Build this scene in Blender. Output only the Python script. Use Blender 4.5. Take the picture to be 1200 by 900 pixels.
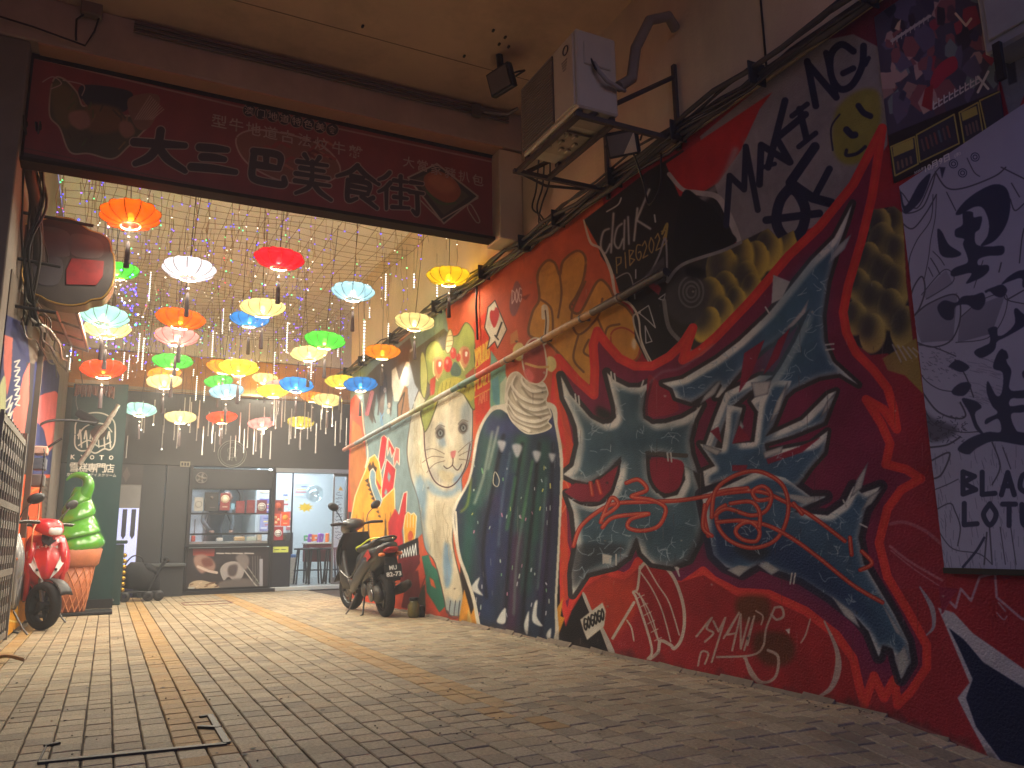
import bpy, math, random
import numpy as np
from mathutils import Vector, Matrix
for _o in list(bpy.data.objects): bpy.data.objects.remove(_o)
SC = bpy.context.scene; COL = SC.collection
rad = math.radians; PI = math.pi
LAMP, SHADE, SILK, TRANS, GLOW = 12, .34, .08, .15, 34   # lanterns: bulb, silk glow, silk reflectance, silk transmission, watts
FILL, NIGHT, EXPO = (.055, .05, .09, 1), 2.35, .55
SUN_E, SUN_R = -2.5, 180
HAZE = .012
# ---------------------------------------------------------------- camera
FPX, PITCH, YAW, ROLL, CAM_H = 930.0, rad(11.15), rad(26.75), rad(-.96), .80
_f = Vector((math.sin(YAW)*math.cos(PITCH), math.cos(YAW)*math.cos(PITCH), math.sin(PITCH)))
_r = Vector((math.cos(YAW), -math.sin(YAW), 0)); _u = _r.cross(_f)
CR = _r*math.cos(ROLL)+_u*math.sin(ROLL); CU = -_r*math.sin(ROLL)+_u*math.cos(ROLL); CF = _f
CO = Vector((0, 0, CAM_H))
cam_d = bpy.data.cameras.new('camera'); cam = bpy.data.objects.new('camera', cam_d); COL.objects.link(cam)
cam.matrix_world = Matrix(((CR.x, CU.x, -CF.x, CO.x), (CR.y, CU.y, -CF.y, CO.y), (CR.z, CU.z, -CF.z, CO.z), (0, 0, 0, 1)))
cam_d.sensor_width = 36; cam_d.lens = FPX*36/1200; cam_d.clip_start = .05; cam_d.clip_end = 500
SC.camera = cam
# ---------------------------------------------------------------- night sky, seen only through the open end behind the camera
W_ = bpy.data.worlds.new('World'); SC.world = W_; W_.use_nodes = True
_n = W_.node_tree.nodes; _l = W_.node_tree.links
_bg = _n.get('Background') or _n.new('ShaderNodeBackground')
_sky = _n.new('ShaderNodeTexSky'); _sky.sky_type = 'NISHITA'; _sky.sun_disc = False
_sky.sun_elevation = rad(SUN_E); _sky.sun_rotation = rad(SUN_R); _sky.air_density = 1.0; _sky.ozone_density = 3.0; _sky.dust_density = .3
_mix = _n.new('ShaderNodeMix'); _mix.data_type = 'RGBA'; _mix.blend_type = 'ADD'; _mix.inputs[0].default_value = 1   # plus an even fill, added to brighten the near end
_l.new(_sky.outputs[0], _mix.inputs[6]); _mix.inputs[7].default_value = FILL; _l.new(_mix.outputs[2], _bg.inputs[0]); _bg.inputs[1].default_value = NIGHT
SC.view_settings.view_transform = 'Standard'; SC.view_settings.look = 'None'; SC.view_settings.gamma = 1; SC.view_settings.exposure = EXPO
SC.cycles.use_denoising = True
try: SC.cycles.denoiser = 'OPENIMAGEDENOISE'
except Exception: pass
SC.cycles.max_bounces = 8; SC.cycles.diffuse_bounces = 5; SC.cycles.sample_clamp_indirect = 6; SC.cycles.caustics_reflective = False; SC.cycles.caustics_refractive = False
SC.cycles.use_light_tree = True
# ---------------------------------------------------------------- helpers
def ray(px, py): return CR*((px-600)/FPX)-CU*((py-450)/FPX)+CF
def on(px, py, axis, v):
    """the point of a real plane (axis = v) that the photograph shows at (px, py)"""
    d = ray(px, py); i = 'XYZ'.index(axis); return CO+d*((v-CO[i])/d[i])
def at(px, py, D): return CO+ray(px, py)*D
def to_px(P):
    d = P-np.array(CO); z = d@np.array(CF); return 600+FPX*(d@np.array(CR))/z, 450-FPX*(d@np.array(CU))/z
def tag(o, label=None, cat=None, group=None, kind=None):
    if label: o['label'] = label
    if cat: o['category'] = cat
    if group: o['group'] = group
    if kind: o['kind'] = kind
    return o
def thing(name, label, cat, loc=(0, 0, 0), rz=0, group=None):
    o = bpy.data.objects.new(name, None); COL.objects.link(o); o.location = loc; o.rotation_euler = (0, 0, rz); o.empty_display_size = .1
    return tag(o, label, cat, group)
def copy_tree(o, parent=None):
    c = o.copy(); COL.objects.link(c); c.parent = parent
    for ch in o.children: copy_tree(ch, c)
    return c
def srgb(c):
    return tuple((v/255/12.92 if v/255 <= .04045 else ((v/255+.055)/1.055)**2.4) for v in c)
class MB:
    def __init__(s): s.v = []; s.f = []; s.sm = []; s.mi = []
    def add(s, vs, fs, smooth=False, mi=0):
        n = len(s.v); s.v += [tuple(v) for v in vs]; s.f += [tuple(i+n for i in f) for f in fs]; s.sm += [smooth]*len(fs); s.mi += [mi]*len(fs); return s
    def box(s, c, d, rot=None, bev=0, mi=0):
        x, y, z = [k/2 for k in d]; b = min(bev, x*.9, y*.9, z*.9); M = rot if rot is not None else Matrix.Identity(3); c = Vector(c)
        if b <= 0:
            vs = [(i*x, j*y, k*z) for i in (-1, 1) for j in (-1, 1) for k in (-1, 1)]
            fs = [(0, 1, 3, 2), (4, 6, 7, 5), (0, 4, 5, 1), (2, 3, 7, 6), (0, 2, 6, 4), (1, 5, 7, 3)]
        else:
            vs = []; idx = {}
            for i in (-1, 1):
                for j in (-1, 1):
                    for k in (-1, 1):
                        for a in range(3):
                            q = [i*x, j*y, k*z]; q = [(q[t] if t == a else q[t]-(i, j, k)[t]*b) for t in range(3)]
                            idx[(i, j, k, a)] = len(vs); vs.append(tuple(q))
            fs = []
            for a in range(3):
                o = [t for t in range(3) if t != a]
                for sg in (-1, 1):
                    q = []
                    for m, n in ((-1, -1), (1, -1), (1, 1), (-1, 1)):
                        k = [0, 0, 0]; k[a] = sg; k[o[0]] = m; k[o[1]] = n; q.append(idx[(*k, a)])
                    fs.append(tuple(q))
            for a in range(3):
                o = [t for t in range(3) if t != a]
                for m in (-1, 1):
                    for n in (-1, 1):
                        k1 = [0, 0, 0]; k1[o[0]] = m; k1[o[1]] = n; k2 = list(k1); k1[a] = -1; k2[a] = 1
                        fs.append((idx[(*k1, o[0])], idx[(*k2, o[0])], idx[(*k2, o[1])], idx[(*k1, o[1])]))
            for i in (-1, 1):
                for j in (-1, 1):
                    for k in (-1, 1): fs.append(tuple(idx[(i, j, k, a)] for a in range(3)))
        return s.add([c+M @ Vector(v) for v in vs], fs, False, mi)
    def tube(s, pts, r, seg=8, caps=True, flat=1.0, mi=0, closed=False, ridge=0):
        P = [Vector(p) for p in pts]; n = len(P); R = [r]*n if not isinstance(r, (list, tuple)) else list(r)
        vs = []; fs = []; up = None
        for i in range(n):
            if closed: t = (P[(i+1) % n]-P[i-1])
            else: t = (P[min(i+1, n-1)]-P[max(i-1, 0)])
            t.normalize()
            if up is None: up = Vector((0, 0, 1)) if abs(t.z) < .9 else Vector((1, 0, 0))
            a = t.cross(up); 
            if a.length < 1e-5: a = t.cross(Vector((0, 1, .1)))
            a.normalize(); b = a.cross(t).normalized(); up = b
            for k in range(seg):
                th = 2*PI*k/seg; q_ = 1+ridge*max(0, math.cos(th+.5))**5; vs.append(P[i]+a*(R[i]*q_*math.cos(th))+b*(R[i]*q_*flat*math.sin(th)))
        for i in range(n if closed else n-1):
            j = (i+1) % n
            for k in range(seg): fs.append((i*seg+k, i*seg+(k+1) % seg, j*seg+(k+1) % seg, j*seg+k))
        s.add(vs, fs, seg > 4, mi)
        if caps and not closed: s.add(vs[:seg], [tuple(range(seg))[::-1]], False, mi); s.add(vs[-seg:], [tuple(range(seg))], False, mi)
        return s
    def lathe(s, prof, c=(0, 0, 0), axis='Z', seg=24, scallop=0, lobes=12, mi=0, rot=None):
        vs = []; fs = []; c = Vector(c); n = len(prof)
        for i, (r, z) in enumerate(prof):
            for k in range(seg):
                th = 2*PI*k/seg; rr = r*(1-scallop*(1-abs(math.cos(th*lobes/2)))*(1 if 0 < i < n-1 else 0)) if scallop >= 0 else r*(1+scallop*abs(math.cos(th*lobes/2)))
                x, y = rr*math.cos(th), rr*math.sin(th)
                q = Vector((x, y, z)) if axis == 'Z' else (Vector((x, z, y)) if axis == 'Y' else Vector((z, x, y)))
                if rot is not None: q = rot @ q
                vs.append(c+q)
        for i in range(n-1):
            for k in range(seg): fs.append((i*seg+k, i*seg+(k+1) % seg, (i+1)*seg+(k+1) % seg, (i+1)*seg+k))
        return s.add(vs, fs, True, mi)
    def loft(s, secs, seg=16, axis='X', caps=True, mi=0):
        """secs: (t, cy, cz, half_y, half_z, power) superellipse rings along an axis"""
        vs = []; fs = []
        for t, cy, cz, hy, hz, pw in secs:
            for k in range(seg):
                th = 2*PI*(k+.5)/seg; a, b = math.cos(th), math.sin(th)
                y = cy+hy*math.copysign(abs(a)**(2/pw), a); z = cz+hz*math.copysign(abs(b)**(2/pw), b)
                vs.append((t, y, z) if axis == 'X' else ((y, t, z) if axis == 'Y' else (y, z, t)))
        m = len(secs)
        for i in range(m-1):
            for k in range(seg): fs.append((i*seg+k, i*seg+(k+1) % seg, (i+1)*seg+(k+1) % seg, (i+1)*seg+k))
        if caps: fs.append(tuple(range(seg))[::-1]); fs.append(tuple(range((m-1)*seg, m*seg)))
        return s.add(vs, fs, True, mi)
    def prism(s, outline, d, o=(0, 0, 0), u=(1, 0, 0), v=(0, 0, 1), mi=0, smooth=False):
        """outline (a, b) in the plane (u, v) at o, pushed by vector d"""
        o, u, v, d = Vector(o), Vector(u), Vector(v), Vector(d); n = len(outline)
        A = [o+u*a+v*b for a, b in outline]; B = [p+d for p in A]
        s.add(A+B, [tuple(range(n)), tuple(range(n, 2*n))[::-1]]+[(i, (i+1) % n, (i+1) % n+n, i+n) for i in range(n)], smooth, mi)
        return s
    def grid(s, f, nu, nv, mi=0, smooth=True):
        s.add([f(i/nu, j/nv) for j in range(nv+1) for i in range(nu+1)], [(j*(nu+1)+i, j*(nu+1)+i+1, (j+1)*(nu+1)+i+1, (j+1)*(nu+1)+i) for j in range(nv) for i in range(nu)], smooth, mi); return s
    def mesh(s, name, mats):
        me = bpy.data.meshes.new(name); me.from_pydata(s.v, [], s.f); me.polygons.foreach_set('use_smooth', s.sm)
        for m in (mats if isinstance(mats, (list, tuple)) else [mats]): me.materials.append(m)
        if any(s.mi): me.polygons.foreach_set('material_index', s.mi)
        me.update(); return me
    def build(s, name, mats, parent=None, **kw):
        o = bpy.data.objects.new(name, s.mesh(name, mats)); COL.objects.link(o); o.parent = parent
        return tag(o, **kw)
def solidify(o, t, off=0):
    m = o.modifiers.new('thickness', 'SOLIDIFY'); m.thickness = t; m.offset = off; return o
def uvmap(o, fn):
    me = o.data; uv = me.uv_layers.new(name='print'); co = me.vertices; lp = me.loops
    for i, l in enumerate(lp): uv.data[i].uv = fn(co[l.vertex_index].co)
# ---------------------------------------------------------------- materials
MATS = {}
def mat(key, col, rough=.6, metal=0, var=.12, vs=6, bump=0, bs=60, spec=.5, coat=0, stain=0, streak=0, alpha=1):
    if key in MATS: return MATS[key]
    m = bpy.data.materials.new(key); m.use_nodes = True; N = m.node_tree.nodes; K = m.node_tree.links; b = N['Principled BSDF']
    b.inputs['Roughness'].default_value = rough; b.inputs['Metallic'].default_value = metal; b.inputs['Specular IOR Level'].default_value = spec
    b.inputs['Coat Weight'].default_value = coat; b.inputs['Alpha'].default_value = alpha
    c = srgb(col); tc = N.new('ShaderNodeTexCoord'); geo = N.new('ShaderNodeNewGeometry'); vec = geo.outputs['Position']
    nz = N.new('ShaderNodeTexNoise'); nz.inputs['Scale'].default_value = vs; nz.inputs['Detail'].default_value = 6; nz.inputs['Roughness'].default_value = .6; K.new(vec, nz.inputs['Vector'])
    rp = N.new('ShaderNodeValToRGB'); rp.color_ramp.elements[0].position = .3; rp.color_ramp.elements[1].position = .72
    rp.color_ramp.elements[0].color = (*[k*(1-var) for k in c], 1); rp.color_ramp.elements[1].color = (*[min(1, k*(1+var)) for k in c], 1)
    K.new(nz.outputs['Fac'], rp.inputs['Fac']); out = rp.outputs['Color']
    if stain:
        n2 = N.new('ShaderNodeTexNoise'); n2.inputs['Scale'].default_value = 1.3; n2.inputs['Detail'].default_value = 8; n2.inputs['Roughness'].default_value = .7
        mp = N.new('ShaderNodeMapping'); mp.inputs['Scale'].default_value = (1, 1, .35 if streak else 1); K.new(vec, mp.inputs['Vector']); K.new(mp.outputs[0], n2.inputs['Vector'])
        r2 = N.new('ShaderNodeValToRGB'); r2.color_ramp.elements[0].position = .46; r2.color_ramp.elements[1].position = .68; K.new(n2.outputs['Fac'], r2.inputs['Fac'])
        mu = N.new('ShaderNodeMath'); mu.operation = 'MULTIPLY'; mu.inputs[1].default_value = stain; K.new(r2.outputs['Color'], mu.inputs[0])
        mx = N.new('ShaderNodeMix'); mx.data_type = 'RGBA'; K.new(mu.outputs[0], mx.inputs[0]); K.new(out, mx.inputs[6]); mx.inputs[7].default_value = (*[k*.45 for k in c], 1); out = mx.outputs[2]
    K.new(out, b.inputs['Base Color'])
    if bump:
        n3 = N.new('ShaderNodeTexNoise'); n3.inputs['Scale'].default_value = bs; n3.inputs['Detail'].default_value = 5; K.new(vec, n3.inputs['Vector'])
        bp = N.new('ShaderNodeBump'); bp.inputs['Strength'].default_value = bump; bp.inputs['Distance'].default_value = .01; K.new(n3.outputs['Fac'], bp.inputs['Height']); K.new(bp.outputs[0], b.inputs['Normal'])
    MATS[key] = m; return m
def emat(key, col, st, sample=True):
    if key in MATS: return MATS[key]
    m = bpy.data.materials.new(key); m.use_nodes = True; b = m.node_tree.nodes['Principled BSDF']
    b.inputs['Base Color'].default_value = (*srgb(col), 1); b.inputs['Emission Color'].default_value = (*srgb(col), 1); b.inputs['Emission Strength'].default_value = st; b.inputs['Roughness'].default_value = .4
    if not sample: m.cycles.emission_sampling = 'NONE'
    MATS[key] = m; return m
def glass(key, col=(225, 235, 235), alpha=.14, rough=.05):
    if key in MATS: return MATS[key]
    m = bpy.data.materials.new(key); m.use_nodes = True; N = m.node_tree.nodes; K = m.node_tree.links
    for n in list(N): N.remove(n)
    o = N.new('ShaderNodeOutputMaterial'); mx = N.new('ShaderNodeMixShader'); t = N.new('ShaderNodeBsdfTransparent'); g = N.new('ShaderNodeBsdfGlossy')
    g.inputs['Color'].default_value = (*srgb(col), 1); g.inputs['Roughness'].default_value = rough; mx.inputs[0].default_value = alpha
    K.new(t.outputs[0], mx.inputs[1]); K.new(g.outputs[0], mx.inputs[2]); K.new(mx.outputs[0], o.inputs[0]); MATS[key] = m; return m
def print_mat(key, C, o, u, v, wu, wv, nu, nv, rough=.55, wear=.25, bump=.15, spec=.4, project=True):
    """resample a paint canvas into a wall's own metres (origin o, axes u, v) and wear it a little"""
    if project:
        U, V = np.meshgrid((np.arange(nu)+.5)/nu*wu, (np.arange(nv)+.5)/nv*wv)
        P = np.array(o)[None, None]+U[..., None]*np.array(u)+V[..., None]*np.array(v)
        d = P-np.array(CO); z = np.maximum(d@np.array(CF), .3)
        A = C.sample(600+FPX*(d@np.array(CR))/z, 450-FPX*(d@np.array(CU))/z)
    else: A = C.a[::-1]; nv, nu = A.shape[:2]
    im = bpy.data.images.new(key, nu, nv); px = np.ones((nv, nu, 4), np.float32); px[..., :3] = A; im.pixels.foreach_set(px.ravel()); im.pack()
    m = bpy.data.materials.new(key); m.use_nodes = True; N = m.node_tree.nodes; K = m.node_tree.links; b = N['Principled BSDF']; b.inputs['Roughness'].default_value = rough; b.inputs['Specular IOR Level'].default_value = spec
    t = N.new('ShaderNodeTexImage'); t.image = im; t.extension = 'EXTEND'; uvn = N.new('ShaderNodeUVMap'); uvn.uv_map = 'print'; K.new(uvn.outputs[0], t.inputs[0])
    geo = N.new('ShaderNodeNewGeometry'); nz = N.new('ShaderNodeTexNoise'); nz.inputs['Scale'].default_value = 3; nz.inputs['Detail'].default_value = 9; nz.inputs['Roughness'].default_value = .7; K.new(geo.outputs['Position'], nz.inputs['Vector'])
    rp = N.new('ShaderNodeValToRGB'); rp.color_ramp.elements[0].position = .35; rp.color_ramp.elements[1].position = .7; rp.color_ramp.elements[0].color = (1-wear, 1-wear, 1-wear, 1); rp.color_ramp.elements[1].color = (1, 1, 1, 1); K.new(nz.outputs['Fac'], rp.inputs[0])
    mx = N.new('ShaderNodeMix'); mx.data_type = 'RGBA'; mx.blend_type = 'MULTIPLY'; mx.inputs[0].default_value = 1; K.new(t.outputs[0], mx.inputs[6]); K.new(rp.outputs[0], mx.inputs[7]); K.new(mx.outputs[2], b.inputs['Base Color'])
    n3 = N.new('ShaderNodeTexNoise'); n3.inputs['Scale'].default_value = 90; n3.inputs['Detail'].default_value = 6; K.new(geo.outputs['Position'], n3.inputs['Vector'])
    bp = N.new('ShaderNodeBump'); bp.inputs['Strength'].default_value = bump; bp.inputs['Distance'].default_value = .01; K.new(n3.outputs['Fac'], bp.inputs['Height']); K.new(bp.outputs[0], b.inputs['Normal'])
    MATS[key] = m; return m
def text_mesh(s, bold=.0):
    c = bpy.data.curves.new('lettering', 'FONT'); c.body = s; c.resolution_u = 2; c.offset = bold; c.align_x = 'CENTER'
    o = bpy.data.objects.new('lettering', c); COL.objects.link(o)
    me = bpy.data.meshes.new_from_object(o.evaluated_get(bpy.context.evaluated_depsgraph_get())); bpy.data.objects.remove(o)
    return me
def lettering(s, p, u, v, h, m, parent, width=None, bold=.0, name='lettering', depth=0, slant=0):
    """flat letters centred on p, reading along u, up along v, cap height about h"""
    me = text_mesh(s, bold); n = len(me.vertices)
    if not n: return None
    co = np.empty(n*3); me.vertices.foreach_get('co', co); co = co.reshape(-1, 3)
    lo, hi = co.min(0), co.max(0); k = h/(hi[1]-lo[1]); ku = k if width is None else width/(hi[0]-lo[0])
    u, v = np.array(Vector(u).normalized()), np.array(Vector(v).normalized())
    a = (co[:, 0]-(lo[0]+hi[0])/2)*ku; b = (co[:, 1]-(lo[1]+hi[1])/2)*k; a = a+b*slant
    w = np.array(p)[None]+a[:, None]*u+b[:, None]*v
    me.vertices.foreach_set('co', w.ravel()); me.materials.clear(); me.materials.append(m); me.update()
    o = bpy.data.objects.new(name, me); COL.objects.link(o); o.parent = parent
    return o
# ---------------------------------------------------------------- paint canvas (flat print on walls)
class Canvas:
    """Paints polygons and brush strokes; later resampled into a wall's own metres."""
    def __init__(s, x0, y0, x1, y1, S, base):
        s.x0, s.y0, s.S = x0, y0, S
        s.W, s.H = int((x1-x0)*S), int((y1-y0)*S)
        s.a = np.empty((s.H, s.W, 3), np.float32); s.a[:] = np.array(base, np.float32)/255
        s.clip = None
    def _box(s, m, r):
        r = int(r)
        if r < 1: return m
        for ax in (0, 1):
            p = [(0, 0), (0, 0)]; p[ax] = (r+1, r)
            c = np.cumsum(np.pad(m, p, mode='edge'), axis=ax, dtype=np.float64)
            n = m.shape[ax]
            m = ((c[2*r+1:2*r+1+n]-c[:n]) if ax == 0 else (c[:, 2*r+1:2*r+1+n]-c[:, :n]))/(2*r+1)
        return m.astype(np.float32)
    def blur(s, m, r):
        for _ in range(2): m = s._box(m, r)
        return m
    def win(s, xs, ys, pad):
        c0 = max(0, int(min(xs)-pad)); c1 = min(s.W, int(max(xs)+pad)+2)
        r0 = max(0, int(min(ys)-pad)); r1 = min(s.H, int(max(ys)+pad)+2)
        return c0, r0, c1, r1
    def mask(s, pts, smooth=False, pad=0):
        if smooth: pts = spline(pts, True)
        p = [((x-s.x0)*s.S, (y-s.y0)*s.S) for x, y in pts]
        c0, r0, c1, r1 = s.win([q[0] for q in p], [q[1] for q in p], pad+3)
        if c1 <= c0+1 or r1 <= r0+1: return None
        m = np.zeros((r1-r0, c1-c0), bool); cols = np.arange(c0, c1)+.5
        for (xa, ya), (xb, yb) in zip(p, p[1:]+p[:1]):
            if ya == yb: continue
            if ya > yb: xa, ya, xb, yb = xb, yb, xa, ya
            a = max(r0, int(math.ceil(ya-.5))); b = min(r1, int(math.ceil(yb-.5)))
            if b <= a: continue
            rr = np.arange(a, b)+.5
            xi = xa+(rr-ya)*(xb-xa)/(yb-ya)
            m[a-r0:b-r0] ^= cols[None, :] > xi[:, None]
        return m.astype(np.float32), (c0, r0, c1, r1)
    def put(s, m, w, col, al=1.0):
        c0, r0, c1, r1 = w
        if s.clip is not None: m = m*s.clip[r0:r1, c0:c1]
        m = (m*al)[..., None]
        s.a[r0:r1, c0:c1] = s.a[r0:r1, c0:c1]*(1-m)+(np.array(col, np.float32)/255)*m
    def P(s, pts, col, smooth=False, blur=0, al=1.0):
        b = max(1, int(blur*s.S))
        q = s.mask(pts, smooth, b*3)
        if q: s.put(s.blur(q[0], b) if blur else s._box(q[0], 1), q[1], col, al)
    def G(s, pts, core, edge, r=6, smooth=False, al=1.0, hard=1.0, bev=0):
        """airbrushed piece: core colour inside, edge colour round the rim"""
        b = int(r*s.S); q = s.mask(pts, smooth, b*2+4)
        if not q: return
        m, w = q; k = np.clip((s.blur(m, b)-.5)*2*hard, 0, 1)[..., None]
        c0, r0, c1, r1 = w
        col = np.array(core, np.float32)/255*k+np.array(edge, np.float32)/255*(1-k)
        if bev:
            g_ = s.blur(m, int(bev*s.S)); n_ = int(bev*s.S*1.3); d_ = (g_-np.roll(np.roll(g_, n_, 0), n_, 1))[..., None]
            hi, lo = np.clip(d_*2.2-.15, 0, 1), np.clip(-d_*2.0-.2, 0, 1)
            col = col*(1-hi)+np.array((.93, .93, .90))*hi; col = col*(1-lo*.8)+np.array((.10, .12, .20))*lo*.8
        mm = (s._box(m, 1)*al)
        if s.clip is not None: mm = mm*s.clip[r0:r1, c0:c1]
        mm = mm[..., None]
        s.a[r0:r1, c0:c1] = s.a[r0:r1, c0:c1]*(1-mm)+col*mm
    def L(s, pts, w, col, smooth=True, closed=False, blur=0, al=1.0, taper=False):
        """brush stroke of width w (a number, or a list of widths along it)"""
        n0 = len(pts)
        ws = [w]*n0 if not isinstance(w, (list, tuple)) else list(w)
        q = [(x, y, k) for (x, y), k in zip(pts, ws)]
        if smooth and n0 > 2: q = spline(q, closed)
        elif closed: q = q+[q[0]]
        n = len(q)
        if taper: q = [(x, y, k*max(.12, min(1, 2.6*math.sin(math.pi*(i+.5)/n)))) for i, (x, y, k) in enumerate(q)]
        P_ = [((x-s.x0)*s.S, (y-s.y0)*s.S, k*s.S/2) for x, y, k in q]
        mw = max(k for _, _, k in P_); bl = int(blur*s.S)
        c0, r0, c1, r1 = s.win([p[0] for p in P_], [p[1] for p in P_], mw+2+3*bl)
        if c1 <= c0+1 or r1 <= r0+1: return
        M = np.zeros((r1-r0, c1-c0), np.float32)
        for (xa, ya, ka), (xb, yb, kb) in zip(P_, P_[1:]):
            k = max(ka, kb)+1.5
            a0 = max(c0, int(min(xa, xb)-k)); a1 = min(c1, int(max(xa, xb)+k)+2)
            b0 = max(r0, int(min(ya, yb)-k)); b1 = min(r1, int(max(ya, yb)+k)+2)
            if a1 <= a0 or b1 <= b0: continue
            X = np.arange(a0, a1)[None, :]+.5; Y = np.arange(b0, b1)[:, None]+.5
            dx, dy = xb-xa, yb-ya; L2 = dx*dx+dy*dy+1e-9
            t = np.clip(((X-xa)*dx+(Y-ya)*dy)/L2, 0, 1)
            d = np.hypot(X-xa-t*dx, Y-ya-t*dy)
            v = np.clip((ka+(kb-ka)*t)-d+.5, 0, 1)
            sub = M[b0-r0:b1-r0, a0-c0:a1-c0]; np.maximum(sub, v, out=sub)
        if bl: M = s.blur(M, bl)
        s.put(M, (c0, r0, c1, r1), col, al)
    def cliptoo(s, pts, smooth=False):
        if pts is None: s.clip = None; return
        q = s.mask(pts, smooth); s.clip = np.zeros((s.H, s.W), np.float32)
        if q:
            c0, r0, c1, r1 = q[1]; s.clip[r0:r1, c0:c1] = s._box(q[0], 1)
    def sample(s, px, py):
        u = np.clip((px-s.x0)*s.S-.5, 0, s.W-1.001); v = np.clip((py-s.y0)*s.S-.5, 0, s.H-1.001)
        i = u.astype(int); j = v.astype(int); fu = (u-i)[..., None]; fv = (v-j)[..., None]
        A = s.a
        return (A[j, i]*(1-fu)+A[j, i+1]*fu)*(1-fv)+(A[j+1, i]*(1-fu)+A[j+1, i+1]*fu)*fv

def spline(p, closed=False, n=7):
    p = [tuple(map(float, q)) for q in p]
    N = len(p)
    if N < 3: return p
    out = []
    rng = range(N) if closed else range(N-1)
    for i in rng:
        if closed: a, b, c, d = p[i-1], p[i], p[(i+1) % N], p[(i+2) % N]
        else: a, b, c, d = p[max(i-1, 0)], p[i], p[i+1], p[min(i+2, N-1)]
        for k in range(n):
            t = k/n
            out.append(tuple(.5*((2*b[j])+(-a[j]+c[j])*t+(2*a[j]-5*b[j]+4*c[j]-d[j])*t*t+(-a[j]+3*b[j]-3*c[j]+d[j])*t**3) for j in range(len(b))))
    if not closed: out.append(p[-1])
    return out
def hand(C, w, x, y, dx, dy, h, col, wd=1.5, sk=0):
    F_ = {'Y': [[(0, 0), (.5, .5)], [(1, 0), (.3, 1)]], 'O': [[(.5, 0), (0, .5), (.5, 1), (1, .5), (.5, 0)]], 'U': [[(0, 0), (.1, .9), (.8, .9), (1, 0)]], 'N': [[(0, 1), (0, 0), (1, 1), (1, 0)]], 'G': [[(1, .1), (.3, 0), (0, .6), (.5, 1), (1, .8), (.9, .5), (.5, .5)]],
          'P': [[(0, 1), (0, 0)], [(0, 0), (1, .15), (.9, .5), (0, .55)]], 'L': [[(0, 0), (0, 1), (1, .95)]], 'A': [[(0, 1), (.5, 0), (1, 1)], [(.2, .6), (.8, .6)]], 'Z': [[(0, 0), (1, 0), (0, 1), (1, 1)]], 'I': [[(.5, 0), (.5, 1)]], 'M': [[(0, 1), (.1, 0), (.5, .7), (.9, 0), (1, 1)]],
          'K': [[(0, 0), (0, 1)], [(1, 0), (0, .5), (1, 1)]], 'F': [[(0, 1), (0, 0), (1, 0)], [(0, .5), (.8, .5)]], 'D': [[(0, 0), (0, 1), (1, .7), (.9, .2), (0, 0)]], 'R': [[(0, 1), (0, 0), (.9, .2), (0, .5), (1, 1)]], 'B': [[(0, 0), (0, 1), (1, .8), (0, .5), (.9, .2), (0, 0)]], 'S': [[(1, .1), (0, .2), (.9, .7), (0, 1)]],
          'E': [[(1, 0), (0, 0), (0, 1), (1, 1)], [(0, .5), (.8, .5)]], 'V': [[(0, 0), (.4, 1), (1, 0)]], '2': [[(0, .2), (.6, 0), (.9, .4), (0, 1), (1, 1)]], '0': [[(.5, 0), (0, .5), (.5, 1), (1, .5), (.5, 0)]], '3': [[(0, 0), (1, .1), (.3, .5), (1, .8), (0, 1)]], 'C': [[(1, .1), (.2, .1), (0, .7), (1, 1)]], 'T': [[(0, 0), (1, 0)], [(.5, 0), (.5, 1)]], ' ': [], '8': [[(.5, 0), (0, .25), (1, .7), (.5, 1), (0, .7), (1, .25), (.5, 0)]]}
    for i, ch in enumerate(w):
        for st in F_.get(ch, []): C.L([(x+i*dx+a*dx*.75+b*sk, y+i*dy+a*dy*.75+b*h) for a, b in st], wd, col, ch in 'OUG0SC8')
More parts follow.
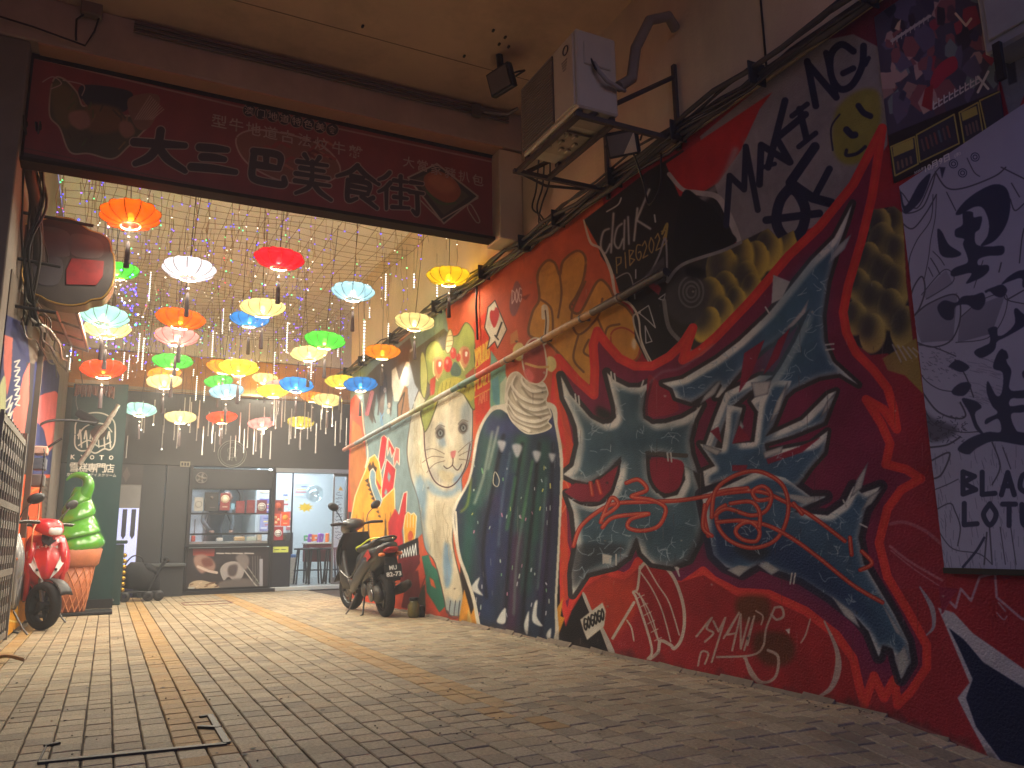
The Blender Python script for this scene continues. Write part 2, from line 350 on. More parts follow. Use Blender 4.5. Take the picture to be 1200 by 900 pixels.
# ---------------------------------------------------------------- the long mural
def paint_mural():
    C = Canvas(396, -150, 1340, 980, 2, (164, 40, 52)); P, G, L = C.P, C.G, C.L; R = random.Random(4)
    OR = (210, 96, 60); RED = (170, 42, 50); CREAM = (226, 216, 190); INK = (38, 32, 34); GOLD = (222, 160, 66)
    # grounds
    P([(396, 380), (700, 200), (740, 420), (668, 520), (668, 760), (396, 760)], OR)
    P([(396, 420), (470, 400), (520, 350), (530, 420), (500, 620), (480, 640), (405, 640)], (128, 150, 152))
    # ---- far left: post, dark letters, flame lettering
    P([(409, 470), (417, 462), (424, 472), (428, 510), (429, 560), (418, 608), (404, 640), (404, 480)], (216, 84, 62))
    P([(413, 492), (423, 500), (430, 540), (428, 568), (418, 596), (413, 600), (409, 560)], (182, 112, 62))
    L([(424, 472), (426, 500), (431, 530), (428, 548)], 1.3, CREAM)
    P([(408, 600), (414, 600), (418, 640), (426, 690), (428, 730), (404, 730)], (52, 50, 56))
    P([(424, 447), (440, 430), (480, 396), (486, 420), (470, 470), (462, 445), (458, 490), (452, 455), (448, 500), (441, 460), (437, 497), (428, 480)], (92, 82, 76))
    for a in ((433, 470, 440, 495), (446, 452, 443, 486), (452, 440, 455, 478)): L([a[:2], a[2:]], 1.6, (70, 62, 60), False)
    for cx, cy in ((451, 457), (456, 475), (455, 482)):
        for k in range(5):
            an = k*1.257; P([(cx+1.8*math.cos(an+t)*(1 if t else 1), cy+3.2*math.sin(an+t)) for t in (0, .5, 1)]+[(cx, cy)], (222, 200, 178))
    L([(446, 484), (449, 500), (446, 492), (450, 484)], 1.1, (96, 140, 176))
    L([(436, 460), (430, 485)], 5, (204, 120, 132), False); L([(434, 462), (429, 482)], 1, (150, 60, 80), False)
    P([(459, 434), (464, 430), (468, 446), (476, 424), (482, 424), (488, 408), (482, 452), (476, 452), (468, 470), (462, 470), (459, 452)], (224, 216, 196))
    P([(466, 474), (474, 452), (480, 456), (482, 478), (474, 490), (466, 492)], (150, 112, 80)); L([(466, 492), (466, 474), (474, 460), (470, 488)], 1.3, (60, 56, 56), False)
    P([(480, 410), (487, 405), (492, 430), (489, 470), (482, 500), (478, 460)], (176, 186, 196))
    # B lettering
    for q, c in (([(447, 512), (450, 510), (454, 514), (451, 540), (444, 560), (441, 556)], (196, 48, 56)), ([(455, 513), (463, 528), (459, 536), (457, 524), (454, 534)], (200, 60, 60)), ([(464, 524), (468, 526), (468, 545), (465, 540), (462, 548), (461, 538)], (214, 110, 104))):
        P(q, c); L(q, .9, CREAM, False, True)
    q = [(453, 538), (464, 550), (461, 575), (453, 588), (446, 583), (449, 560)]
    P(q, (196, 48, 56)); L(q, 1, CREAM, False, True)
    for q in ([(455, 552), (458, 558), (456, 566), (454, 560)], [(452, 572), (454, 576), (453, 582), (450, 578)]): P(q, (128, 150, 152))
    # flame and hook
    q = [(428, 552), (433, 537), (439, 533), (444, 541), (447, 560), (447, 586), (462, 572), (463, 600), (458, 640), (412, 640), (410, 615), (416, 582), (422, 566)]
    P(q, (232, 160, 52)); L(q, 1.2, (238, 214, 160), False, True)
    P([(431, 546), (434, 541), (435, 546), (437, 540), (439, 546), (442, 548), (440, 556), (432, 552)], INK, al=.8)
    for k in range(9): P([(432+k*1.7, 560+k*5.4), (427+k*1.9, 563+k*5.2), (432+k*1.8, 567+k*5)], (64, 52, 44))
    q = [(434, 552), (437, 549), (440, 554), (440, 566), (448, 586), (445, 594), (441, 588), (435, 572), (433, 560)]
    P(q, (124, 154, 166)); L(q, 1, CREAM, False, True)
    P([(440, 560), (447, 572), (444, 574)], (196, 48, 56))
    for x in (416, 424, 430, 450, 456): P([(x, 640), (x+1.6, 596+R.random()*20), (x+4, 640)], (86, 66, 40))
    P([(455, 612), (463, 596), (468, 604), (473, 578), (477, 576), (476, 600), (471, 622), (474, 650), (456, 650)], (196, 46, 52)); L([(467, 602), (473, 578), (477, 576), (476, 600)], 1, CREAM, False)
    # raised hand
    P([(475, 604), (478, 600), (482, 603), (485, 601), (488, 605), (487, 625), (484, 642), (479, 646), (474, 638), (473, 618)], (232, 168, 56)); L([(475, 604), (478, 600), (482, 603), (485, 601), (488, 605), (487, 625), (484, 642), (479, 646), (474, 638), (473, 618)], 1.1, (240, 220, 170), False, True)
    for x in (477.5, 481, 484.5): L([(x, 603), (x-.3, 618)], .7, CREAM, False)
    P([(479, 624), (482, 622), (484, 628), (481, 635), (478, 631)], (206, 88, 58), True)
    P([(466, 640), (490, 630), (492, 662), (480, 676), (468, 672)], (36, 32, 34))
    for k in range(6): L([(469+k*3, 664-k*1.5), (471+k*3.2, 645-k*1.6), (473+k*3, 652)], 1.1, (235, 235, 230), False)
    P([(466, 655), (492, 650), (490, 676), (470, 690)], (110, 28, 34))
    P([(404, 640), (414, 660), (440, 700), (480, 680), (492, 660), (500, 640), (560, 740), (560, 760), (404, 760)], (222, 84, 56))
    P([(478, 672), (490, 668), (494, 705), (488, 715), (470, 712)], (120, 40, 40)); P([(493, 690), (498, 684), (499, 716), (486, 714)], (78, 68, 56))
    # green leaves low left of the cat
    P([(494, 652), (502, 650), (506, 662), (512, 668), (521, 695), (525, 700), (524, 708), (515, 718), (508, 706), (500, 694), (498, 672)], (58, 128, 104))
    P([(503, 676), (508, 680), (511, 690), (505, 686)], (222, 104, 60))
    for k in range(5): L([(490+k*1.5, 700-k*4), (493+k*1.5, 690-k*4)], .9, (140, 54, 40), False)
    # strip between cat and cake
    P([(526, 600), (560, 560), (556, 620), (580, 760), (536, 760), (540, 650)], (46, 38, 36))
    # ---- the cat
    cat = [(486, 470), (500, 440), (520, 428), (545, 436), (553, 470), (553, 520), (548, 545), (541, 560), (541, 580), (532, 610), (531, 640), (540, 680), (543, 700), (542, 718), (534, 722), (524, 718), (520, 700), (510, 660), (498, 640), (491, 590), (482, 560), (477, 530), (480, 500)]
    P(cat, (218, 208, 178), True); L(cat, 1.3, (100, 92, 84), True, True)
    C.cliptoo(cat, True)
    for q, c, b in (([(486, 560), (500, 570), (498, 620), (504, 650), (490, 640)], (122, 156, 178), 2), ([(530, 560), (548, 545), (545, 500), (552, 520), (545, 575)], (130, 160, 186), 2),
                    ([(521, 636), (527, 640), (530, 662), (528, 684), (522, 688), (519, 660)], (112, 152, 184), 1.5), ([(500, 560), (520, 575), (540, 568), (530, 582), (505, 578)], (142, 170, 186), 2),
                    ([(513, 500), (520, 497), (524, 520), (514, 524)], (140, 166, 184), 2), ([(479, 470), (488, 470), (486, 560), (480, 560)], (188, 190, 178), 3), ([(524, 700), (534, 706), (541, 700), (541, 720), (524, 720)], (156, 176, 184), 2),
                    ([(540, 480), (552, 470), (552, 500), (545, 520)], (160, 176, 180), 2), ([(510, 540), (530, 548), (544, 536), (536, 556), (516, 556)], (190, 192, 176), 2)):
        P(q, c, True, b, .85)
    for q, c in (([(500, 470), (508, 500), (500, 540), (496, 510)], (168, 160, 142)), ([(546, 480), (552, 500), (548, 540), (541, 520)], (164, 168, 164)), ([(505, 545), (520, 562), (512, 566), (502, 556)], (166, 164, 156)), ([(486, 600), (496, 610), (504, 660), (498, 640)], (170, 166, 150)), ([(534, 600), (540, 590), (540, 640), (534, 640)], (150, 160, 164)), ([(512, 520), (520, 528), (514, 546), (506, 534)], (196, 186, 160)), ([(538, 520), (546, 522), (544, 540), (536, 538)], (196, 188, 164)), ([(512, 590), (520, 600), (516, 650), (508, 640)], (198, 188, 158)), ([(484, 500), (490, 480), (490, 560), (484, 540)], (190, 182, 156)), ([(520, 484), (531, 488), (526, 500), (520, 498)], (190, 180, 158))): P(q, c, True, 2.5, .8)
    for k in range(60):
        x, y = R.uniform(484, 550), R.uniform(450, 716); L([(x, y), (x+R.uniform(-2, 2), y+R.uniform(4, 12))], .7, R.choice(((236, 228, 204), (176, 168, 146), (150, 150, 146))), al=.5)
    for k in range(16):
        x = 490+R.random()*50; y = 580+R.random()*60; L([(x, y), (x+R.uniform(-3, 3), y+12), (x+R.uniform(-4, 4), y+26)], .8, (176, 164, 134), al=.7)
    for k in range(14):
        x = 484+R.random()*14; y = 480+R.random()*60; L([(x, y), (x+R.uniform(-4, 2), y+14), (x+R.uniform(-2, 4), y+26)], .8, (178, 168, 140), al=.6)
    P([(519, 478), (524, 474), (532, 482), (536, 500), (534, 520), (526, 524), (520, 510), (519, 492)], (232, 222, 196), True, 1.5, .8)
    L([(499, 470), (497, 500), (499, 535), (508, 562), (522, 571), (534, 566), (545, 548), (551, 520)], 1.4, (88, 60, 66))
    C.cliptoo(None)
    for ex, ey, sgn in ((516, 508, -1), (543, 502, 1)):
        P([(ex-6, ey-2), (ex-1, ey-9), (ex+5, ey-5), (ex+5, ey+2), (ex, ey+7), (ex-5, ey+4)], (120, 112, 104), True, .6); P([(ex-4.5, ey-1), (ex-1, ey-6), (ex+4, ey-3), (ex+3, ey+3), (ex-1, ey+4.5)], (62, 54, 52), True)
        P([(ex-2.4, ey-1), (ex, ey-4), (ex+2.8, ey-1), (ex+1.4, ey+2.6), (ex-1.4, ey+2.6)], (150, 160, 158), True); P([(ex-.8, ey-2.4), (ex+1, ey-1.6), (ex+.6, ey+1.4), (ex-.8, ey+1)], (20, 18, 20), True); L([(ex-6, ey-5), (ex-1, ey-10), (ex+5, ey-8)], 1.2, (130, 120, 108))
    P([(528, 530), (534, 528), (533, 535), (530, 538)], (204, 120, 116), True)
    L([(531, 537), (530, 545), (524, 549), (520, 546)], 1.1, (90, 66, 66)); L([(530, 545), (536, 551), (541, 544)], 1.1, (90, 66, 66))
    P([(514, 552), (524, 552), (532, 556), (528, 564), (518, 562)], (208, 196, 160), True, 1)
    for a in (((521, 532), (508, 526), (497, 528)), ((520, 536), (506, 535), (495, 542)), ((521, 540), (509, 544), (500, 554)), ((537, 530), (548, 520), (555, 516)), ((538, 534), (550, 528), (558, 527)), ((538, 538), (550, 540), (556, 546))): L(a, .8, (120, 104, 92))
    for x in (528, 534, 539): L([(x, 704), (x-1.5, 715), (x-2, 722)], 1.1, (92, 92, 100))
    L([(524, 716), (530, 724), (540, 722), (543, 712)], 1.6, (120, 74, 78))
    # dragon cap on the cat
    hat = [(496, 500), (493, 480), (502, 465), (506, 455), (500, 444), (499, 410), (510, 399), (520, 410), (528, 396), (537, 392), (546, 378), (555, 388), (557, 400), (556, 420), (560, 455), (556, 480), (548, 470), (541, 460), (526, 458), (515, 466), (510, 480), (503, 498), (498, 506)]
    P([(478, 415), (520, 385), (530, 395), (510, 450), (505, 480), (486, 450)], (104, 98, 86))
    P(hat, (150, 158, 84), True); L(hat, 1.4, (88, 88, 60), True, True)
    P([(500, 416), (511, 400), (520, 414), (518, 424), (504, 424)], (172, 170, 92), True, 1); P([(536, 400), (547, 380), (556, 398), (548, 410), (538, 412)], (164, 172, 88), True, 1)
    q = [(493, 418), (497, 415), (501, 440), (498, 466), (493, 455)]; P(q, (196, 196, 116), True); L(q, .9, (110, 110, 64), True, True)
    for ex, ey in ((514, 430), (545, 418)):
        P([(ex-7, ey-5), (ex-3, ey-12), (ex+4, ey-10), (ex+6, ey), (ex+1, ey+13), (ex-4, ey+10)], (206, 148, 100), True); P([(ex-2, ey-8), (ex+4, ey-7), (ex+4, ey+4), (ex, ey+9), (ex-3, ey)], (196, 92, 66), True); P([(ex+.5, ey-6), (ex+3, ey-5), (ex+2, ey), (ex, ey-1)], (245, 238, 220), True)
        L([(ex-6, ey-6), (ex-6, ey+6), (ex-1, ey+16)], 1.3, (232, 212, 150))
    for cx, cy, r in ((525, 427, 7.5), (531, 414, 5.5), (537, 419, 4)): P([(cx+r*.7*math.cos(t), cy+r*1.25*math.sin(t)) for t in np.linspace(0, 6.28, 14)], (206, 70, 60)); P([(cx-1+r*.2*math.cos(t), cy-3+r*.4*math.sin(t)) for t in np.linspace(0, 6.28, 8)], (236, 150, 130))
    q = [(522, 408), (524, 392), (528, 386), (531, 396), (530, 406), (525, 414)]; P(q, (226, 212, 160), True); L(q, .9, (130, 110, 70), True, True)
    for y in (394, 400, 406): L([(523, y), (530, y-1)], .8, (150, 130, 84), False)
    P([(528, 434), (533, 424), (540, 432), (539, 440), (530, 440)], (84, 104, 90), True)
    P([(508, 480), (512, 460), (520, 446), (535, 442), (548, 448), (556, 458), (552, 470), (540, 460), (524, 458), (515, 466)], (190, 178, 78), True)
    for k in range(9): L([(512+k*4.6, 470-k*2.6 if k < 4 else 452+k), (514+k*4.6, 450-k if k < 4 else 446+k*.8)], .8, (128, 128, 60), False)
    P([(504, 445), (511, 440), (509, 462), (504, 464)], (186, 74, 58)); P([(545, 440), (556, 430), (556, 446), (549, 448)], (178, 84, 60))
    # ---- red strip with hand lettering, teal splash
    P([(555, 378), (574, 362), (580, 400), (576, 470), (570, 500), (566, 506), (562, 492), (558, 500), (556, 470), (558, 420)], (218, 66, 40))
    P([(575, 410), (588, 430), (592, 420), (594, 470), (586, 500), (578, 520), (574, 470)], (126, 176, 150)); P([(586, 450), (594, 440), (592, 500), (585, 515)], (196, 210, 180))
    P([(576, 446), (584, 440), (586, 480), (578, 470)], (92, 150, 170), al=.7)
    YW = (238, 188, 66)
    word = lambda *k: hand(C, *k)
    word('YOUNG', 556.5, 410, 3.5, -2.2, 20, YW, 1.7, 0); word('PLAZI', 556.5, 441, 3.7, -2.4, 17, YW, 1.8, 0); L([(557, 432), (573, 418)], 1.4, YW, False); L([(556, 466), (574, 456)], 1.2, YW, False)
    word('AMI', 561, 462, 4, -2, 12, (236, 130, 90), 1.3)
    for k in range(8): L([(558+k*2, 380-k+R.random()*8), (559+k*2, 388-k+R.random()*8)], 1, (238, 130, 70), False)
    # ---- playing card
    q = [(580, 352), (594, 386), (583, 408), (580, 400), (571, 409), (574, 396), (568, 384), (572, 360)]; P(q, (230, 222, 198)); L(q, 1.2, (70, 60, 56), False, True)
    P([(579, 384), (574, 372), (575, 364), (579, 364), (581, 360), (585, 364), (584, 374)], (196, 48, 50), True); L([(588, 378), (582, 394)], 2, INK, False); L([(580, 393), (584, 398)], 1.6, INK, False)
    # ---- pink scribble oval
    P([(603, 332), (608, 331), (612, 345), (606, 366), (600, 370), (597, 355)], (150, 92, 96), True); word('DOG', 600, 340, 4, -1, 16, (232, 200, 196), 1.1); P([(610, 348), (622, 344), (616, 352)], (150, 62, 40)); P([(598, 392), (606, 386), (608, 400), (598, 404)], (206, 140, 80))
    # ---- golden bubble letters
    OU = (136, 92, 52)
    for q in ([(620, 392), (624, 366), (632, 350), (630, 322), (640, 306), (650, 308), (656, 322), (660, 306), (676, 294), (686, 302), (684, 326), (676, 346), (668, 360), (680, 366), (700, 330), (712, 334), (722, 352), (734, 360), (748, 380), (754, 400), (744, 424), (720, 430), (704, 410), (696, 444), (688, 452), (676, 440), (660, 420), (640, 400)],):
        P(q, (220, 158, 66), True); L(q, 3, OU, True, True)
    gq = [(620, 392), (624, 366), (632, 350), (630, 322), (640, 306), (650, 308), (656, 322), (660, 306), (676, 294), (686, 302), (700, 330), (722, 352), (754, 400), (744, 424), (704, 410), (688, 452), (660, 420)]
    C.cliptoo(gq, True)
    for k in range(60):
        x, y = R.uniform(622, 750), R.uniform(300, 440); L([(x, y), (x+R.uniform(4, 14), y-R.uniform(2, 8))], R.uniform(1, 3), R.choice(((236, 178, 88), (204, 140, 54), (230, 170, 76), (190, 126, 52))), False, al=.55, blur=1)
    C.cliptoo(None)
    for q in ([(656, 322), (658, 345), (654, 372)], [(686, 330), (670, 368), (678, 392), (700, 372), (706, 350)], [(678, 392), (672, 420), (684, 436)], [(700, 372), (708, 395), (704, 412)], [(632, 350), (646, 362), (648, 392)], [(726, 380), (712, 384), (708, 400)], [(690, 398), (684, 412), (692, 418)]): L(q, 2.6, OU)
    q = [(716, 392), (728, 384), (742, 390), (750, 402), (746, 420), (732, 424), (720, 418)]; P(q, (216, 150, 66), True); L(q, 2, (190, 84, 50), True, True); P([(742, 396), (746, 400), (744, 410), (740, 404)], (236, 214, 180), True, 1)
    # ---- black torn field with tags
    blk = [(684, 258), (760, 200), (800, 176), (840, 210), (862, 282), (820, 302), (780, 330), (800, 372), (806, 412), (770, 432), (756, 420), (744, 396), (742, 360), (728, 350), (720, 322), (704, 300), (700, 286)]
    P(blk, (34, 30, 32)); L([(684, 258), (692, 284), (704, 292), (716, 318), (722, 346), (738, 356), (748, 372), (752, 400), (766, 428), (775, 432)], [2, 3, 3, 4, 3, 3, 2.4, 2, 2, 3], (214, 206, 190))
    L([(764, 432), (748, 396), (742, 372), (750, 366)], 2.2, (190, 184, 170))
    GW = (190, 190, 190)
    L([(714, 268), (707, 272), (704, 288), (709, 297), (715, 286)], 2.4, GW, blur=.5); L([(719, 250), (716, 296)], 2.6, GW, False, blur=.5); L([(729, 262), (723, 268), (720, 284), (725, 291), (730, 280)], 2.4, GW, blur=.5); L([(732, 258), (731, 292)], 2.4, GW, False, blur=.5); L([(736, 254), (737, 286)], 2.4, GW, False, blur=.5)
    L([(743, 282), (747, 244)], 2.6, GW, False, blur=.5); L([(761, 222), (746, 258), (762, 268)], 2.8, GW, False, blur=.5, taper=True)
    L([(711, 248), (724, 240), (728, 232)], 1.8, GW); L([(767, 252), (768, 260)], 2, GW)
    word('PIBG2023', 722, 302, 7.6, -4.4, 18, (176, 148, 88), 1.5, 1); L([(776, 274), (782, 262), (780, 280)], 2.6, (170, 150, 80))
    L([(745, 316), (745, 326)], 1.6, GW, False); L([(722, 326), (736, 320), (742, 334), (744, 350)], 1.7, (150, 148, 144)); L([(742, 334), (760, 322), (772, 300), (780, 280), (782, 330)], 2.4, (150, 146, 150))
    P([(762, 322), (775, 338), (772, 346), (760, 336)], (150, 52, 68)); P([(756, 322), (778, 300), (780, 330), (768, 334)], (90, 84, 92), al=.8)
    for q in ([(748, 366), (760, 358), (768, 384), (760, 376)], [(756, 382), (764, 400), (757, 402)], [(772, 350), (780, 344), (778, 352)]): L(q, 1.4, GW, False, True)
    # ---- torn red / grey field: MAKING OF
    P([(820, 160), (940, 60), (1040, 0), (1040, 170), (980, 260), (900, 280), (862, 284), (845, 240)], (150, 146, 152))
    P([(780, 192), (905, 108), (890, 128), (868, 176), (842, 214), (812, 232), (796, 230)], (196, 44, 44)); P([(940, 52), (1060, -40), (1040, 60), (1000, 40)], (120, 40, 66))
    L([(784, 204), (800, 222), (818, 226), (842, 232), (858, 262), (866, 282)], [5, 5, 6, 7, 8, 6], (196, 190, 188)); L([(862, 176), (846, 212), (822, 234)], 8, (176, 172, 174), blur=2, al=.7)
    P([(800, 226), (822, 234), (838, 246), (852, 268), (862, 284), (820, 302), (790, 300)], (20, 20, 26), True)
    for k in range(16): x = R.uniform(860, 1010); y = R.uniform(80, 250); L([(x, y), (x+4, y+14)], 3, (176, 172, 178), blur=2, al=.6)
    K = (28, 30, 66)
    L([(851, 264), (855, 206)], 7, K, False); L([(855, 206), (872, 222), (874, 172)], 7, K, False); L([(874, 172), (888, 246)], 7, K, False)
    L([(890, 216), (892, 170), (925, 190)], 8, K, False); L([(894, 196), (908, 192)], 5, K, False)
    L([(920, 118), (900, 196)], 8, K, False); L([(944, 134), (910, 162), (926, 190)], 8, K, False)
    L([(937, 128), (945, 162)], 8, K, False); L([(928, 136), (946, 122)], 6, K, False); L([(936, 172), (956, 156)], 6, K, False)
    L([(956, 124), (946, 72)], 8, K, False); L([(946, 74), (980, 114)], 8, K, False); L([(980, 114), (968, 62)], 7, K, False)
    L([(1000, 60), (986, 52), (974, 64), (974, 88), (984, 104), (998, 100), (1010, 78), (1012, 54)], 8, K); L([(1000, 80), (988, 86)], 7, K, False)
    L([(1018, 68), (1014, 76)], 5, K, False)
    L([(926, 220), (914, 236), (910, 262), (922, 280), (938, 272), (944, 248), (936, 228), (926, 220)], 12, K); L([(898, 258), (960, 250)], 9, K, False)
    L([(955, 172), (926, 214), (952, 232), (974, 238)], 11, K, False); L([(972, 198), (956, 228)], 8, K, False)
    q = [(975, 160), (980, 130), (996, 112), (1016, 104), (1030, 110), (1032, 140), (1026, 170), (1008, 190), (990, 192), (978, 180)]; P(q, (150, 146, 66), True, 2); L([(984, 134), (974, 150), (976, 176)], 2, K)
    L([(1006, 124), (1012, 132), (1020, 136)], 7, K); L([(992, 152), (998, 158), (1002, 158)], 8, K); L([(992, 176), (992, 182), (1004, 180), (1014, 172)], 4, K)
    # ---- gold scales, left (snake) and right
    def scales(clip, pts, rr, core, rim, bgc):
        P(clip, bgc); C.cliptoo(clip)
        for x, y, r, a in pts:
            r *= 1.16
            q = [(x+r*.82*math.cos(t)*math.cos(a)-r*1.25*math.sin(t)*math.sin(a), y+r*.82*math.cos(t)*math.sin(a)+r*1.25*math.sin(t)*math.cos(a)) for t in np.linspace(0, 6.28, 22)]
            G(q, core, rim, r*.42, hard=1.1); P([(u-r*.34, v-r*.42) for u, v in [((a_-x)*.72+x, (b_-y)*.72+y) for a_, b_ in q]], (52, 54, 66), blur=r*.26, al=.8); L([(x+r*.82*math.cos(t)*math.cos(a)-r*1.25*math.sin(t)*math.sin(a), y+r*.82*math.cos(t)*math.sin(a)+r*1.25*math.sin(t)*math.cos(a)) for t in np.linspace(-.6, 2.2, 14)], r*.16, rim, al=.8, blur=r*.05)
        C.cliptoo(None)
    sl = [(782, 330), (800, 312), (846, 294), (900, 268), (912, 280), (930, 270), (936, 290), (880, 345), (836, 392), (806, 414), (790, 396), (778, 360)]
    scales(sl, [(920, 280, 15, .2), (900, 292, 17, .1), (884, 306, 17, .2), (866, 300, 18, 0), (846, 316, 20, 0), (872, 326, 15, .3), (850, 340, 16, 0), (880, 336, 12, .2), (862, 352, 12, 0), (832, 350, 18, 0), (846, 366, 13, .2), (828, 380, 15, .4)], 0, (176, 154, 80), (222, 194, 86), (60, 58, 52))
    P([(782, 340), (800, 316), (820, 322), (830, 345), (822, 372), (800, 380), (784, 366)], (74, 72, 74), True, 2)
    for r in (18, 12, 7): L([(810+r*.8*math.cos(t), 342+r*math.sin(t)) for t in np.linspace(0, 6.28, 14)], 2.4, (132, 130, 132), al=.8)
    P([(805, 312), (826, 316), (822, 326), (806, 324)], (24, 24, 30), True, 2)
    L([(782, 330), (800, 310), (846, 294), (868, 284)], 4, (150, 148, 150)); L([(778, 352), (784, 384), (800, 402), (812, 414)], 5, (156, 154, 150), al=.8)
    # ================= the big piece
    outer = [(654, 420), (650, 470), (655, 500), (668, 524), (655, 545), (665, 572), (650, 604), (656, 622), (664, 650), (654, 676), (658, 708), (666, 732), (672, 704), (684, 684), (708, 670), (732, 676), (742, 670), (748, 658), (752, 672), (776, 684), (800, 686), (824, 669), (836, 680), (864, 694), (900, 696), (944, 716), (980, 744), (1000, 772), (1007, 804), (1013, 826), (1024, 792), (1036, 818), (1048, 796), (1052, 826), (1066, 812), (1086, 782), (1086, 756), (1064, 716), (1040, 676), (1030, 636), (1040, 596), (1056, 574), (1079, 561), (1062, 550), (1038, 544), (1043, 520), (1033, 497), (1015, 468), (1036, 480), (1051, 503), (1047, 478), (1040, 455), (1024, 434), (1003, 413), (992, 390), (988, 366), (994, 335), (1010, 280), (1022, 230), (1034, 150), (1000, 216), (960, 266), (924, 300), (880, 352), (840, 394), (820, 412), (800, 422), (812, 384), (800, 403), (784, 418), (764, 429), (744, 429), (726, 420), (710, 402), (700, 388), (695, 404), (697, 432), (696, 463), (676, 445), (660, 427)]
    P([(1000, 240), (1066, 210), (1110, 690), (1000, 690)], (160, 42, 60))
    sr = [(1022, 246), (1048, 242), (1058, 250), (1062, 330), (1070, 400), (1072, 418), (1056, 424), (1040, 414), (1020, 416), (1004, 404), (990, 390), (988, 366), (994, 335)]
    scales(sr, [(1050, 262, 16, 0), (1030, 262, 14, 0), (1032, 284, 17, .2), (1052, 296, 15, 0), (1016, 306, 16, .2), (1034, 322, 17, .1), (1050, 336, 18, .1), (1006, 334, 14, 0), (1024, 352, 16, 0), (1044, 362, 17, 0), (1002, 372, 14, 0), (1022, 390, 16, .1), (1060, 384, 18, .1)], 0, (166, 148, 84), (206, 184, 104), (46, 44, 52))
    P([(1034, 420), (1074, 396), (1082, 462), (1060, 440), (1040, 434)], (170, 146, 78)); 
    for k in range(5): L([(1046+k*6, 404+k), (1056+k*6, 424-k*2)], 2, (200, 198, 196), False, al=.8)
    P(outer, (134, 36, 72)); P([(900, 420), (1030, 420), (1030, 780), (900, 640)], (132, 30, 74), blur=30, al=.6)
    P([(700, 640), (980, 690), (1080, 760), (1040, 800), (960, 720), (700, 700)], (120, 30, 84), blur=8, al=.5)
    L(outer, 10.5, (232, 60, 56), False, True); L(outer, 3.5, (238, 84, 58), False, True, al=.5)
    L([(653, 430), (656, 470), (667, 520), (659, 570), (661, 620), (662, 700)], 8, (230, 84, 50), al=.8); L([(661, 560), (668, 580), (659, 600)], 2, (240, 120, 80))
    # lower left red field, black corner
    C.cliptoo(None)
    low = [(666, 732), (672, 704), (684, 684), (708, 670), (732, 676), (748, 658), (776, 684), (824, 669), (864, 694), (900, 696), (944, 716), (980, 744), (1000, 772), (1007, 830), (900, 830), (650, 770)]
    lc = low; L([], 1, RED) if False else None
    P([(674, 706), (686, 688), (708, 674), (732, 680), (748, 666), (776, 688), (824, 674), (864, 699), (900, 701), (942, 721), (976, 748), (996, 776), (1004, 834), (900, 834), (650, 780), (660, 736)], (172, 36, 42))
    P([(674, 706), (686, 688), (708, 674), (732, 680), (745, 668), (745, 720), (716, 752), (694, 730)], (206, 66, 36), blur=4, al=.8)
    P([(648, 770), (655, 700), (663, 735), (670, 716), (682, 696), (694, 716), (706, 744), (716, 772)], (32, 26, 28))
    P([(640, 764), (648, 700), (655, 640), (656, 700), (652, 770)], (38, 32, 34))
    P([(536, 735), (544, 690), (552, 720), (558, 706), (562, 734), (556, 745), (546, 744)], (232, 160, 56)); P([(546, 740), (549, 712), (555, 738)], (244, 204, 110))
    P([(643, 752), (650, 690), (652, 714), (660, 700), (657, 722), (662, 724), (654, 745), (652, 756)], (236, 160, 50)); P([(647, 750), (651, 716), (655, 736)], (246, 206, 110))
    L([(683, 694), (692, 716), (700, 728)], 4, (204, 198, 186), taper=True); L([(704, 734), (716, 762), (720, 774)], [4, 7, 5], (206, 200, 188))
    q = [(680, 726), (706, 706), (710, 716), (708, 734), (688, 750), (684, 740)]; P(q, (226, 220, 204)); word('GOGOGO', 684, 726, 4, -2.3, 13, (24, 20, 22), 1.8, 1)
    # bread outline
    WL = (214, 196, 180)
    P([(750, 662), (762, 656), (782, 666), (796, 690), (802, 720), (800, 746), (792, 758), (776, 752), (770, 768), (762, 768), (744, 700), (748, 690)], (166, 28, 34))
    L([(750, 664), (747, 690), (742, 694), (746, 702), (760, 744), (764, 764), (759, 772)], 3, WL); L([(750, 666), (760, 657), (776, 662), (790, 678), (800, 706), (802, 730), (798, 750), (790, 760), (786, 756), (774, 751), (771, 764), (762, 772)], 4, WL)
    L([(756, 660), (770, 684), (784, 706), (796, 744)], 1.8, WL); L([(751, 671), (764, 690), (776, 716), (786, 752)], 1.8, WL); L([(744, 692), (754, 704), (764, 724), (772, 752)], 1.8, WL)
    for k in range(6): x, y = 748+k*4, 700+k*10; L([(x-1, y+1), (x+7, y-3)], 1.3, WL, False); L([(x+1, y-5), (x+5, y+5)], 1.3, WL, False)
    L([(743, 706), (718, 748)], 3.4, WL, False); L([(734, 726), (740, 736), (743, 752)], 2, WL, taper=True)
    # brown patches and SYENIX tag
    P([(866, 700), (898, 700), (902, 724), (876, 730), (862, 716)], (112, 56, 26), True, 3); P([(886, 742), (920, 742), (932, 760), (924, 778), (900, 780), (884, 764)], (108, 52, 26), True, 3)
    TG = (200, 172, 158)
    L([(816, 746), (834, 724), (828, 736), (836, 742), (826, 752)], 2.6, TG); L([(818, 780), (822, 764), (830, 766), (826, 778)], 2.4, TG); L([(836, 728), (842, 740), (850, 724), (834, 776)], 2.6, TG, False); L([(848, 748), (866, 718), (852, 744), (862, 742)], 2.4, TG, False); L([(858, 762), (868, 720), (868, 760), (878, 724)], 2.6, TG, False); L([(872, 762), (884, 722), (876, 756)], 2.4, TG, False)
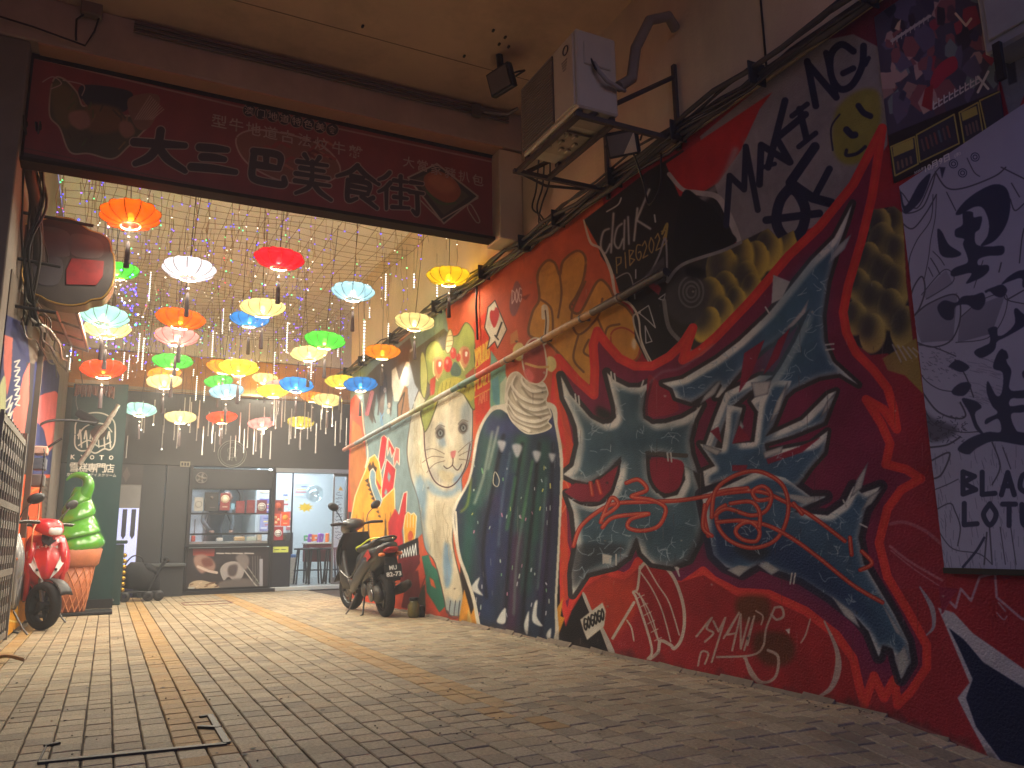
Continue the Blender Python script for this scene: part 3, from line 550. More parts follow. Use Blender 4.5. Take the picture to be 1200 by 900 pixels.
    L([(908, 712), (898, 736), (894, 758), (880, 768), (840, 770)], 2.6, TG); L([(908, 712), (916, 712), (918, 722), (910, 726), (904, 720)], 3, TG); L([(900, 762), (912, 770), (908, 794), (890, 798), (872, 770)], 3.4, TG); L([(874, 772), (880, 790), (892, 802)], 4, TG); L([(886, 716), (894, 722), (892, 732)], 2, TG)
    L([(950, 724), (944, 744), (938, 754)], 2, TG, taper=True); L([(966, 728), (980, 760), (982, 784), (974, 806), (960, 816)], [2, 5, 8, 6, 3], (196, 170, 160)); P([(920, 738), (926, 736), (925, 744)], (230, 220, 210))
    for k in range(30): x = R.uniform(690, 1000); P([(x, 745+(x-690)*.15+R.random()*10), (x+1.2, 746+(x-690)*.15), (x+.4, 748+(x-690)*.15)], (220, 190, 170), al=.6)
    # letter 1
    SH = (58, 54, 56); CO = (80, 108, 122); ED = (214, 214, 208)
    l1 = [(711, 436), (720, 446), (736, 454), (749, 454), (762, 448), (756, 460), (753, 480), (754, 490), (764, 497), (780, 496), (800, 490), (814, 482), (823, 474), (814, 492), (808, 516), (810, 532), (818, 555), (806, 548), (788, 540), (780, 530), (757, 530), (758, 550), (764, 572), (778, 584), (794, 580), (803, 562), (802, 546), (812, 552), (820, 576), (824, 606), (820, 632), (808, 656), (788, 664), (764, 660), (752, 648), (746, 628), (736, 652), (720, 664), (688, 672), (671, 697), (670, 672), (676, 640), (672, 600), (664, 578), (680, 590), (702, 592), (718, 578), (726, 556), (728, 534), (712, 552), (690, 566), (672, 562), (660, 556), (672, 546), (678, 520), (676, 500), (670, 484), (661, 466), (657, 440), (668, 462), (692, 490), (706, 497), (716, 496), (722, 489), (721, 476), (717, 460)]
    L(l1, 11, SH, False, True); 
    G(l1, CO, ED, 5.5, bev=4)
    for q in ([(735, 640), (690, 668), (672, 690), (676, 640)], [(764, 655), (800, 655), (822, 615), (818, 640), (800, 662)]): P(q, (50, 54, 62), True, 3, .8)
    P([(660, 577), (680, 588), (702, 588), (716, 574), (725, 545), (714, 553), (694, 568), (674, 566)], (150, 36, 58)); L([(660, 577), (680, 590), (702, 591), (718, 576), (727, 540)], 2.6, (52, 40, 46))
    P([(762, 538), (798, 540), (800, 558), (794, 573), (780, 578), (768, 570), (762, 556)], (156, 36, 60), True); L([(759, 532), (761, 560), (770, 576)], 4, SH); L([(758, 531), (804, 534)], 5, (84, 78, 74), False)
    P([(760, 440), (772, 448), (790, 466), (795, 480), (780, 487), (760, 487), (758, 470)], (160, 40, 62), True); L([(764, 446), (758, 470), (758, 486)], 3, (110, 36, 56))
    P([(700, 476), (716, 484), (714, 492), (700, 488)], (44, 42, 44), True, 2)
    for cx, cy, cr in ((740, 470, 14), (695, 530, 20), (740, 520, 22), (785, 512, 18), (740, 600, 26), (700, 620, 20), (780, 620, 22)): P([(cx+cr*math.cos(t), cy+cr*.8*math.sin(t)) for t in np.linspace(0, 6.28, 12)], (54, 84, 104), blur=8, al=.55)
    # letter 2 pieces
    C2 = (66, 100, 130); E2 = (210, 212, 212)
    pcs = [[(999, 238), (992, 262), (982, 290), (970, 330), (964, 370), (966, 400), (976, 424), (1006, 451), (984, 438), (960, 442), (930, 456), (905, 478), (888, 482), (880, 470), (900, 452), (915, 430), (932, 400), (950, 360), (930, 380), (918, 392), (896, 408), (880, 422), (860, 445), (842, 466), (838, 466), (846, 452), (841, 447), (826, 462), (810, 472), (792, 466), (788, 455), (776, 449), (800, 444), (840, 420), (866, 400), (900, 368), (928, 334), (952, 304), (978, 278)],
           [(850, 460), (890, 440), (906, 440), (880, 458), (856, 478), (836, 530), (826, 524), (838, 490)],
           [(852, 474), (870, 478), (860, 520), (884, 518), (890, 470), (900, 446), (928, 446), (906, 500), (896, 512), (940, 492), (970, 462), (980, 458), (966, 495), (930, 510), (896, 520), (898, 530), (950, 520), (970, 505), (966, 530), (950, 548), (936, 568), (920, 574), (898, 560), (880, 556), (850, 562), (826, 570), (824, 552), (838, 546), (820, 520), (846, 526), (850, 500)],
           [(822, 580), (850, 570), (888, 552), (920, 560), (950, 582), (968, 582), (930, 600), (970, 604), (990, 590), (1000, 570), (1010, 578), (1032, 570), (1014, 598), (1006, 630), (1012, 660), (1030, 690), (1048, 720), (1064, 752), (1068, 776), (1056, 796), (1046, 760), (1034, 756), (1030, 770), (1018, 740), (1004, 724), (974, 700), (940, 678), (910, 668), (890, 660), (870, 672), (850, 664), (836, 650), (830, 620)]]
    for q in pcs: L(q, 9, SH, False, True)
    L(pcs[3], 16, (44, 40, 58), False, True, al=.8)
    for q in pcs: G(q, C2, E2, 4.6, bev=3.6)
    P([(826, 640), (850, 664), (880, 650), (950, 690), (1010, 724), (1040, 752), (1000, 690), (940, 640), (900, 620), (850, 600)], (26, 48, 92), True, 8, .75)
    P([(900, 370), (960, 300), (960, 400), (930, 440), (890, 450)], (76, 118, 140), True, 9, .6)
    P([(860, 640), (880, 658), (900, 650), (896, 640)], (40, 44, 60), True, 3)
    for q in ([(852, 668), (866, 676), (880, 664), (866, 662)], [(888, 662), (904, 674), (914, 668), (898, 658)], [(974, 698), (1000, 718), (1008, 736), (990, 722)], [(1048, 772), (1056, 796), (1066, 776), (1060, 756)], [(1030, 700), (1060, 748), (1050, 742)], [(906, 576), (950, 582), (968, 581), (944, 592)]): G(q, (196, 194, 190), (150, 152, 158), 2)
    P([(906, 322), (926, 330), (916, 350), (904, 356)], (190, 190, 188)); 
    G([(998, 274), (984, 286), (976, 296), (970, 310), (990, 292)], (196, 196, 200), (140, 146, 156), 2); G([(948, 350), (938, 366), (918, 388), (930, 382), (944, 366)], (204, 204, 202), (150, 150, 156), 2)
    for q in ([(846, 446), (841, 447), (825, 464), (820, 474), (838, 462)], [(880, 448), (904, 446), (900, 462), (884, 466)], [(924, 446), (910, 470), (900, 500), (914, 480)], [(868, 492), (860, 520), (872, 500)], [(824, 520), (846, 528), (840, 534), (824, 526)], [(894, 530), (918, 522), (916, 530), (896, 538)], [(980, 458), (968, 472), (960, 492), (972, 478)], [(1018, 540), (1004, 562), (996, 584), (1010, 572)], [(1034, 572), (1018, 582), (1008, 600), (1022, 590)]): G(q, (206, 204, 200), (120, 122, 130), 1.6)
    for q in ([(858, 520), (866, 498), (876, 510), (880, 516)], [(898, 538), (930, 526), (962, 512), (940, 530), (900, 544)], [(872, 414), (896, 398), (880, 440), (866, 460)], [(912, 398), (926, 384), (912, 420), (894, 440)], [(858, 545), (876, 545), (874, 552), (858, 552)], [(832, 505), (842, 500), (846, 520)]): P(q, (150, 34, 62))
    for q in ([(716, 436), (717, 446)], [(720, 438), (721, 446)], [(754, 446), (752, 452)], [(674, 462), (675, 470)], [(678, 464), (679, 474)], [(782, 531), (783, 540)], [(786, 531), (787, 541)], [(707, 650), (707, 660)], [(722, 650), (722, 662)], [(793, 665), (796, 675)], [(988, 586), (992, 594)], [(1008, 614), (1016, 618)], [(928, 672), (926, 684)], [(932, 672), (930, 684)], [(968, 404), (977, 403)], [(968, 410), (977, 409)], [(897, 360), (902, 368)]): L(q, 2, (206, 204, 198), False)
    P([(706, 649), (717, 651), (716, 661), (707, 660)], (206, 204, 196)); P([(790, 664), (796, 665), (795, 674)], (206, 204, 196))
    # cracks over the letters
    for q in [l1]+pcs:
        C.cliptoo(q); xs = [a for a, b in q]; ys = [b for a, b in q]
        n = int((max(xs)-min(xs))*(max(ys)-min(ys))/300)
        for k in range(n):
            x, y = R.uniform(min(xs), max(xs)), R.uniform(min(ys), max(ys)); an = R.uniform(0, 6.28)
            for br in range(R.choice((1, 2, 3))):
                a2 = an+R.uniform(-1.4, 1.4); p = [(x, y)]
                for j in range(R.choice((2, 3))):
                    a2 += R.uniform(-.7, .7); st = R.uniform(2, 6); p.append((p[-1][0]+st*math.cos(a2), p[-1][1]+st*math.sin(a2)))
                L(p, .8, (176, 194, 204), False, al=.75)
        C.cliptoo(None)
    L([(762, 448), (776, 436), (800, 430), (836, 404)], 3, (176, 172, 168), al=.4, blur=1)
    # red marker scribble
    SC = (222, 84, 62); SD = (186, 44, 40)
    for pts in ([(672, 640), (680, 618), (700, 600), (722, 590), (760, 588), (800, 586), (850, 578), (890, 576), (920, 588), (950, 604), (990, 634)],
                [(876, 572), (840, 578), (826, 600), (830, 628)], [(826, 592), (824, 618), (834, 628)], [(704, 612), (716, 584), (724, 592), (706, 606)], [(734, 566), (748, 562), (758, 574), (740, 582), (764, 586), (780, 596), (772, 616), (752, 622), (736, 618), (740, 608), (760, 602), (720, 606), (706, 618)],
                [(692, 566), (694, 580)], [(700, 564), (704, 578)], [(834, 606), (838, 576), (856, 560), (880, 552), (900, 556), (918, 570), (924, 594), (918, 620), (904, 636), (880, 642), (856, 634), (842, 618), (840, 600), (850, 592)],
                [(838, 604), (852, 596), (880, 604), (898, 598), (904, 580), (894, 570), (882, 576), (888, 586), (904, 584)], [(840, 612), (864, 610), (880, 612), (890, 622), (886, 634), (870, 632), (862, 622), (874, 612), (900, 616), (930, 632), (960, 654), (1000, 686), (1034, 706)], [(856, 590), (880, 588), (890, 600), (890, 618)],
                [(996, 630), (998, 650)], [(1010, 646), (1022, 660), (1008, 668)], [(940, 602), (930, 590)]):
        L(pts, 5, SD); L(pts, 2.6, SC); L([(x-.6, y-.8) for x, y in pts], .9, (238, 150, 120), al=.8)
    # ---- canele cake with cream and cherry
    cake = [(586, 480), (574, 486), (562, 510), (552, 560), (536, 592), (533, 612), (540, 650), (547, 670), (556, 700), (562, 730), (572, 736), (600, 742), (646, 752), (650, 700), (655, 600), (656, 540), (650, 500), (643, 478), (620, 490), (600, 488)]
    P([(586, 474), (572, 482), (558, 510), (549, 560), (532, 592), (530, 612), (536, 650), (544, 674), (553, 702), (560, 736), (570, 742), (648, 760), (653, 700), (658, 600), (660, 540), (654, 500), (646, 472)], (232, 226, 206), True)
    P(cake, (44, 56, 78), True); C.cliptoo(cake, True)
    cols = [((62, 104, 96), 566, 540), ((92, 132, 118), 578, 530), ((46, 72, 108), 590, 560), ((58, 116, 84), 606, 570), ((44, 50, 96), 596, 620), ((34, 82, 72), 632, 580), ((60, 50, 96), 576, 640), ((84, 40, 74), 602, 690), ((40, 60, 110), 574, 670), ((44, 90, 78), 620, 640), ((62, 44, 86), 640, 650), ((40, 100, 84), 548, 640)]
    for c, x, y in cols: L([(x+6, y-60), (x, y), (x-4, y+50)], 13, c, blur=5, al=.8)
    P([(574, 486), (600, 492), (643, 480), (656, 520), (640, 506), (600, 510), (570, 510)], (66, 72, 120), True, 4, .8)
    for pts, w, c, a in (([(590, 510), (576, 580), (566, 640), (570, 700)], 4, (18, 22, 40), .8), ([(612, 520), (602, 590), (596, 660), (592, 730)], 4, (20, 24, 38), .8), ([(632, 520), (624, 600), (616, 680), (612, 740)], 4, (18, 22, 36), .8), ([(648, 520), (645, 600), (638, 700), (634, 745)], 4, (26, 24, 46), .8),
                         ([(577, 506), (566, 560), (556, 590)], 3, (206, 214, 196), .6), ([(584, 500), (572, 550)], 1.6, (226, 230, 214), .8), ([(616, 590), (606, 650), (602, 720)], 2.6, (130, 170, 150), .55), ([(640, 560), (636, 620), (630, 690)], 2.4, (120, 166, 150), .5), ([(598, 530), (588, 590), (584, 640)], 2.2, (120, 150, 170), .5), ([(624, 540), (612, 610)], 3, (80, 150, 96), .7), ([(604, 560), (594, 620)], 4, (70, 140, 84), .6)): L(pts, w, c, al=a, blur=1)
    for x, y, r in ((588, 522, 5), (606, 527, 6), (629, 534, 5), (647, 536, 4)): P([(x-r, y-4), (x, y-r*1.2), (x+r, y-3), (x, y+r*1.6)], (206, 208, 214), True, 1.4, .9)
    for k in range(46):
        x, y = R.uniform(552, 648), R.uniform(540, 735); L([(x, y), (x+R.uniform(-1, 1), y+R.uniform(1, 5))], R.uniform(.8, 1.8), R.choice(((236, 226, 120), (220, 236, 220), (240, 160, 190), (150, 220, 150), (230, 230, 240))), False, al=.8)
    for q in ([(552, 690), (562, 676), (560, 688), (566, 698)], [(582, 728), (592, 712), (592, 730)], [(626, 708), (630, 704), (629, 722), (636, 734), (624, 728)], [(614, 732), (620, 716), (618, 744)], [(640, 744), (646, 736), (644, 752)]): P(q, (226, 230, 226), True, .5)
    L([(540, 600), (548, 590), (552, 560)], 2, (210, 220, 60), al=.6, blur=1)
    C.cliptoo(None); L([(580, 553), (578, 566), (583, 570), (585, 562)], 1, CREAM, True, True)
    L([(546, 672), (556, 704), (562, 736)], 3, (232, 226, 206)); L([(534, 600), (538, 650), (548, 676)], 2.4, (232, 226, 206))
    cr = [(592, 470), (595, 444), (606, 436), (620, 448), (636, 448), (642, 460), (640, 470), (646, 486), (642, 494), (646, 500), (636, 506), (618, 508), (604, 498), (596, 486)]
    P(cr, (214, 204, 180), True); C.cliptoo(cr, True)
    for q in ([(598, 450), (594, 464), (604, 478), (622, 486), (642, 484)], [(604, 440), (600, 452), (612, 466), (630, 472), (642, 466)], [(594, 468), (596, 482), (610, 494), (630, 500), (646, 492)], [(612, 438), (612, 448), (624, 458), (640, 456)], [(592, 476), (600, 494), (620, 505)], [(622, 446), (634, 452), (640, 450)], [(600, 458), (608, 472), (626, 480), (644, 476)], [(596, 474), (606, 488), (626, 494), (644, 488)]):
        L([(x+1.5, y+2.5) for x, y in q], 4, (146, 136, 116), blur=1, al=.8); L(q, [1.2, 3, 4, 3, 1.4][:len(q)], (238, 232, 214), blur=.4)
    for q in ([(612, 454), (622, 466), (636, 468)], [(606, 470), (616, 482), (634, 490)]): L(q, 2.2, (120, 110, 92), blur=.8, al=.7)
    C.cliptoo(None); L(cr, 1.6, (232, 226, 206), True, True)
    P([(601, 410), (606, 402), (613, 404), (615, 420), (605, 422)], (238, 220, 140), True); P([(642, 418), (650, 420), (652, 430), (646, 436), (640, 430)], (238, 222, 150), True)
    ch = [(612, 420), (618, 402), (628, 396), (636, 402), (640, 420), (640, 440), (630, 450), (618, 444)]; P(ch, (186, 78, 68), True); L(ch, 2, CREAM, True, True)
    P([(614, 434), (620, 432), (626, 442), (622, 448), (616, 442)], (226, 110, 104), True, 1); P([(620, 404), (630, 400), (634, 412), (624, 416)], (150, 60, 52), True, 1); L([(616, 426), (630, 430), (642, 430)], 3, (222, 180, 110)); 
    L([(638, 402), (641, 380), (640, 362), (637, 360), (637, 372)], 5, CREAM); L([(638, 400), (640, 378), (639, 364)], 1.6, (92, 70, 56))
    # ---- right hand red field
    L([(1043, 614), (1060, 612), (1084, 622), (1106, 640)], 4, (176, 96, 110)); L([(1043, 640), (1066, 658), (1104, 680)], 3, (186, 110, 122)); L([(1044, 645), (1070, 666), (1100, 686)], 1.6, (186, 110, 122))
    L([(1078, 688), (1092, 712), (1094, 734), (1086, 744)], [2, 6, 4, 2], (170, 160, 172))
    P([(1099, 712), (1118, 718), (1140, 742), (1166, 760), (1200, 784), (1340, 860), (1340, 980), (1190, 980), (1160, 890), (1138, 850), (1122, 818), (1136, 800)], (196, 192, 204))
    P([(1112, 736), (1130, 750), (1152, 776), (1200, 806), (1340, 900), (1340, 980), (1200, 980), (1172, 890), (1144, 852), (1132, 818), (1140, 796), (1124, 760)], (22, 30, 70))
    L([(1104, 718), (1112, 704), (1120, 712), (1126, 690), (1138, 704), (1148, 676), (1166, 672), (1168, 700), (1196, 724), (1200, 726)], 3, (186, 150, 168), False)
    L([(1170, 706), (1178, 716)], 2, (186, 150, 168)); L([(1168, 718), (1176, 726), (1180, 722)], 1.6, (186, 150, 168))
    P([(1140, -150), (1340, -150), (1340, 70), (1200, 112), (1186, 150), (1164, 60)], (126, 134, 152)); P([(1178, 62), (1188, 60), (1192, 96), (1182, 100)], (60, 66, 84))
    P([(1100, 688), (1124, 690), (1116, 700), (1104, 720)], (150, 36, 70))
    # bottom scuffs, splashes and grime above the paving
    for k in range(90):
        t = k/90; x = 490+680*t; y = 722+(150*t if t < .8 else 120+(t-.8)*260)+R.uniform(-10, 2); P([(x-R.uniform(4, 14), y+14), (x-3, y-R.uniform(2, 12)), (x+R.uniform(2, 8), y-R.uniform(0, 8)), (x+R.uniform(6, 16), y+14)], R.choice(((70, 54, 46), (96, 80, 66), (50, 40, 38))), True, 1.5, .28)
    for k in range(40):
        x = R.uniform(560, 1150); y = R.uniform(380, 760); n = R.uniform(8, 46); L([(x, y), (x+R.uniform(-.6, .6), y+n*.5), (x, y+n)], [R.uniform(.8, 1.6), .9, .4], R.choice(((60, 44, 44), (190, 150, 140), (100, 60, 56))), al=.35)
    for k in range(46):
        x = R.uniform(500, 1160); y = R.uniform(330, 820); s_ = R.uniform(.8, 2.4); P([(x-s_, y), (x, y-s_*R.uniform(.4, 1)), (x+s_*R.uniform(.5, 1.5), y), (x, y+s_)], R.choice(((206, 196, 180), (60, 54, 52), (150, 130, 116))), al=.7)
    L([(620, 752), (700, 768), (760, 780), (860, 800), (960, 820), (1060, 846), (1170, 892)], 2.4, (170, 150, 140), al=.45, blur=.6)
    for k in range(70):
        x = R.uniform(500, 1150); y = R.uniform(300, 780); L([(x, y), (x+R.uniform(-1, 1), y+R.uniform(2, 9))], R.uniform(.5, 1.1), R.choice(((60, 50, 50), (220, 210, 200))), False, al=.3)
    return C
# ================================================================ THE SETTING
R0 = random.Random(11)
M_plaster = mat('aged_plaster', (222, 204, 172), .85, var=.07, vs=2, bump=.25, bs=40, stain=.35, streak=1)
M_plaster2 = mat('grey_wall_tile', (168, 160, 152), .6, var=.06, vs=2, bump=.1, bs=30, stain=.3)
M_ceil = mat('ceiling_paint', (206, 178, 150), .9, var=.08, vs=1.5, bump=.2, bs=35, stain=.5)
M_ceil2 = mat('ceiling_paint_pale', (230, 226, 216), .9, var=.06, vs=1.5, bump=.15, bs=35, stain=.2)
M_conc = mat('beam_concrete', (184, 168, 150), .9, var=.12, vs=4, bump=.4, bs=30, stain=.4, streak=1)
M_black = mat('black_rubber_cable', (30, 28, 28), .5, var=.2)
M_dark = mat('dark_metal', (46, 44, 44), .45, metal=.6, var=.2)
M_grey = mat('grey_steel', (120, 116, 110), .5, metal=.5, var=.15, stain=.3)
M_white = mat('white_enamel', (222, 220, 212), .35, var=.04)
M_grout = mat('dark_joint_sand', (66, 50, 38), .95, var=.3, vs=20, bump=.3)
def gz(x, y):
    k = min(1, max(0, (x-1.9)/1.0)); t = max(0, 2.7-y); return -.16*k*min(t, 1.2)*(1.3 if t < 1.2 else 1.3)*.7
gr = MB()
xs = [-14, -6, -3]+[-2+.3*i for i in range(21)]+[5, 8, 16]; ys = [-12, -6, -3]+[-2+.2*i for i in range(28)]+[5, 8, 12, 16, 22, 40]
gr.add([(x, y, gz(x, y)-.014) for y in ys for x in xs], [(j*len(xs)+i, j*len(xs)+i+1, (j+1)*len(xs)+i+1, (j+1)*len(xs)+i) for j in range(len(ys)-1) for i in range(len(xs)-1)])
ground = gr.build('ground', M_grout, kind='structure')
# paving: narrow pavers laid in columns down the alley, two ochre bands
PW, PL = .112, .132
gcol = [(172, 156, 128), (164, 148, 120), (178, 162, 134), (156, 140, 114), (168, 148, 118), (148, 134, 112)]
ycol = [(178, 146, 98), (168, 136, 90), (172, 144, 102)]
PM = [mat('paver_grey_%d' % i, c, .72, var=.34, vs=75, bump=.6, bs=170, spec=.35, stain=.55) for i, c in enumerate(gcol)]
YM = [mat('paver_ochre_%d' % i, c, .75, var=.2, vs=55, bump=.5, bs=180, spec=.35, stain=.3) for i, c in enumerate(ycol)]
def paver_geo(w, l):
    a, b, e = w/2-.0035, l/2-.0019, .004
    vs = [(-a, -b, -.02), (a, -b, -.02), (a, b, -.02), (-a, b, -.02), (-a, -b, -.004), (a, -b, -.004), (a, b, -.004), (-a, b, -.004), (-a+e, -b+e, 0), (a-e, -b+e, 0), (a-e, b-e, 0), (-a+e, b-e, 0)]
    fs = [(0, 1, 5, 4), (1, 2, 6, 5), (2, 3, 7, 6), (3, 0, 4, 7), (4, 5, 9, 8), (5, 6, 10, 9), (6, 7, 11, 10), (7, 4, 8, 11), (8, 9, 10, 11)]
    return vs, fs
pv, pf = paver_geo(PW, PL)
protos = [MB().add(pv, pf).mesh('paver', m) for m in PM+YM]
stuff = {}; singles = []
near, nearY = -.75, 2.62
nc = int((4.6+1.6)/PW)
for c in range(nc):
    x = -1.6+PW*(c+.5)
    if x > 3.19 : continue
    off = R0.random()*PL; y = 1.2+off; yel = .34 < x < .56 or 1.6 < x < 1.83 or -.74 < x < -.62
    while y < 14.55:
        k = R0.randrange(3)+6 if (yel and y > 3.0+R0.random()*1.0) else R0.choice((0, 0, 1, 2, 3, 4, 5))
        jx, jy, jz, ta, tb = R0.uniform(-.0015, .0015), R0.uniform(-.003, .003), R0.uniform(-.0022, .0006), R0.uniform(-.012, .012), R0.uniform(-.01, .01)
        px, py = to_px(np.array([x, y, 0]))
        if y < 2.8: ta += (gz(x, y+.05)-gz(x, y-.05))/.1; tb -= (gz(x+.05, y)-gz(x-.05, y))/.1
        rec = (x+jx, y+jy, gz(x, y)+jz, ta, tb, k)
        if -20 < px < 1220 and 600 < py < 905: singles.append((math.hypot(x, y), rec))
        else: stuff.setdefault(k, []).append(rec)
        y += PL
singles.sort(key=lambda t: t[0])
for i, (_, (x, y, z, ta, tb, k)) in enumerate(singles):
    if i < 300:
        o = bpy.data.objects.new('paver', protos[k]); COL.objects.link(o); o.location = (x, y, z); o.rotation_euler = (ta, tb, 0); o.parent = ground
    else: stuff.setdefault(k, []).append((x, y, z, ta, tb, k))
V = np.array(pv); nv = []; nf = []; ni = []; 
for k, L_ in stuff.items():
    for (x, y, z, ta, tb, _) in L_:
        n = len(nv)*12; w = V.copy(); w[:, 2] += w[:, 1]*ta-w[:, 0]*tb; nv.append(w+np.array([x, y, z])); nf += [tuple(i+n for i in f) for f in pf]; ni += [k]*9
me = bpy.data.meshes.new('paver_field'); me.from_pydata(np.concatenate(nv).tolist(), [], nf)
for m in PM+YM: me.materials.append(m)
me.polygons.foreach_set('material_index', ni); me.update()
o = bpy.data.objects.new('paver_field', me); COL.objects.link(o); o.parent = ground; o['kind'] = 'stuff'
# ceilings (one before the beam, one over the lanterns), each open to the sky beyond its edge
MB().box((.8, 3.575, 4.80), (4.8, 5.55, .16)).build('ceiling', M_ceil, kind='structure')
MB().box((2.1, 10.7, 4.80), (5.7, 8.7, .16)).build('ceiling', M_ceil2, kind='structure')
beam = MB().box((.8, 6.2, 4.54), (4.8, .30, .358), bev=.01).build('beam', M_conc, kind='structure')
# a thin pale strip painted along the beam's underside edge
MB().box((1.15, 6.2, 4.352), (3.7, .29, .012)).build('beam_soffit', mat('soffit_paint', (206, 160, 126), .85, var=.06), kind='structure')
# right hand wall: the mural below, plaster above
ZT = 3.36
C_mural = paint_mural()
mw = MB().box((3.355, 5.2, 1.53), (.30, 13.4, 3.66)).build('mural_wall', M_plaster, label='long painted wall covered in graffiti along the right side of the alley', cat='wall')
Y0, Y1, Z0 = 1.0, 11.9, -.3
MP = print_mat('mural_paint', C_mural, (3.2, Y0, Z0), (0, 1, 0), (0, 0, 1), Y1-Y0, ZT-Z0, 3600, 1150, rough=.8, wear=.4, bump=.75, spec=.14)
q = MB().add([(3.2, -1.5, Z0), (3.2, 11.9, Z0), (3.2, 11.9, ZT), (3.2, -1.5, ZT), (3.206, -1.5, Z0), (3.206, 11.9, Z0), (3.206, 11.9, ZT), (3.206, -1.5, ZT)], [(0, 3, 2, 1), (4, 5, 6, 7), (3, 7, 6, 2), (0, 1, 5, 4), (1, 2, 6, 5)]).build('painted_mural', MP, mw)
uvmap(q, lambda c: ((c.y-Y0)/(Y1-Y0), (c.z-Z0)/(ZT-Z0)))
del C_mural
MB().box((3.45, 5.2, 5.2), (.5, 13.4, 3.66)).build('upper_wall', M_plaster, label='plain plastered wall above the mural carrying the air conditioner', cat='wall')
fil = MB(); ra = random.Random(44); yy = -1.4
while yy < 11.8:
    L_ = ra.uniform(.12, .4); h1, d1 = ra.uniform(.012, .035), ra.uniform(.01, .04); z_ = gz(3.15, yy)
    fil.add([(3.2, yy, z_-.02), (3.2, yy+L_, z_-.02), (3.2, yy+L_, z_+h1), (3.2, yy, z_+h1*ra.uniform(.6, 1.2)), (3.2-d1, yy, z_-.002), (3.2-d1*ra.uniform(.6, 1.3), yy+L_, z_-.002)], [(3, 2, 5, 4), (0, 4, 5, 1), (0, 3, 4), (1, 5, 2)]); yy += L_
fil.build('mortar_edge', mat('old_mortar', (120, 106, 90), .95, var=.25, vs=25, bump=.5, bs=60), mw)
uw = bpy.data.objects['upper_wall']
for y_ in (3.6, 4.2, 5.5): MB().box((y_ and 1.0, y_, 4.7185), (4.2, .006, .003)).build('form_line', mat('form_line', (120, 98, 80), .9), bpy.data.objects['ceiling'])
MB().box((3.197, 3.02, 4.4), (.006, .012, 2.0)).build('joint', M_dark, uw)
MB().box((3.185, 5.2, 3.40), (.03, 13.4, .05), bev=.006).build('ledge', mat('ledge_render', (150, 138, 120), .9, bump=.3, stain=.4), uw)
# pillar at the beam's right end, column at its left end
MB().box((3.08, 6.21, 3.905), (.235, .30, .87), bev=.008).build('pillar', M_plaster, label='short plastered pillar under the right end of the beam', cat='pillar')
MB().box((-1.28, 6.22, 2.17), (1.06, .30, 4.38), bev=.008).build('column', mat('column_paint', (126, 118, 108), .85, var=.1, bump=.3, stain=.3, streak=1), label='grey column below the left end of the beam', cat='column')
# left hand wall
lw = MB().box((-1.0, 10.6, 2.36), (.48, 8.5, 4.74)).build('left_wall', mat('left_wall_render', (132, 122, 110), .9, var=.12, bump=.4, bs=30, stain=.5, streak=1), label='weathered rendered wall on the left behind the lit signs', cat='wall')
MB().box((-1.8, 1.9, 2.4), (.4, 8.9, 4.8)).build('side_wall', mat('side_wall_render', (128, 116, 104), .9, var=.1, bump=.3, stain=.4), label='plain dim wall left of the camera, before the column', cat='wall')
# conduits along the beam and its corner
cd = thing('conduit_run', 'painted conduits running along the top of the concrete beam', 'conduit', (0, 6.03, 4.68))
for k, dz in enumerate((0, -.035, -.07)):
    pts = [(-.1+.35*i, R0.uniform(-.004, .004), dz+R0.uniform(-.004, .004)-.0*i) for i in range(10)]
    MB().tube(pts, .011, 6).build('conduit', mat('conduit_paint', (112, 100, 88), .7), cd)
MB().box((2.72, -.005, -.035), (.09, .04, .12), bev=.006).build('clip', M_grey, cd)
MB().tube([(2.8, 0, -.03), (2.95, -.01, -.02), (3.04, -.02, .0), (3.1, -.1, .03)], .014, 6).build('conduit', M_plaster2, cd)
jb = thing('junction_box', 'small square junction box with hanging cable on the beam', 'junction box', tuple(on(108, 8, 'Y', 6.0)))
MB().box((0, 0, 0), (.14, .07, .16), bev=.01).build('box', mat('box_paint', (128, 112, 98), .7), jb)
MB().tube([(-.05, 0, -.08), (-.09, -.01, -.14), (-.085, -.01, -.26), (-.08, 0, -.3)], .008, 6).build('cable', M_black, jb)
MB().tube([(.05, 0, -.08), (.03, -.01, -.2), (-.02, -.01, -.33), (-.35, 0, -.27), (-.9, 0, -.22)], .007, 6).build('cable', M_black, jb)
# the far frontage stands across the alley at Y = 14.6
YS = 14.6
def F(px, py, y=YS): return on(px, py, 'Y', y)
M_fas = mat('dark_fascia', (58, 56, 51), .6, var=.12, vs=2, stain=.3)
M_blk = mat('black_panel', (42, 42, 42), .5, var=.12, vs=2)
sh = thing('food_shop', 'dark fronted food shop with serving window and lit doorway closing the alley', 'shop', (1.9, YS, 0))
def SP(mb, n, m, **k):
    o = mb.build(n, m, sh, **k); o.matrix_parent_inverse = Matrix.Translation((-1.9, -YS, 0)); return o
SP(MB().box((2.0, YS+.1, 2.76), (6.0, .2, 1.24), bev=.01), 'fascia', M_fas)
SP(MB().box((2.0, YS+.10, 4.40), (6.0, .2, .66)), 'wall', M_ceil2)
SP(MB().box((2.0, YS+.12, 3.72), (6.0, .2, .67), bev=.01), 'wall', mat('ochre_wall', (200, 142, 66), .8, var=.15, vs=3, bump=.3, stain=.4))
SP(MB().box((2.0, YS-.02, 3.42), (6.0, .10, .05), bev=.008), 'ledge', mat('pale_trim', (168, 148, 110), .6))
SP(MB().box((-.35, YS+.1, 1.07), (.8, .2, 2.13)), 'wall', M_fas)
for i in range(2): SP(MB().box((.62+.37*i+.0, YS+.05, 1.075), (.362, .10, 2.13), bev=.008), 'panel', M_blk)
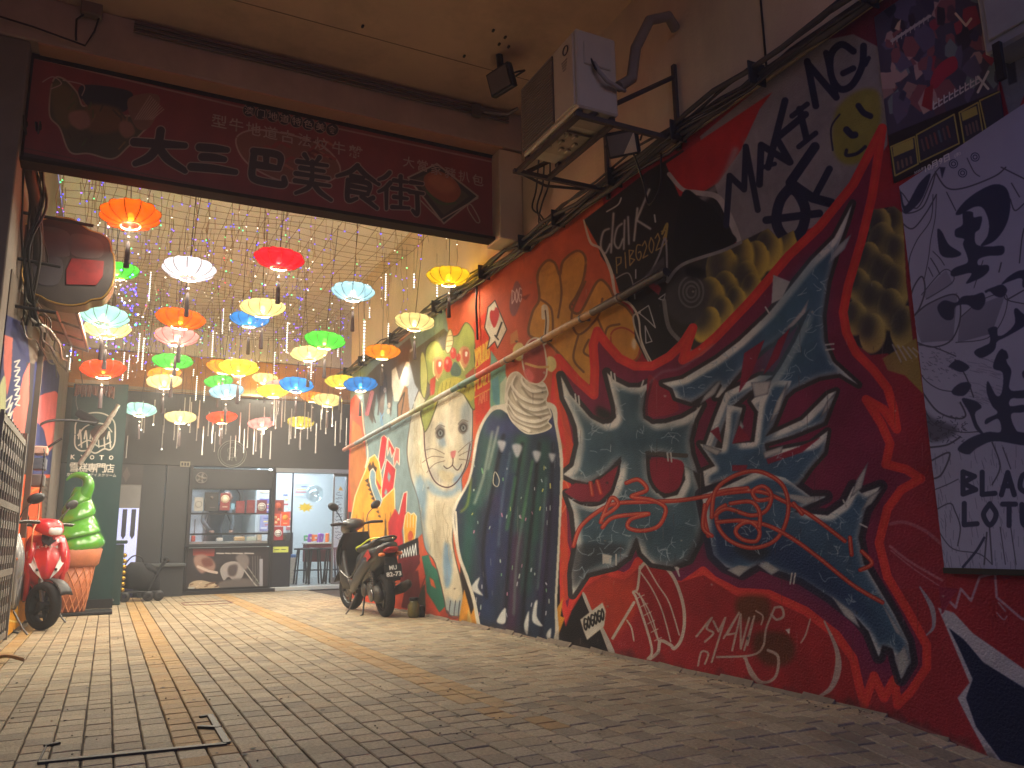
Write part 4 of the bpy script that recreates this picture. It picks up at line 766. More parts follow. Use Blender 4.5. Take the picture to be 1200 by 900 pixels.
SP(MB().box((.45-.01, YS+.04, 1.07), (.03, .16, 2.13)), 'post', M_dark)
SP(MB().box((4.35, YS+.1, 1.07), (.9, .2, 2.13)), 'wall', M_fas)
SP(MB().box((1.2, YS+.03, 1.07), (.05, .18, 2.13)), 'post', M_dark)
SP(MB().box((1.88, YS+.05, 1.93), (1.34, .1, .34)), 'panel', M_blk)
M_win = mat('window_frame_black', (26, 27, 29), .35, metal=.3, var=.1)
wn = SP(MB().box((1.87, YS-.0, 1.335), (1.33, .06, .03)), 'window_frame', M_win)
for z in (1.76, .99, .81): b = MB().box((1.87, YS-.0, z), (1.33, .06, .03)).build('frame_bar', M_win, wn); 
for x in (1.215, 2.525): MB().box((x, YS, 1.28), (.03, .06, .97)).build('frame_bar', M_win, wn)
for z0, z1 in ((1.35, 1.745), (1.005, 1.32), (.825, .975)):
    MB().box((1.87, YS+.005, (z0+z1)/2), (1.28, .008, z1-z0)).build('pane', glass('shop_glass', alpha=.05), wn)
SP(MB().box((1.87, YS-.06, .79), (1.42, .26, .03), bev=.006), 'serving_shelf', M_win)
SP(MB().box((1.87, YS+.03, .38), (1.36, .10, .76)), 'counter_front', M_blk)
SP(MB().box((1.9, YS+.0, .03), (1.5, .2, .06)), 'plinth', M_dark)
for x, w in ((2.575, .05), (3.97, .06)): SP(MB().box((x, YS+.02, 1.07), (w, .14, 2.12)), 'door_post', M_dark)
SP(MB().box((3.27, YS+.02, 2.10), (1.36, .14, .08), bev=.006), 'door_head', mat('steel_head', (150, 156, 158), .35, metal=.4))
SP(MB().box((3.27, YS+.06, .035), (1.40, .3, .07), bev=.01), 'door_sill', mat('stone_sill', (168, 172, 170), .4, var=.08))
# fixed left leaf with posters, open right leaf
dl = SP(MB().box((2.76, YS+.03, .46), (.32, .04, .78), bev=.004), 'door_leaf', mat('door_black', (30, 32, 38), .35))
for x in (2.61, 2.915): MB().box((x, YS+.03, 1.46), (.022, .04, 1.2)).build('leaf_stile', M_win, dl)
MB().box((2.76, YS+.03, 1.45), (.29, .008, 1.17)).build('pane', glass('shop_glass', alpha=.05), dl)
dr = SP(MB().box((3.66, YS+.02, 1.08), (.025, .05, 1.98)), 'door_leaf', M_grey)
MB().box((3.93, YS+.08, 1.08), (.02, .05, 1.98)).build('leaf_stile', M_grey, dr); MB().box((3.79, YS+.05, .14), (.27, .03, .12)).build('leaf_rail', M_grey, dr); MB().box((3.79, YS+.05, 2.04), (.27, .03, .05)).build('leaf_rail', M_grey, dr)
MB().box((3.79, YS+.05, 1.1), (.26, .01, 1.83)).build('pane', glass('shop_glass2', (205, 225, 232), .22), dr)
R1 = random.Random(3); M_pen = mat('blue_black_marker', (36, 44, 66), .5)
for k in range(16):
    y = 1.72-k*.055; pts = [(3.71+.02*i+R1.uniform(-.004, .012), YS+.042, y+R1.uniform(-.02, .02)) for i in range(R1.choice((4, 6, 7)))]
    MB().tube(spline(pts), .0045, 4, False).build('handwriting', M_pen, dr)
MB().prism([(-.045, 0), (.045, 0), (0, .08)], (0, -.004, 0), (3.79, YS+.04, 1.76)).build('warning_sticker', mat('sticker_yellow', (214, 172, 60), .4), dr)
# lit room behind
M_rw = mat('shop_white_wall', (206, 214, 214), .6, var=.04); room = thing('shop_room', 'bright white interior of the food shop behind its window', 'room', (2.8, YS+1.7, 0))
def RP(mb, n, m, **k):
    o = mb.build(n, m, room, **k); o.matrix_parent_inverse = Matrix.Translation((-2.8, -YS-1.7, 0)); return o
RP(MB().box((2.85, YS+3.3, 1.2), (4.3, .1, 2.4)), 'back_wall', M_rw); RP(MB().box((.75, YS+1.75, 1.2), (.1, 3.1, 2.4)), 'side_wall', M_rw); RP(MB().box((4.95, YS+1.75, 1.2), (.1, 3.1, 2.4)), 'side_wall', M_rw)
RP(MB().box((2.85, YS+1.78, 2.38), (4.3, 3.1, .06)), 'room_ceiling', M_rw); RP(MB().box((2.85, YS+1.78, .04), (4.3, 3.1, .05)), 'room_floor', mat('room_floor_tile', (150, 150, 146), .3, var=.1))
RP(MB().box((2.56, YS+2.4, 1.2), (.06, 1.7, 2.3)), 'partition', M_rw)
M_tube = emat('fluorescent', (226, 240, 255), 150)
for x, y in ((1.8, YS+.9), (3.3, YS+.8), (3.3, YS+2.2)):
    t = thing('tube_light', {1.8: 'fluorescent tube over the shop kitchen'}.get(x, 'fluorescent tube just inside the shop doorway' if y < YS+1 else 'fluorescent tube at the back of the shop'), 'light', (x, y, 2.31), group='fluorescent tubes in the shop')
    MB().box((0, 0, .015), (.9, .07, .03)).build('fitting', M_white, t); MB().tube([(-.42, 0, -.015), (.42, 0, -.015)], .02, 8).build('tube', M_tube, t)
# ================================================================ LANTERNS
def shade_mat(key, c, st):
    m = bpy.data.materials.new('silk_'+key); m.use_nodes = True; N = m.node_tree.nodes; K = m.node_tree.links
    for n in list(N): N.remove(n)
    o = N.new('ShaderNodeOutputMaterial'); col = (*srgb(c), 1)
    d = N.new('ShaderNodeBsdfDiffuse'); t = N.new('ShaderNodeBsdfTranslucent'); e = N.new('ShaderNodeEmission'); mx = N.new('ShaderNodeMixShader'); ad = N.new('ShaderNodeAddShader')
    mx.inputs[0].default_value = .6
    e.inputs['Color'].default_value = col; d.inputs['Color'].default_value = (*[k*SILK for k in col[:3]], 1); t.inputs['Color'].default_value = (*[k*TRANS for k in col[:3]], 1)
    nz = N.new('ShaderNodeTexNoise'); nz.inputs['Scale'].default_value = 40; bp = N.new('ShaderNodeBump'); bp.inputs['Strength'].default_value = .3; bp.inputs['Distance'].default_value = .004; K.new(nz.outputs[0], bp.inputs['Height']); K.new(bp.outputs[0], d.inputs['Normal'])
    e.inputs[1].default_value = st; K.new(d.outputs[0], mx.inputs[1]); K.new(t.outputs[0], mx.inputs[2]); tr = N.new('ShaderNodeBsdfTransparent'); tr.inputs[0].default_value = col; m2 = N.new('ShaderNodeMixShader'); m2.inputs[0].default_value = .2; K.new(mx.outputs[0], m2.inputs[1]); K.new(tr.outputs[0], m2.inputs[2]); K.new(m2.outputs[0], ad.inputs[0]); K.new(e.outputs[0], ad.inputs[1]); K.new(ad.outputs[0], o.inputs[0])
    return m
LC = {'orange': (255, 96, 22), 'white': (226, 220, 232), 'green': (86, 206, 66), 'teal': (160, 216, 208), 'cream': (250, 226, 150), 'pink': (250, 158, 150), 'red-orange': (252, 72, 20), 'yellow': (250, 226, 74), 'pale blue': (168, 214, 232), 'blue': (58, 140, 220), 'amber': (255, 150, 40), 'red': (246, 34, 46), 'gold': (254, 200, 40)}
M_rib = mat('lantern_wire', (60, 40, 30), .5); M_bulb = emat('bulb_glow', (255, 232, 190), LAMP)
M_tas = mat('tassel_thread', (92, 80, 78), .9, var=.2, vs=60); M_bead = mat('tassel_bead', (206, 190, 170), .3)
LR = .23; NL = 12
lprof = [(.001, .070), (.055, .070), (.10, .068), (.150, .058), (.192, .040), (.218, .018), (.228, -.004), (.222, -.026), (.200, -.052), (.165, -.074), (.120, -.090), (.074, -.100)]
sm = {k: shade_mat(k, c, SHADE) for k, c in LC.items()}
def lobed(prof, seg=96, amp=.05):
    m = MB(); vs = []; fs = []
    for r, z in prof:
        k_ = max(0, (r-.05)/.18)
        for k in range(seg):
            th = 2*PI*k/seg; lob = abs(math.cos(th*NL/2))**.7
            rr = r*(1-amp*1.6*k_*lob); vs.append((rr*math.cos(th), rr*math.sin(th), z*(1-.14*lob*k_)))
    for i in range(len(prof)-1):
        for k in range(seg): fs.append((i*seg+k, i*seg+(k+1) % seg, (i+1)*seg+(k+1) % seg, (i+1)*seg+k))
    return m.add(vs, fs, True)
shade_me = {k: lobed(spline(lprof, n=2)).mesh('lantern_shade', m) for k, m in sm.items()}
rb = MB()
for k in range(NL):
    th = 2*PI*(k)/NL+PI/NL*0; c_, s_ = math.cos(th+PI/NL), math.sin(th+PI/NL)
    rb.tube([(r*1.004*c_, r*1.004*s_, z) for r, z in lprof], .0034, 4, False)
rib_me = rb.mesh('rib_frame', M_rib)
ring_me = MB().tube([(.074*math.cos(t), .074*math.sin(t), -.102) for t in np.linspace(0, 2*PI, 25)[:-1]], .005, 6, False, closed=True).mesh('lantern_ring', mat('ring_paint', (250, 214, 150), .5))
bulb_me = MB().lathe([(.0001, -.062), (.018, -.056), (.028, -.036), (.025, -.014), (.014, .006), (.0001, .01)], seg=12).mesh('bulb', M_bulb)
tas_me = MB().tube([(0, 0, -.10), (0, 0, -.19)], .0016, 4).lathe([(.0001, -.185), (.011, -.19), (.011, -.2), (.0001, -.206)], seg=8, mi=1).lathe([(.004, -.22), (.012, -.235), (.017, -.30), (.022, -.44), (.019, -.445), (.0001, -.44)], seg=10).mesh('tassel', [M_tas, M_bead])
lights = [  # px, py, width in px, colour, label
 (153, 251, 68, 'orange', 'orange silk lantern highest on the left, just under the red banner'),
 (222, 314, 61, 'white', 'only white silk lantern, upper left below the orange one'),
 (137, 316, 50, 'green', 'green lantern half hidden behind the hanging lobed sign'),
 (122, 369, 56, 'teal', 'pale teal lantern directly under the lobed sign, above a cream one'),
 (126, 384, 52, 'cream', 'cream lantern peeping out beneath the pale teal lantern on the left'),
 (212, 372, 56, 'orange', 'orange lantern right above the pink one, left of centre'),
 (207, 393, 50, 'pink', 'pink lantern tucked under an orange lantern on the left'),
 (202.5, 422, 46, 'green', 'green lantern below the pink lantern on the left'),
 (121, 431, 50, 'red-orange', 'red-orange lantern hanging over the ice cream shop board'),
 (192.5, 437, 38, 'amber', 'amber lantern squeezed between a green and a cream lantern'),
 (192.5, 446, 40, 'cream', 'cream lantern lowest in the column left of centre'),
 (164.5, 479, 37, 'teal', 'small teal lantern leftmost in the lowest row before the dark fascia'),
 (211.7, 488, 36, 'cream', 'small golden cream lantern second from left in the lowest row'),
 (260, 488, 35, 'red-orange', 'small red-orange lantern in the lowest row above the round logo'),
 (306.7, 495, 33, 'pink', 'small pink lantern in the lowest row before the fascia'),
 (256, 446, 33, 'green', 'small green lantern peeping above a pale blue one'),
 (265.5, 457.5, 40, 'pale blue', 'pale blue lantern overlapping the small green lantern'),
 (280, 429.5, 46, 'yellow', 'bright yellow lantern left of centre over the pale blue one'),
 (262, 429, 38, 'amber', 'amber lantern mostly hidden behind the bright yellow one'),
 (292.5, 373, 45, 'blue', 'blue lantern half covered by a larger cream lantern'),
 (308, 359, 53, 'cream', 'large cream lantern just below the red one'),
 (307.5, 446, 30, 'cream', 'tiny cream lantern far back beside the pink and yellow pair'),
 (320, 457, 38, 'yellow', 'yellow lantern under the pink lantern near the centre'),
 (327.5, 452, 36, 'pink', 'pink lantern squeezed between yellow and blue lanterns'),
 (347.5, 450, 40, 'blue', 'blue lantern in the cluster right beside the pink one'),
 (381, 397.5, 48, 'green', 'bright green lantern at centre above a cream one'),
 (362, 413, 43, 'cream', 'cream lantern tucked under the central green lantern'),
 (448, 411, 43, 'amber', 'amber orange lantern alone near the top edge of the mural'),
 (486, 376, 47, 'cream', 'cream yellow lantern hanging beside the mural, below the gold one'),
 (399, 446, 34, 'yellow', 'yellow lantern partly behind the rightmost blue lantern'),
 (422.5, 449.5, 40, 'blue', 'blue lantern lowest on the right, touching the mural top'),
 (367, 464, 30, 'amber', 'amber lantern half hidden behind a pale cream one'),
 (384, 468, 34, 'cream', 'pale cream lantern low in the right cluster'),
 (352.5, 494, 32, 'yellow', 'small yellow lantern rightmost in the lowest row'),
 (327.5, 302, 58, 'red', 'only bright red lantern, high at the centre under the banner'),
 (414, 340.5, 51, 'pale blue', 'pale blue lantern hanging high right of centre'),
 (526, 322.5, 50, 'gold', 'golden yellow lantern rightmost, just below the banner corner')]
RL = random.Random(8); first = None; lamp_pos = []
for (px, py, w, ck, lab) in lights:
    D = FPX*2*LR/w; p = at(px, py, D)
    while p.x > 2.93: D *= .99; p = at(px, py, D)
    p.y = min(p.y, YS-.4)
    t = thing('lantern', lab, 'lantern', p, RL.random(), 'silk lanterns hung over the alley'); t.rotation_euler = (RL.uniform(-.11, .11), RL.uniform(-.11, .11), RL.random()*6)
    k_ = 1.0
    for nm, me in (('shade', shade_me[ck]), ('rib_frame', rib_me), ('ring', ring_me), ('bulb', bulb_me), ('tassel', tas_me)):
        o = bpy.data.objects.new(nm, me); COL.objects.link(o); o.parent = t
        if nm == 'bulb': o['label'] = 'glowing bulb'
        if nm == 'tassel': o.rotation_euler = (-t.rotation_euler.x, -t.rotation_euler.y, 0)
    ld = bpy.data.lights.new('lantern_glow', 'POINT'); ld.energy = GLOW*RL.uniform(.8, 1.2)*(.45 if p.x > 2.6 else 1); ld.shadow_soft_size = .022; ld.color = (1, .91, .73); lo_ = bpy.data.objects.new('lantern_glow', ld); COL.objects.link(lo_); lo_.parent = t; lo_.location = (0, 0, -.080)
    MB().tube([(0, 0, .05), (RL.uniform(-.01, .01), RL.uniform(-.01, .01), 4.42-p.z)], .0035, 4, False).build('cord', M_black, t)
    lamp_pos.append(p.copy())
# ---------------- wire net and its dangling strings of small lights
RN = random.Random(5); net = MB(); ZN = 4.42
def wob(x, y): return ZN+.035*math.sin(x*3.1+y*1.7)+.03*math.sin(y*2.3-x)-.05*math.sin(PI*((y-6.4)/8.0))
X0n, X1n, Y0n, Y1n, ST = -.68, 3.12, 6.45, 14.4, .2
y = Y0n
while y < Y1n:
    net.tube([(X0n+(X1n-X0n)*i/14, y+RN.uniform(-.012, .012), wob(X0n+(X1n-X0n)*i/14, y)+RN.uniform(-.006, .006)) for i in range(15)], .0042, 3, False); y += ST
x = X0n
while x < X1n+.01:
    net.tube([(x+RN.uniform(-.01, .01), Y0n+(Y1n-Y0n)*i/30, wob(x, Y0n+(Y1n-Y0n)*i/30)) for i in range(31)], .0042, 3, False); x += ST
net.build('light_net', mat('net_wire', (140, 126, 104), .7), label='square mesh of thin wires stretched under the pale ceiling above the lanterns', cat='wire net', kind='stuff')
strings = MB(); leds = {k: MB() for k in ('blue', 'green', 'white', 'violet', 'red')}
def led(p, k, s=.0075): leds[k].add([(p[0]+dx*s, p[1]+dy*s, p[2]+dz*s) for dx, dy, dz in ((1, 0, 0), (-1, 0, 0), (0, 1, 0), (0, -1, 0), (0, 0, 1), (0, 0, -1))], [(0, 2, 4), (2, 1, 4), (1, 3, 4), (3, 0, 4), (2, 0, 5), (1, 2, 5), (3, 1, 5), (0, 3, 5)])
for i in range(330):
    x, y = RN.uniform(X0n, X1n), Y0n+(Y1n-Y0n)*RN.random()**.9; L_ = RN.choice((.25, .4, .55, .7, .85, 1.0))*RN.uniform(.8, 1.1); z0 = wob(x, y); pts = [(x, y, z0)]
    n = max(2, int(L_/.12))
    for k in range(1, n+1): pts.append((x+RN.uniform(-.02, .02), y+RN.uniform(-.02, .02), z0-L_*k/n))
    strings.tube(pts, .0035, 3, False)
    for k in range(1, len(pts)):
        if RN.random() < (.85 if y > 8.5 else .6): led(pts[k], RN.choices(('blue', 'green', 'white', 'violet', 'red'), (5, 2, 3, 4, .3))[0], RN.choice((.004, .006, .009)) if y > 8.5 else .0065)
for i in range(260):  # denser blue knot at the far left
    p = (RN.uniform(-.7, .15), RN.uniform(8.5, 12), RN.uniform(3.2, 4.2)); led(p, RN.choices(('blue', 'green', 'white', 'violet'), (5, 2, 4, 4))[0], RN.choice((.008, .012)))
strings.build('light_strings', mat('string_wire', (150, 136, 112), .7), label='thin wires dangling from the net between the lanterns', cat='light strings', kind='stuff')
for k, c, s in (('blue', (40, 60, 255), 5), ('green', (70, 255, 150), 3.4), ('white', (255, 250, 235), 3.4), ('violet', (120, 80, 255), 4), ('red', (255, 60, 80), 2)):
    leds[k].build('tiny_lights', emat('led_'+k, c, s, False), label='tiny %s lights glittering along the dangling wires' % k, cat='fairy lights', kind='stuff')
# swagged supply wires just under the banner
for lab, y, z, n in (('black supply wire swagged just behind the banner', 6.5, 3.72, 5), ('thin grey wire sagging across the front of the net', 6.75, 4.2, 4)):
    pts = []
    for i in range(n*8+1):
        t = i/(n*8); ph = (t*n) % 1; pts.append((-.7+3.85*t, y+.2*math.sin(t*5), z+.05-.10*math.sin(PI*ph)+.25*t*(1 if y < 6.6 else 0)))
    MB().tube(pts, .008 if y < 6.6 else .005, 5).build('wire', M_black, label=lab, cat='wire')
# ---------------- meteor tubes: clear rods, some lit with white dots
M_rod = mat('clear_rod', (176, 172, 166), .3, var=.1); M_dot = emat('dot_white', (255, 252, 240), 2.6, False)
def rod(p, L_, lit, lab):
    t = thing('meteor_tube', lab, 'light tube', p, 0, 'hanging meteor light tubes')
    MB().tube([(0, 0, 0), (0, 0, -L_)], .009, 6).build('rod', M_rod, t)
    MB().tube([(0, 0, 0), (0, 0, .35)], .002, 3, False).build('lead', M_black, t)
    m = MB(); n = int(L_/.032)
    if lit:
        for k in range(n): m.box((0, -.003, -.02-k*.032), (.014, .014, .013))
    else: m.box((0, 0, -L_-.012), (.018, .018, .022))
    m.build('led_dots' if lit else 'tip', M_dot if lit or RN.random() < .12 else M_rod, t)
lit = [(69, 358, 385), (84, 405, 437), (178, 303, 340), (156, 341, 350), (262, 359, 391), (250, 387, 420), (169, 395, 435), (164, 390, 425), (146, 412, 447), (152, 415, 445), (337, 377, 415), (322, 412, 440), (231, 440, 470), (227, 432, 442), (272, 322, 332), (452, 320, 356), (433, 360, 375), (485, 320, 340), (427, 375, 425), (396, 407, 420), (282, 440, 470), (455, 378, 398), (512, 332, 350), (365, 420, 445), (240, 452, 472)]
for px, a, b in lit: 
    D = min(13.2, max(6.6, FPX*.42/max(b-a, 28))); p = at(px, a, D); p.z = min(p.z, 4.38)
    while p.x > 3.1: D *= .98; p = at(px, a, D)
    rod(p, min(.5, (b-a)*D/FPX), True, 'lit clear tube with a row of white dots hanging among the lanterns')
for i in range(58):
    px = 150+i*4.5+RN.uniform(-2, 2); py = RN.uniform(462, 512); D = RN.uniform(12.2, 13.9); p = at(px, py, D)
    if p.x > 3.7: continue
    rod(p, RN.uniform(.32, .5), False, 'dim clear tube hanging in front of the dark fascia')
# ================================================================ SIGNS AND WALL FIXTURES
def plane_print(C, key, corners, parent_or_none, name, nu, nv, thick, **kw):
    """flat board: corners (bl, br, tr, tl) in the world; printed face plus real thickness"""
    bl, br, tr, tl = [Vector(c) for c in corners]; n = (br-bl).cross(tl-bl).normalized()
    us = (br-bl).normalized(); vs_ = n.cross(us)
    pts = [(c-bl).dot(us) for c in (bl, br, tr, tl)]; ptv = [(c-bl).dot(vs_) for c in (bl, br, tr, tl)]
    u0, u1, v0, v1 = min(pts), max(pts), min(ptv), max(ptv); o = bl+us*u0+vs_*v0
    m = print_mat(key, C, o, us, vs_, u1-u0, v1-v0, nu, nv, **kw)
    A = [bl, br, tr, tl]; B = [c-n*thick for c in A]
    ob = MB().add(A+B, [(0, 1, 2, 3), (7, 6, 5, 4), (0, 4, 5, 1), (1, 5, 6, 2), (2, 6, 7, 3), (3, 7, 4, 0)]).build(name, m, parent_or_none)
    uvmap(ob, lambda c: ((c-o).dot(us)/(u1-u0), (c-o).dot(vs_)/(v1-v0))); return ob
# ---- the red banner over the alley
def paint_banner():
    C = Canvas(5, 40, 605, 305, 3, (150, 66, 62)); P, L = C.P, C.L; R = random.Random(2)
    for k in range(14): x = 60+k*42; P([(x, 40), (x+14, 40), (x-30, 300), (x-52, 300)], (166, 70, 64), blur=4, al=.5)
    L([(37, 67), (300, 130), (578, 190)], 2, (190, 150, 130), False)
    L([(22, 172), (300, 232), (578, 278)], 1.4, (120, 70, 60), False); P([(0, 173), (300, 233), (605, 284), (605, 305), (0, 300)], (56, 34, 30))
    q = [(62, 95), (74, 92), (90, 108), (97, 124), (110, 122), (150, 136), (170, 118), (186, 115), (180, 140), (166, 156), (150, 172), (132, 186), (104, 180), (82, 178), (70, 150), (58, 134)]
    P(q, (92, 84, 54), True); L(q, 2, (198, 168, 140), True, True)
    P([(62, 98), (90, 112), (80, 150), (64, 136)], (120, 104, 62), True, 2); P([(96, 100), (150, 106), (154, 120), (140, 132), (100, 122)], (44, 46, 58), True); P([(106, 122), (140, 128), (146, 150), (110, 156), (98, 140)], (132, 96, 56), True, 2)
    for k in range(16): x, y = R.uniform(66, 150), R.uniform(106, 170); L([(x, y), (x+R.uniform(-8, 8), y+8)], 2, R.choice(((152, 120, 70), (96, 110, 54), (170, 120, 90), (80, 70, 46))), al=.8)
    P([(82, 132), (100, 130), (106, 146), (94, 152), (82, 144)], (176, 130, 106), True, 1); P([(142, 142), (154, 144), (158, 156), (148, 162), (140, 154)], (176, 126, 100), True, 1)
    P([(150, 116), (186, 112), (178, 146), (160, 150)], (150, 108, 84), True); 
    for k in range(9): L([(158+k*2.5, 140), (176+k*2, 112+k*2)], 1.2, (200, 168, 142), False)
    L([(50, 96), (62, 90), (72, 98), (60, 104)], 1.4, (200, 170, 150)); L([(74, 94), (98, 100), (96, 112)], 1.4, (200, 170, 150))
    # meat plate behind the big letters
    q = [(278, 160), (300, 152), (340, 158), (376, 170), (396, 190), (396, 206), (370, 216), (330, 212), (296, 196), (280, 178)]; P(q, (150, 92, 72), True); L(q, 2, (206, 170, 150), True, True)
    for k in range(14): x, y = R.uniform(300, 380), R.uniform(164, 200); L([(x, y), (x+8, y-5), (x+18, y)], 3, R.choice(((176, 74, 58), (120, 46, 40), (196, 120, 96))), al=.9)
    # tray with bun
    q = [(478, 208), (512, 192), (560, 230), (520, 262)]; P(q, (72, 62, 50)); L(q, 2, (206, 186, 160), False, True); q = [(486, 210), (513, 198), (550, 230), (520, 252)]; P(q, (104, 92, 70)); L([(480, 222), (516, 258), (560, 232)], 1.6, (206, 186, 160), False)
    P([(498, 206), (512, 200), (532, 210), (540, 226), (528, 238), (508, 230), (498, 218)], (186, 104, 66), True); P([(502, 208), (512, 204), (528, 212), (534, 222), (520, 226), (504, 216)], (214, 136, 88), True, 2); L([(500, 224), (515, 238), (534, 238)], 2.6, (90, 116, 60))
    q = [(552, 240), (562, 258), (558, 260), (548, 244)]; L(q, 1.4, (206, 186, 160), True, True)
    CH = {'da': [[(.02, .42), (.5, .36), (.98, .30)], [(.52, .02), (.46, .42), (.30, .74), (.04, .96)], [(.48, .44), (.66, .72), (.98, .94)]],
          'san': [[(.2, .18), (.5, .14), (.8, .12)], [(.26, .5), (.5, .46), (.74, .46)], [(.02, .90), (.5, .84), (.98, .84)]],
          'ba': [[(.16, .08), (.84, .06), (.84, .46)], [(.18, .10), (.14, .5), (.12, .84), (.24, .95), (.6, .96), (.96, .92), (.97, .72)], [(.5, .10), (.5, .46)], [(.18, .48), (.5, .47), (.84, .46)]],
          'mei': [[(.30, .0), (.38, .10)], [(.68, .0), (.60, .12)], [(.12, .20), (.88, .16)], [(.20, .34), (.80, .31)], [(.08, .50), (.92, .46)], [(.5, .14), (.5, .50)], [(.06, .68), (.94, .64)], [(.5, .52), (.40, .78), (.08, .98)], [(.54, .68), (.70, .84), (.98, .98)]],
          'shi': [[(.5, .0), (.32, .20), (.02, .38)], [(.5, .02), (.70, .20), (1.0, .36)], [(.36, .30), (.64, .28)], [(.28, .42), (.76, .40), (.74, .68)], [(.30, .55), (.74, .54)], [(.28, .42), (.27, .92), (.48, .84)], [(.28, .70), (.74, .68)], [(.60, .76), (.96, .98)], [(.86, .74), (.70, .84)]],
          'jie': [[(.24, .0), (.14, .14), (.0, .24)], [(.26, .26), (.14, .44), (.0, .56)], [(.17, .44), (.17, .98)], [(.34, .18), (.64, .16)], [(.49, .04), (.49, .40)], [(.30, .40), (.68, .37)], [(.34, .62), (.64, .60)], [(.49, .48), (.49, .86)], [(.30, .90), (.68, .84)], [(.72, .14), (.98, .12)], [(.70, .40), (1.0, .38)], [(.86, .40), (.87, .94), (.76, .88)]]}
    for key, px, py, w, h, sl, sk in (('da', 187, 175, 62, 46, 9.5, .16), ('san', 250, 186, 54, 34, 9, .16), ('ba', 312, 196, 44, 38, 8, .2), ('mei', 366, 207, 46, 48, 5.6, .2), ('shi', 419, 217, 50, 46, 5.6, .22), ('jie', 470, 227, 52, 44, 5, .2)):
        for extra, col in ((2.6, (186, 160, 142)), (0, (66, 52, 50))):
            for st in CH[key]: L([(px+(a_-.5)*w, py+(b_-.5)*h+(a_-.5)*w*sk) for a_, b_ in st], [sl*(.75 if i == len(st)-1 else 1.05)+extra for i in range(len(st))], col)
    for i in range(8): x, y = 292+i*13.9, 129.5+i*3.2; P([(x+7.4*math.cos(t), y+7.4*math.sin(t)) for t in np.linspace(0, 6.28, 20)], (34, 26, 24)); L([(x+7.4*math.cos(t), y+7.4*math.sin(t)) for t in np.linspace(0, 6.28, 20)], .9, (170, 140, 120))
    return C
YB = 6.22
bn = thing('banner', 'long dark red food street banner hung under the concrete beam', 'sign', (1.1, YB, 3.5))
def BP(o): o.parent = bn; o.matrix_parent_inverse = Matrix.Translation((-1.1, -YB, -3.5)); return o
ZB0, ZB1 = 3.52, 4.315
BP(plane_print(paint_banner(), 'banner_print', [(-.76, YB, ZB0), (3.0, YB, ZB0), (3.0, YB, ZB1), (-.76, YB, ZB1)], None, 'printed_face', 2200, 560, .10, rough=.5, wear=.25, bump=.08))
BP(MB().box((1.12, YB+.02, ZB0-.015), (3.78, .15, .03)).build('banner_frame', mat('banner_frame_matte', (44, 36, 34), .95, spec=.05))); BP(MB().box((1.12, YB+.05, ZB1+.018), (3.78, .12, .036)).build('banner_frame', mat('banner_frame_matte', (44, 36, 34), .95, spec=.05)))
BP(MB().box((-.745, YB-.005, 3.92), (.02, .03, .8)).build('banner_frame', mat('banner_frame_matte', (44, 36, 34), .95, spec=.05))); BP(MB().box((2.985, YB-.005, 3.92), (.02, .03, .8)).build('banner_frame', mat('banner_frame_matte', (44, 36, 34), .95, spec=.05)))
M_line = mat('sign_outline', (186, 160, 142), .5, var=.1)
def row(s, a, b, h, m, bold=.012, y=YB-.009, name='small_letter'):
    n = len(s)
    for i, ch in enumerate(s):
        t = i/(n-1); px, py = a[0]+(b[0]-a[0])*t, a[1]+(b[1]-a[1])*t; kz = (F(px, py+h/2, y)-F(px, py-h/2, y)).length
        BP(lettering(ch, F(px, py, y), (1, 0, 0), (0, 0, 1), kz, m, None, None, min(bold, .01), name))
row('型牛地道古法炆牛雜', (257, 142), (417, 178), 15, M_line, .02); row('大當家豬扒包', (479, 190), (560, 211), 13, M_line, .02); row('澳门地道特色美食', (292, 129.5), (389.3, 151.9), 9.5, M_line, .012)
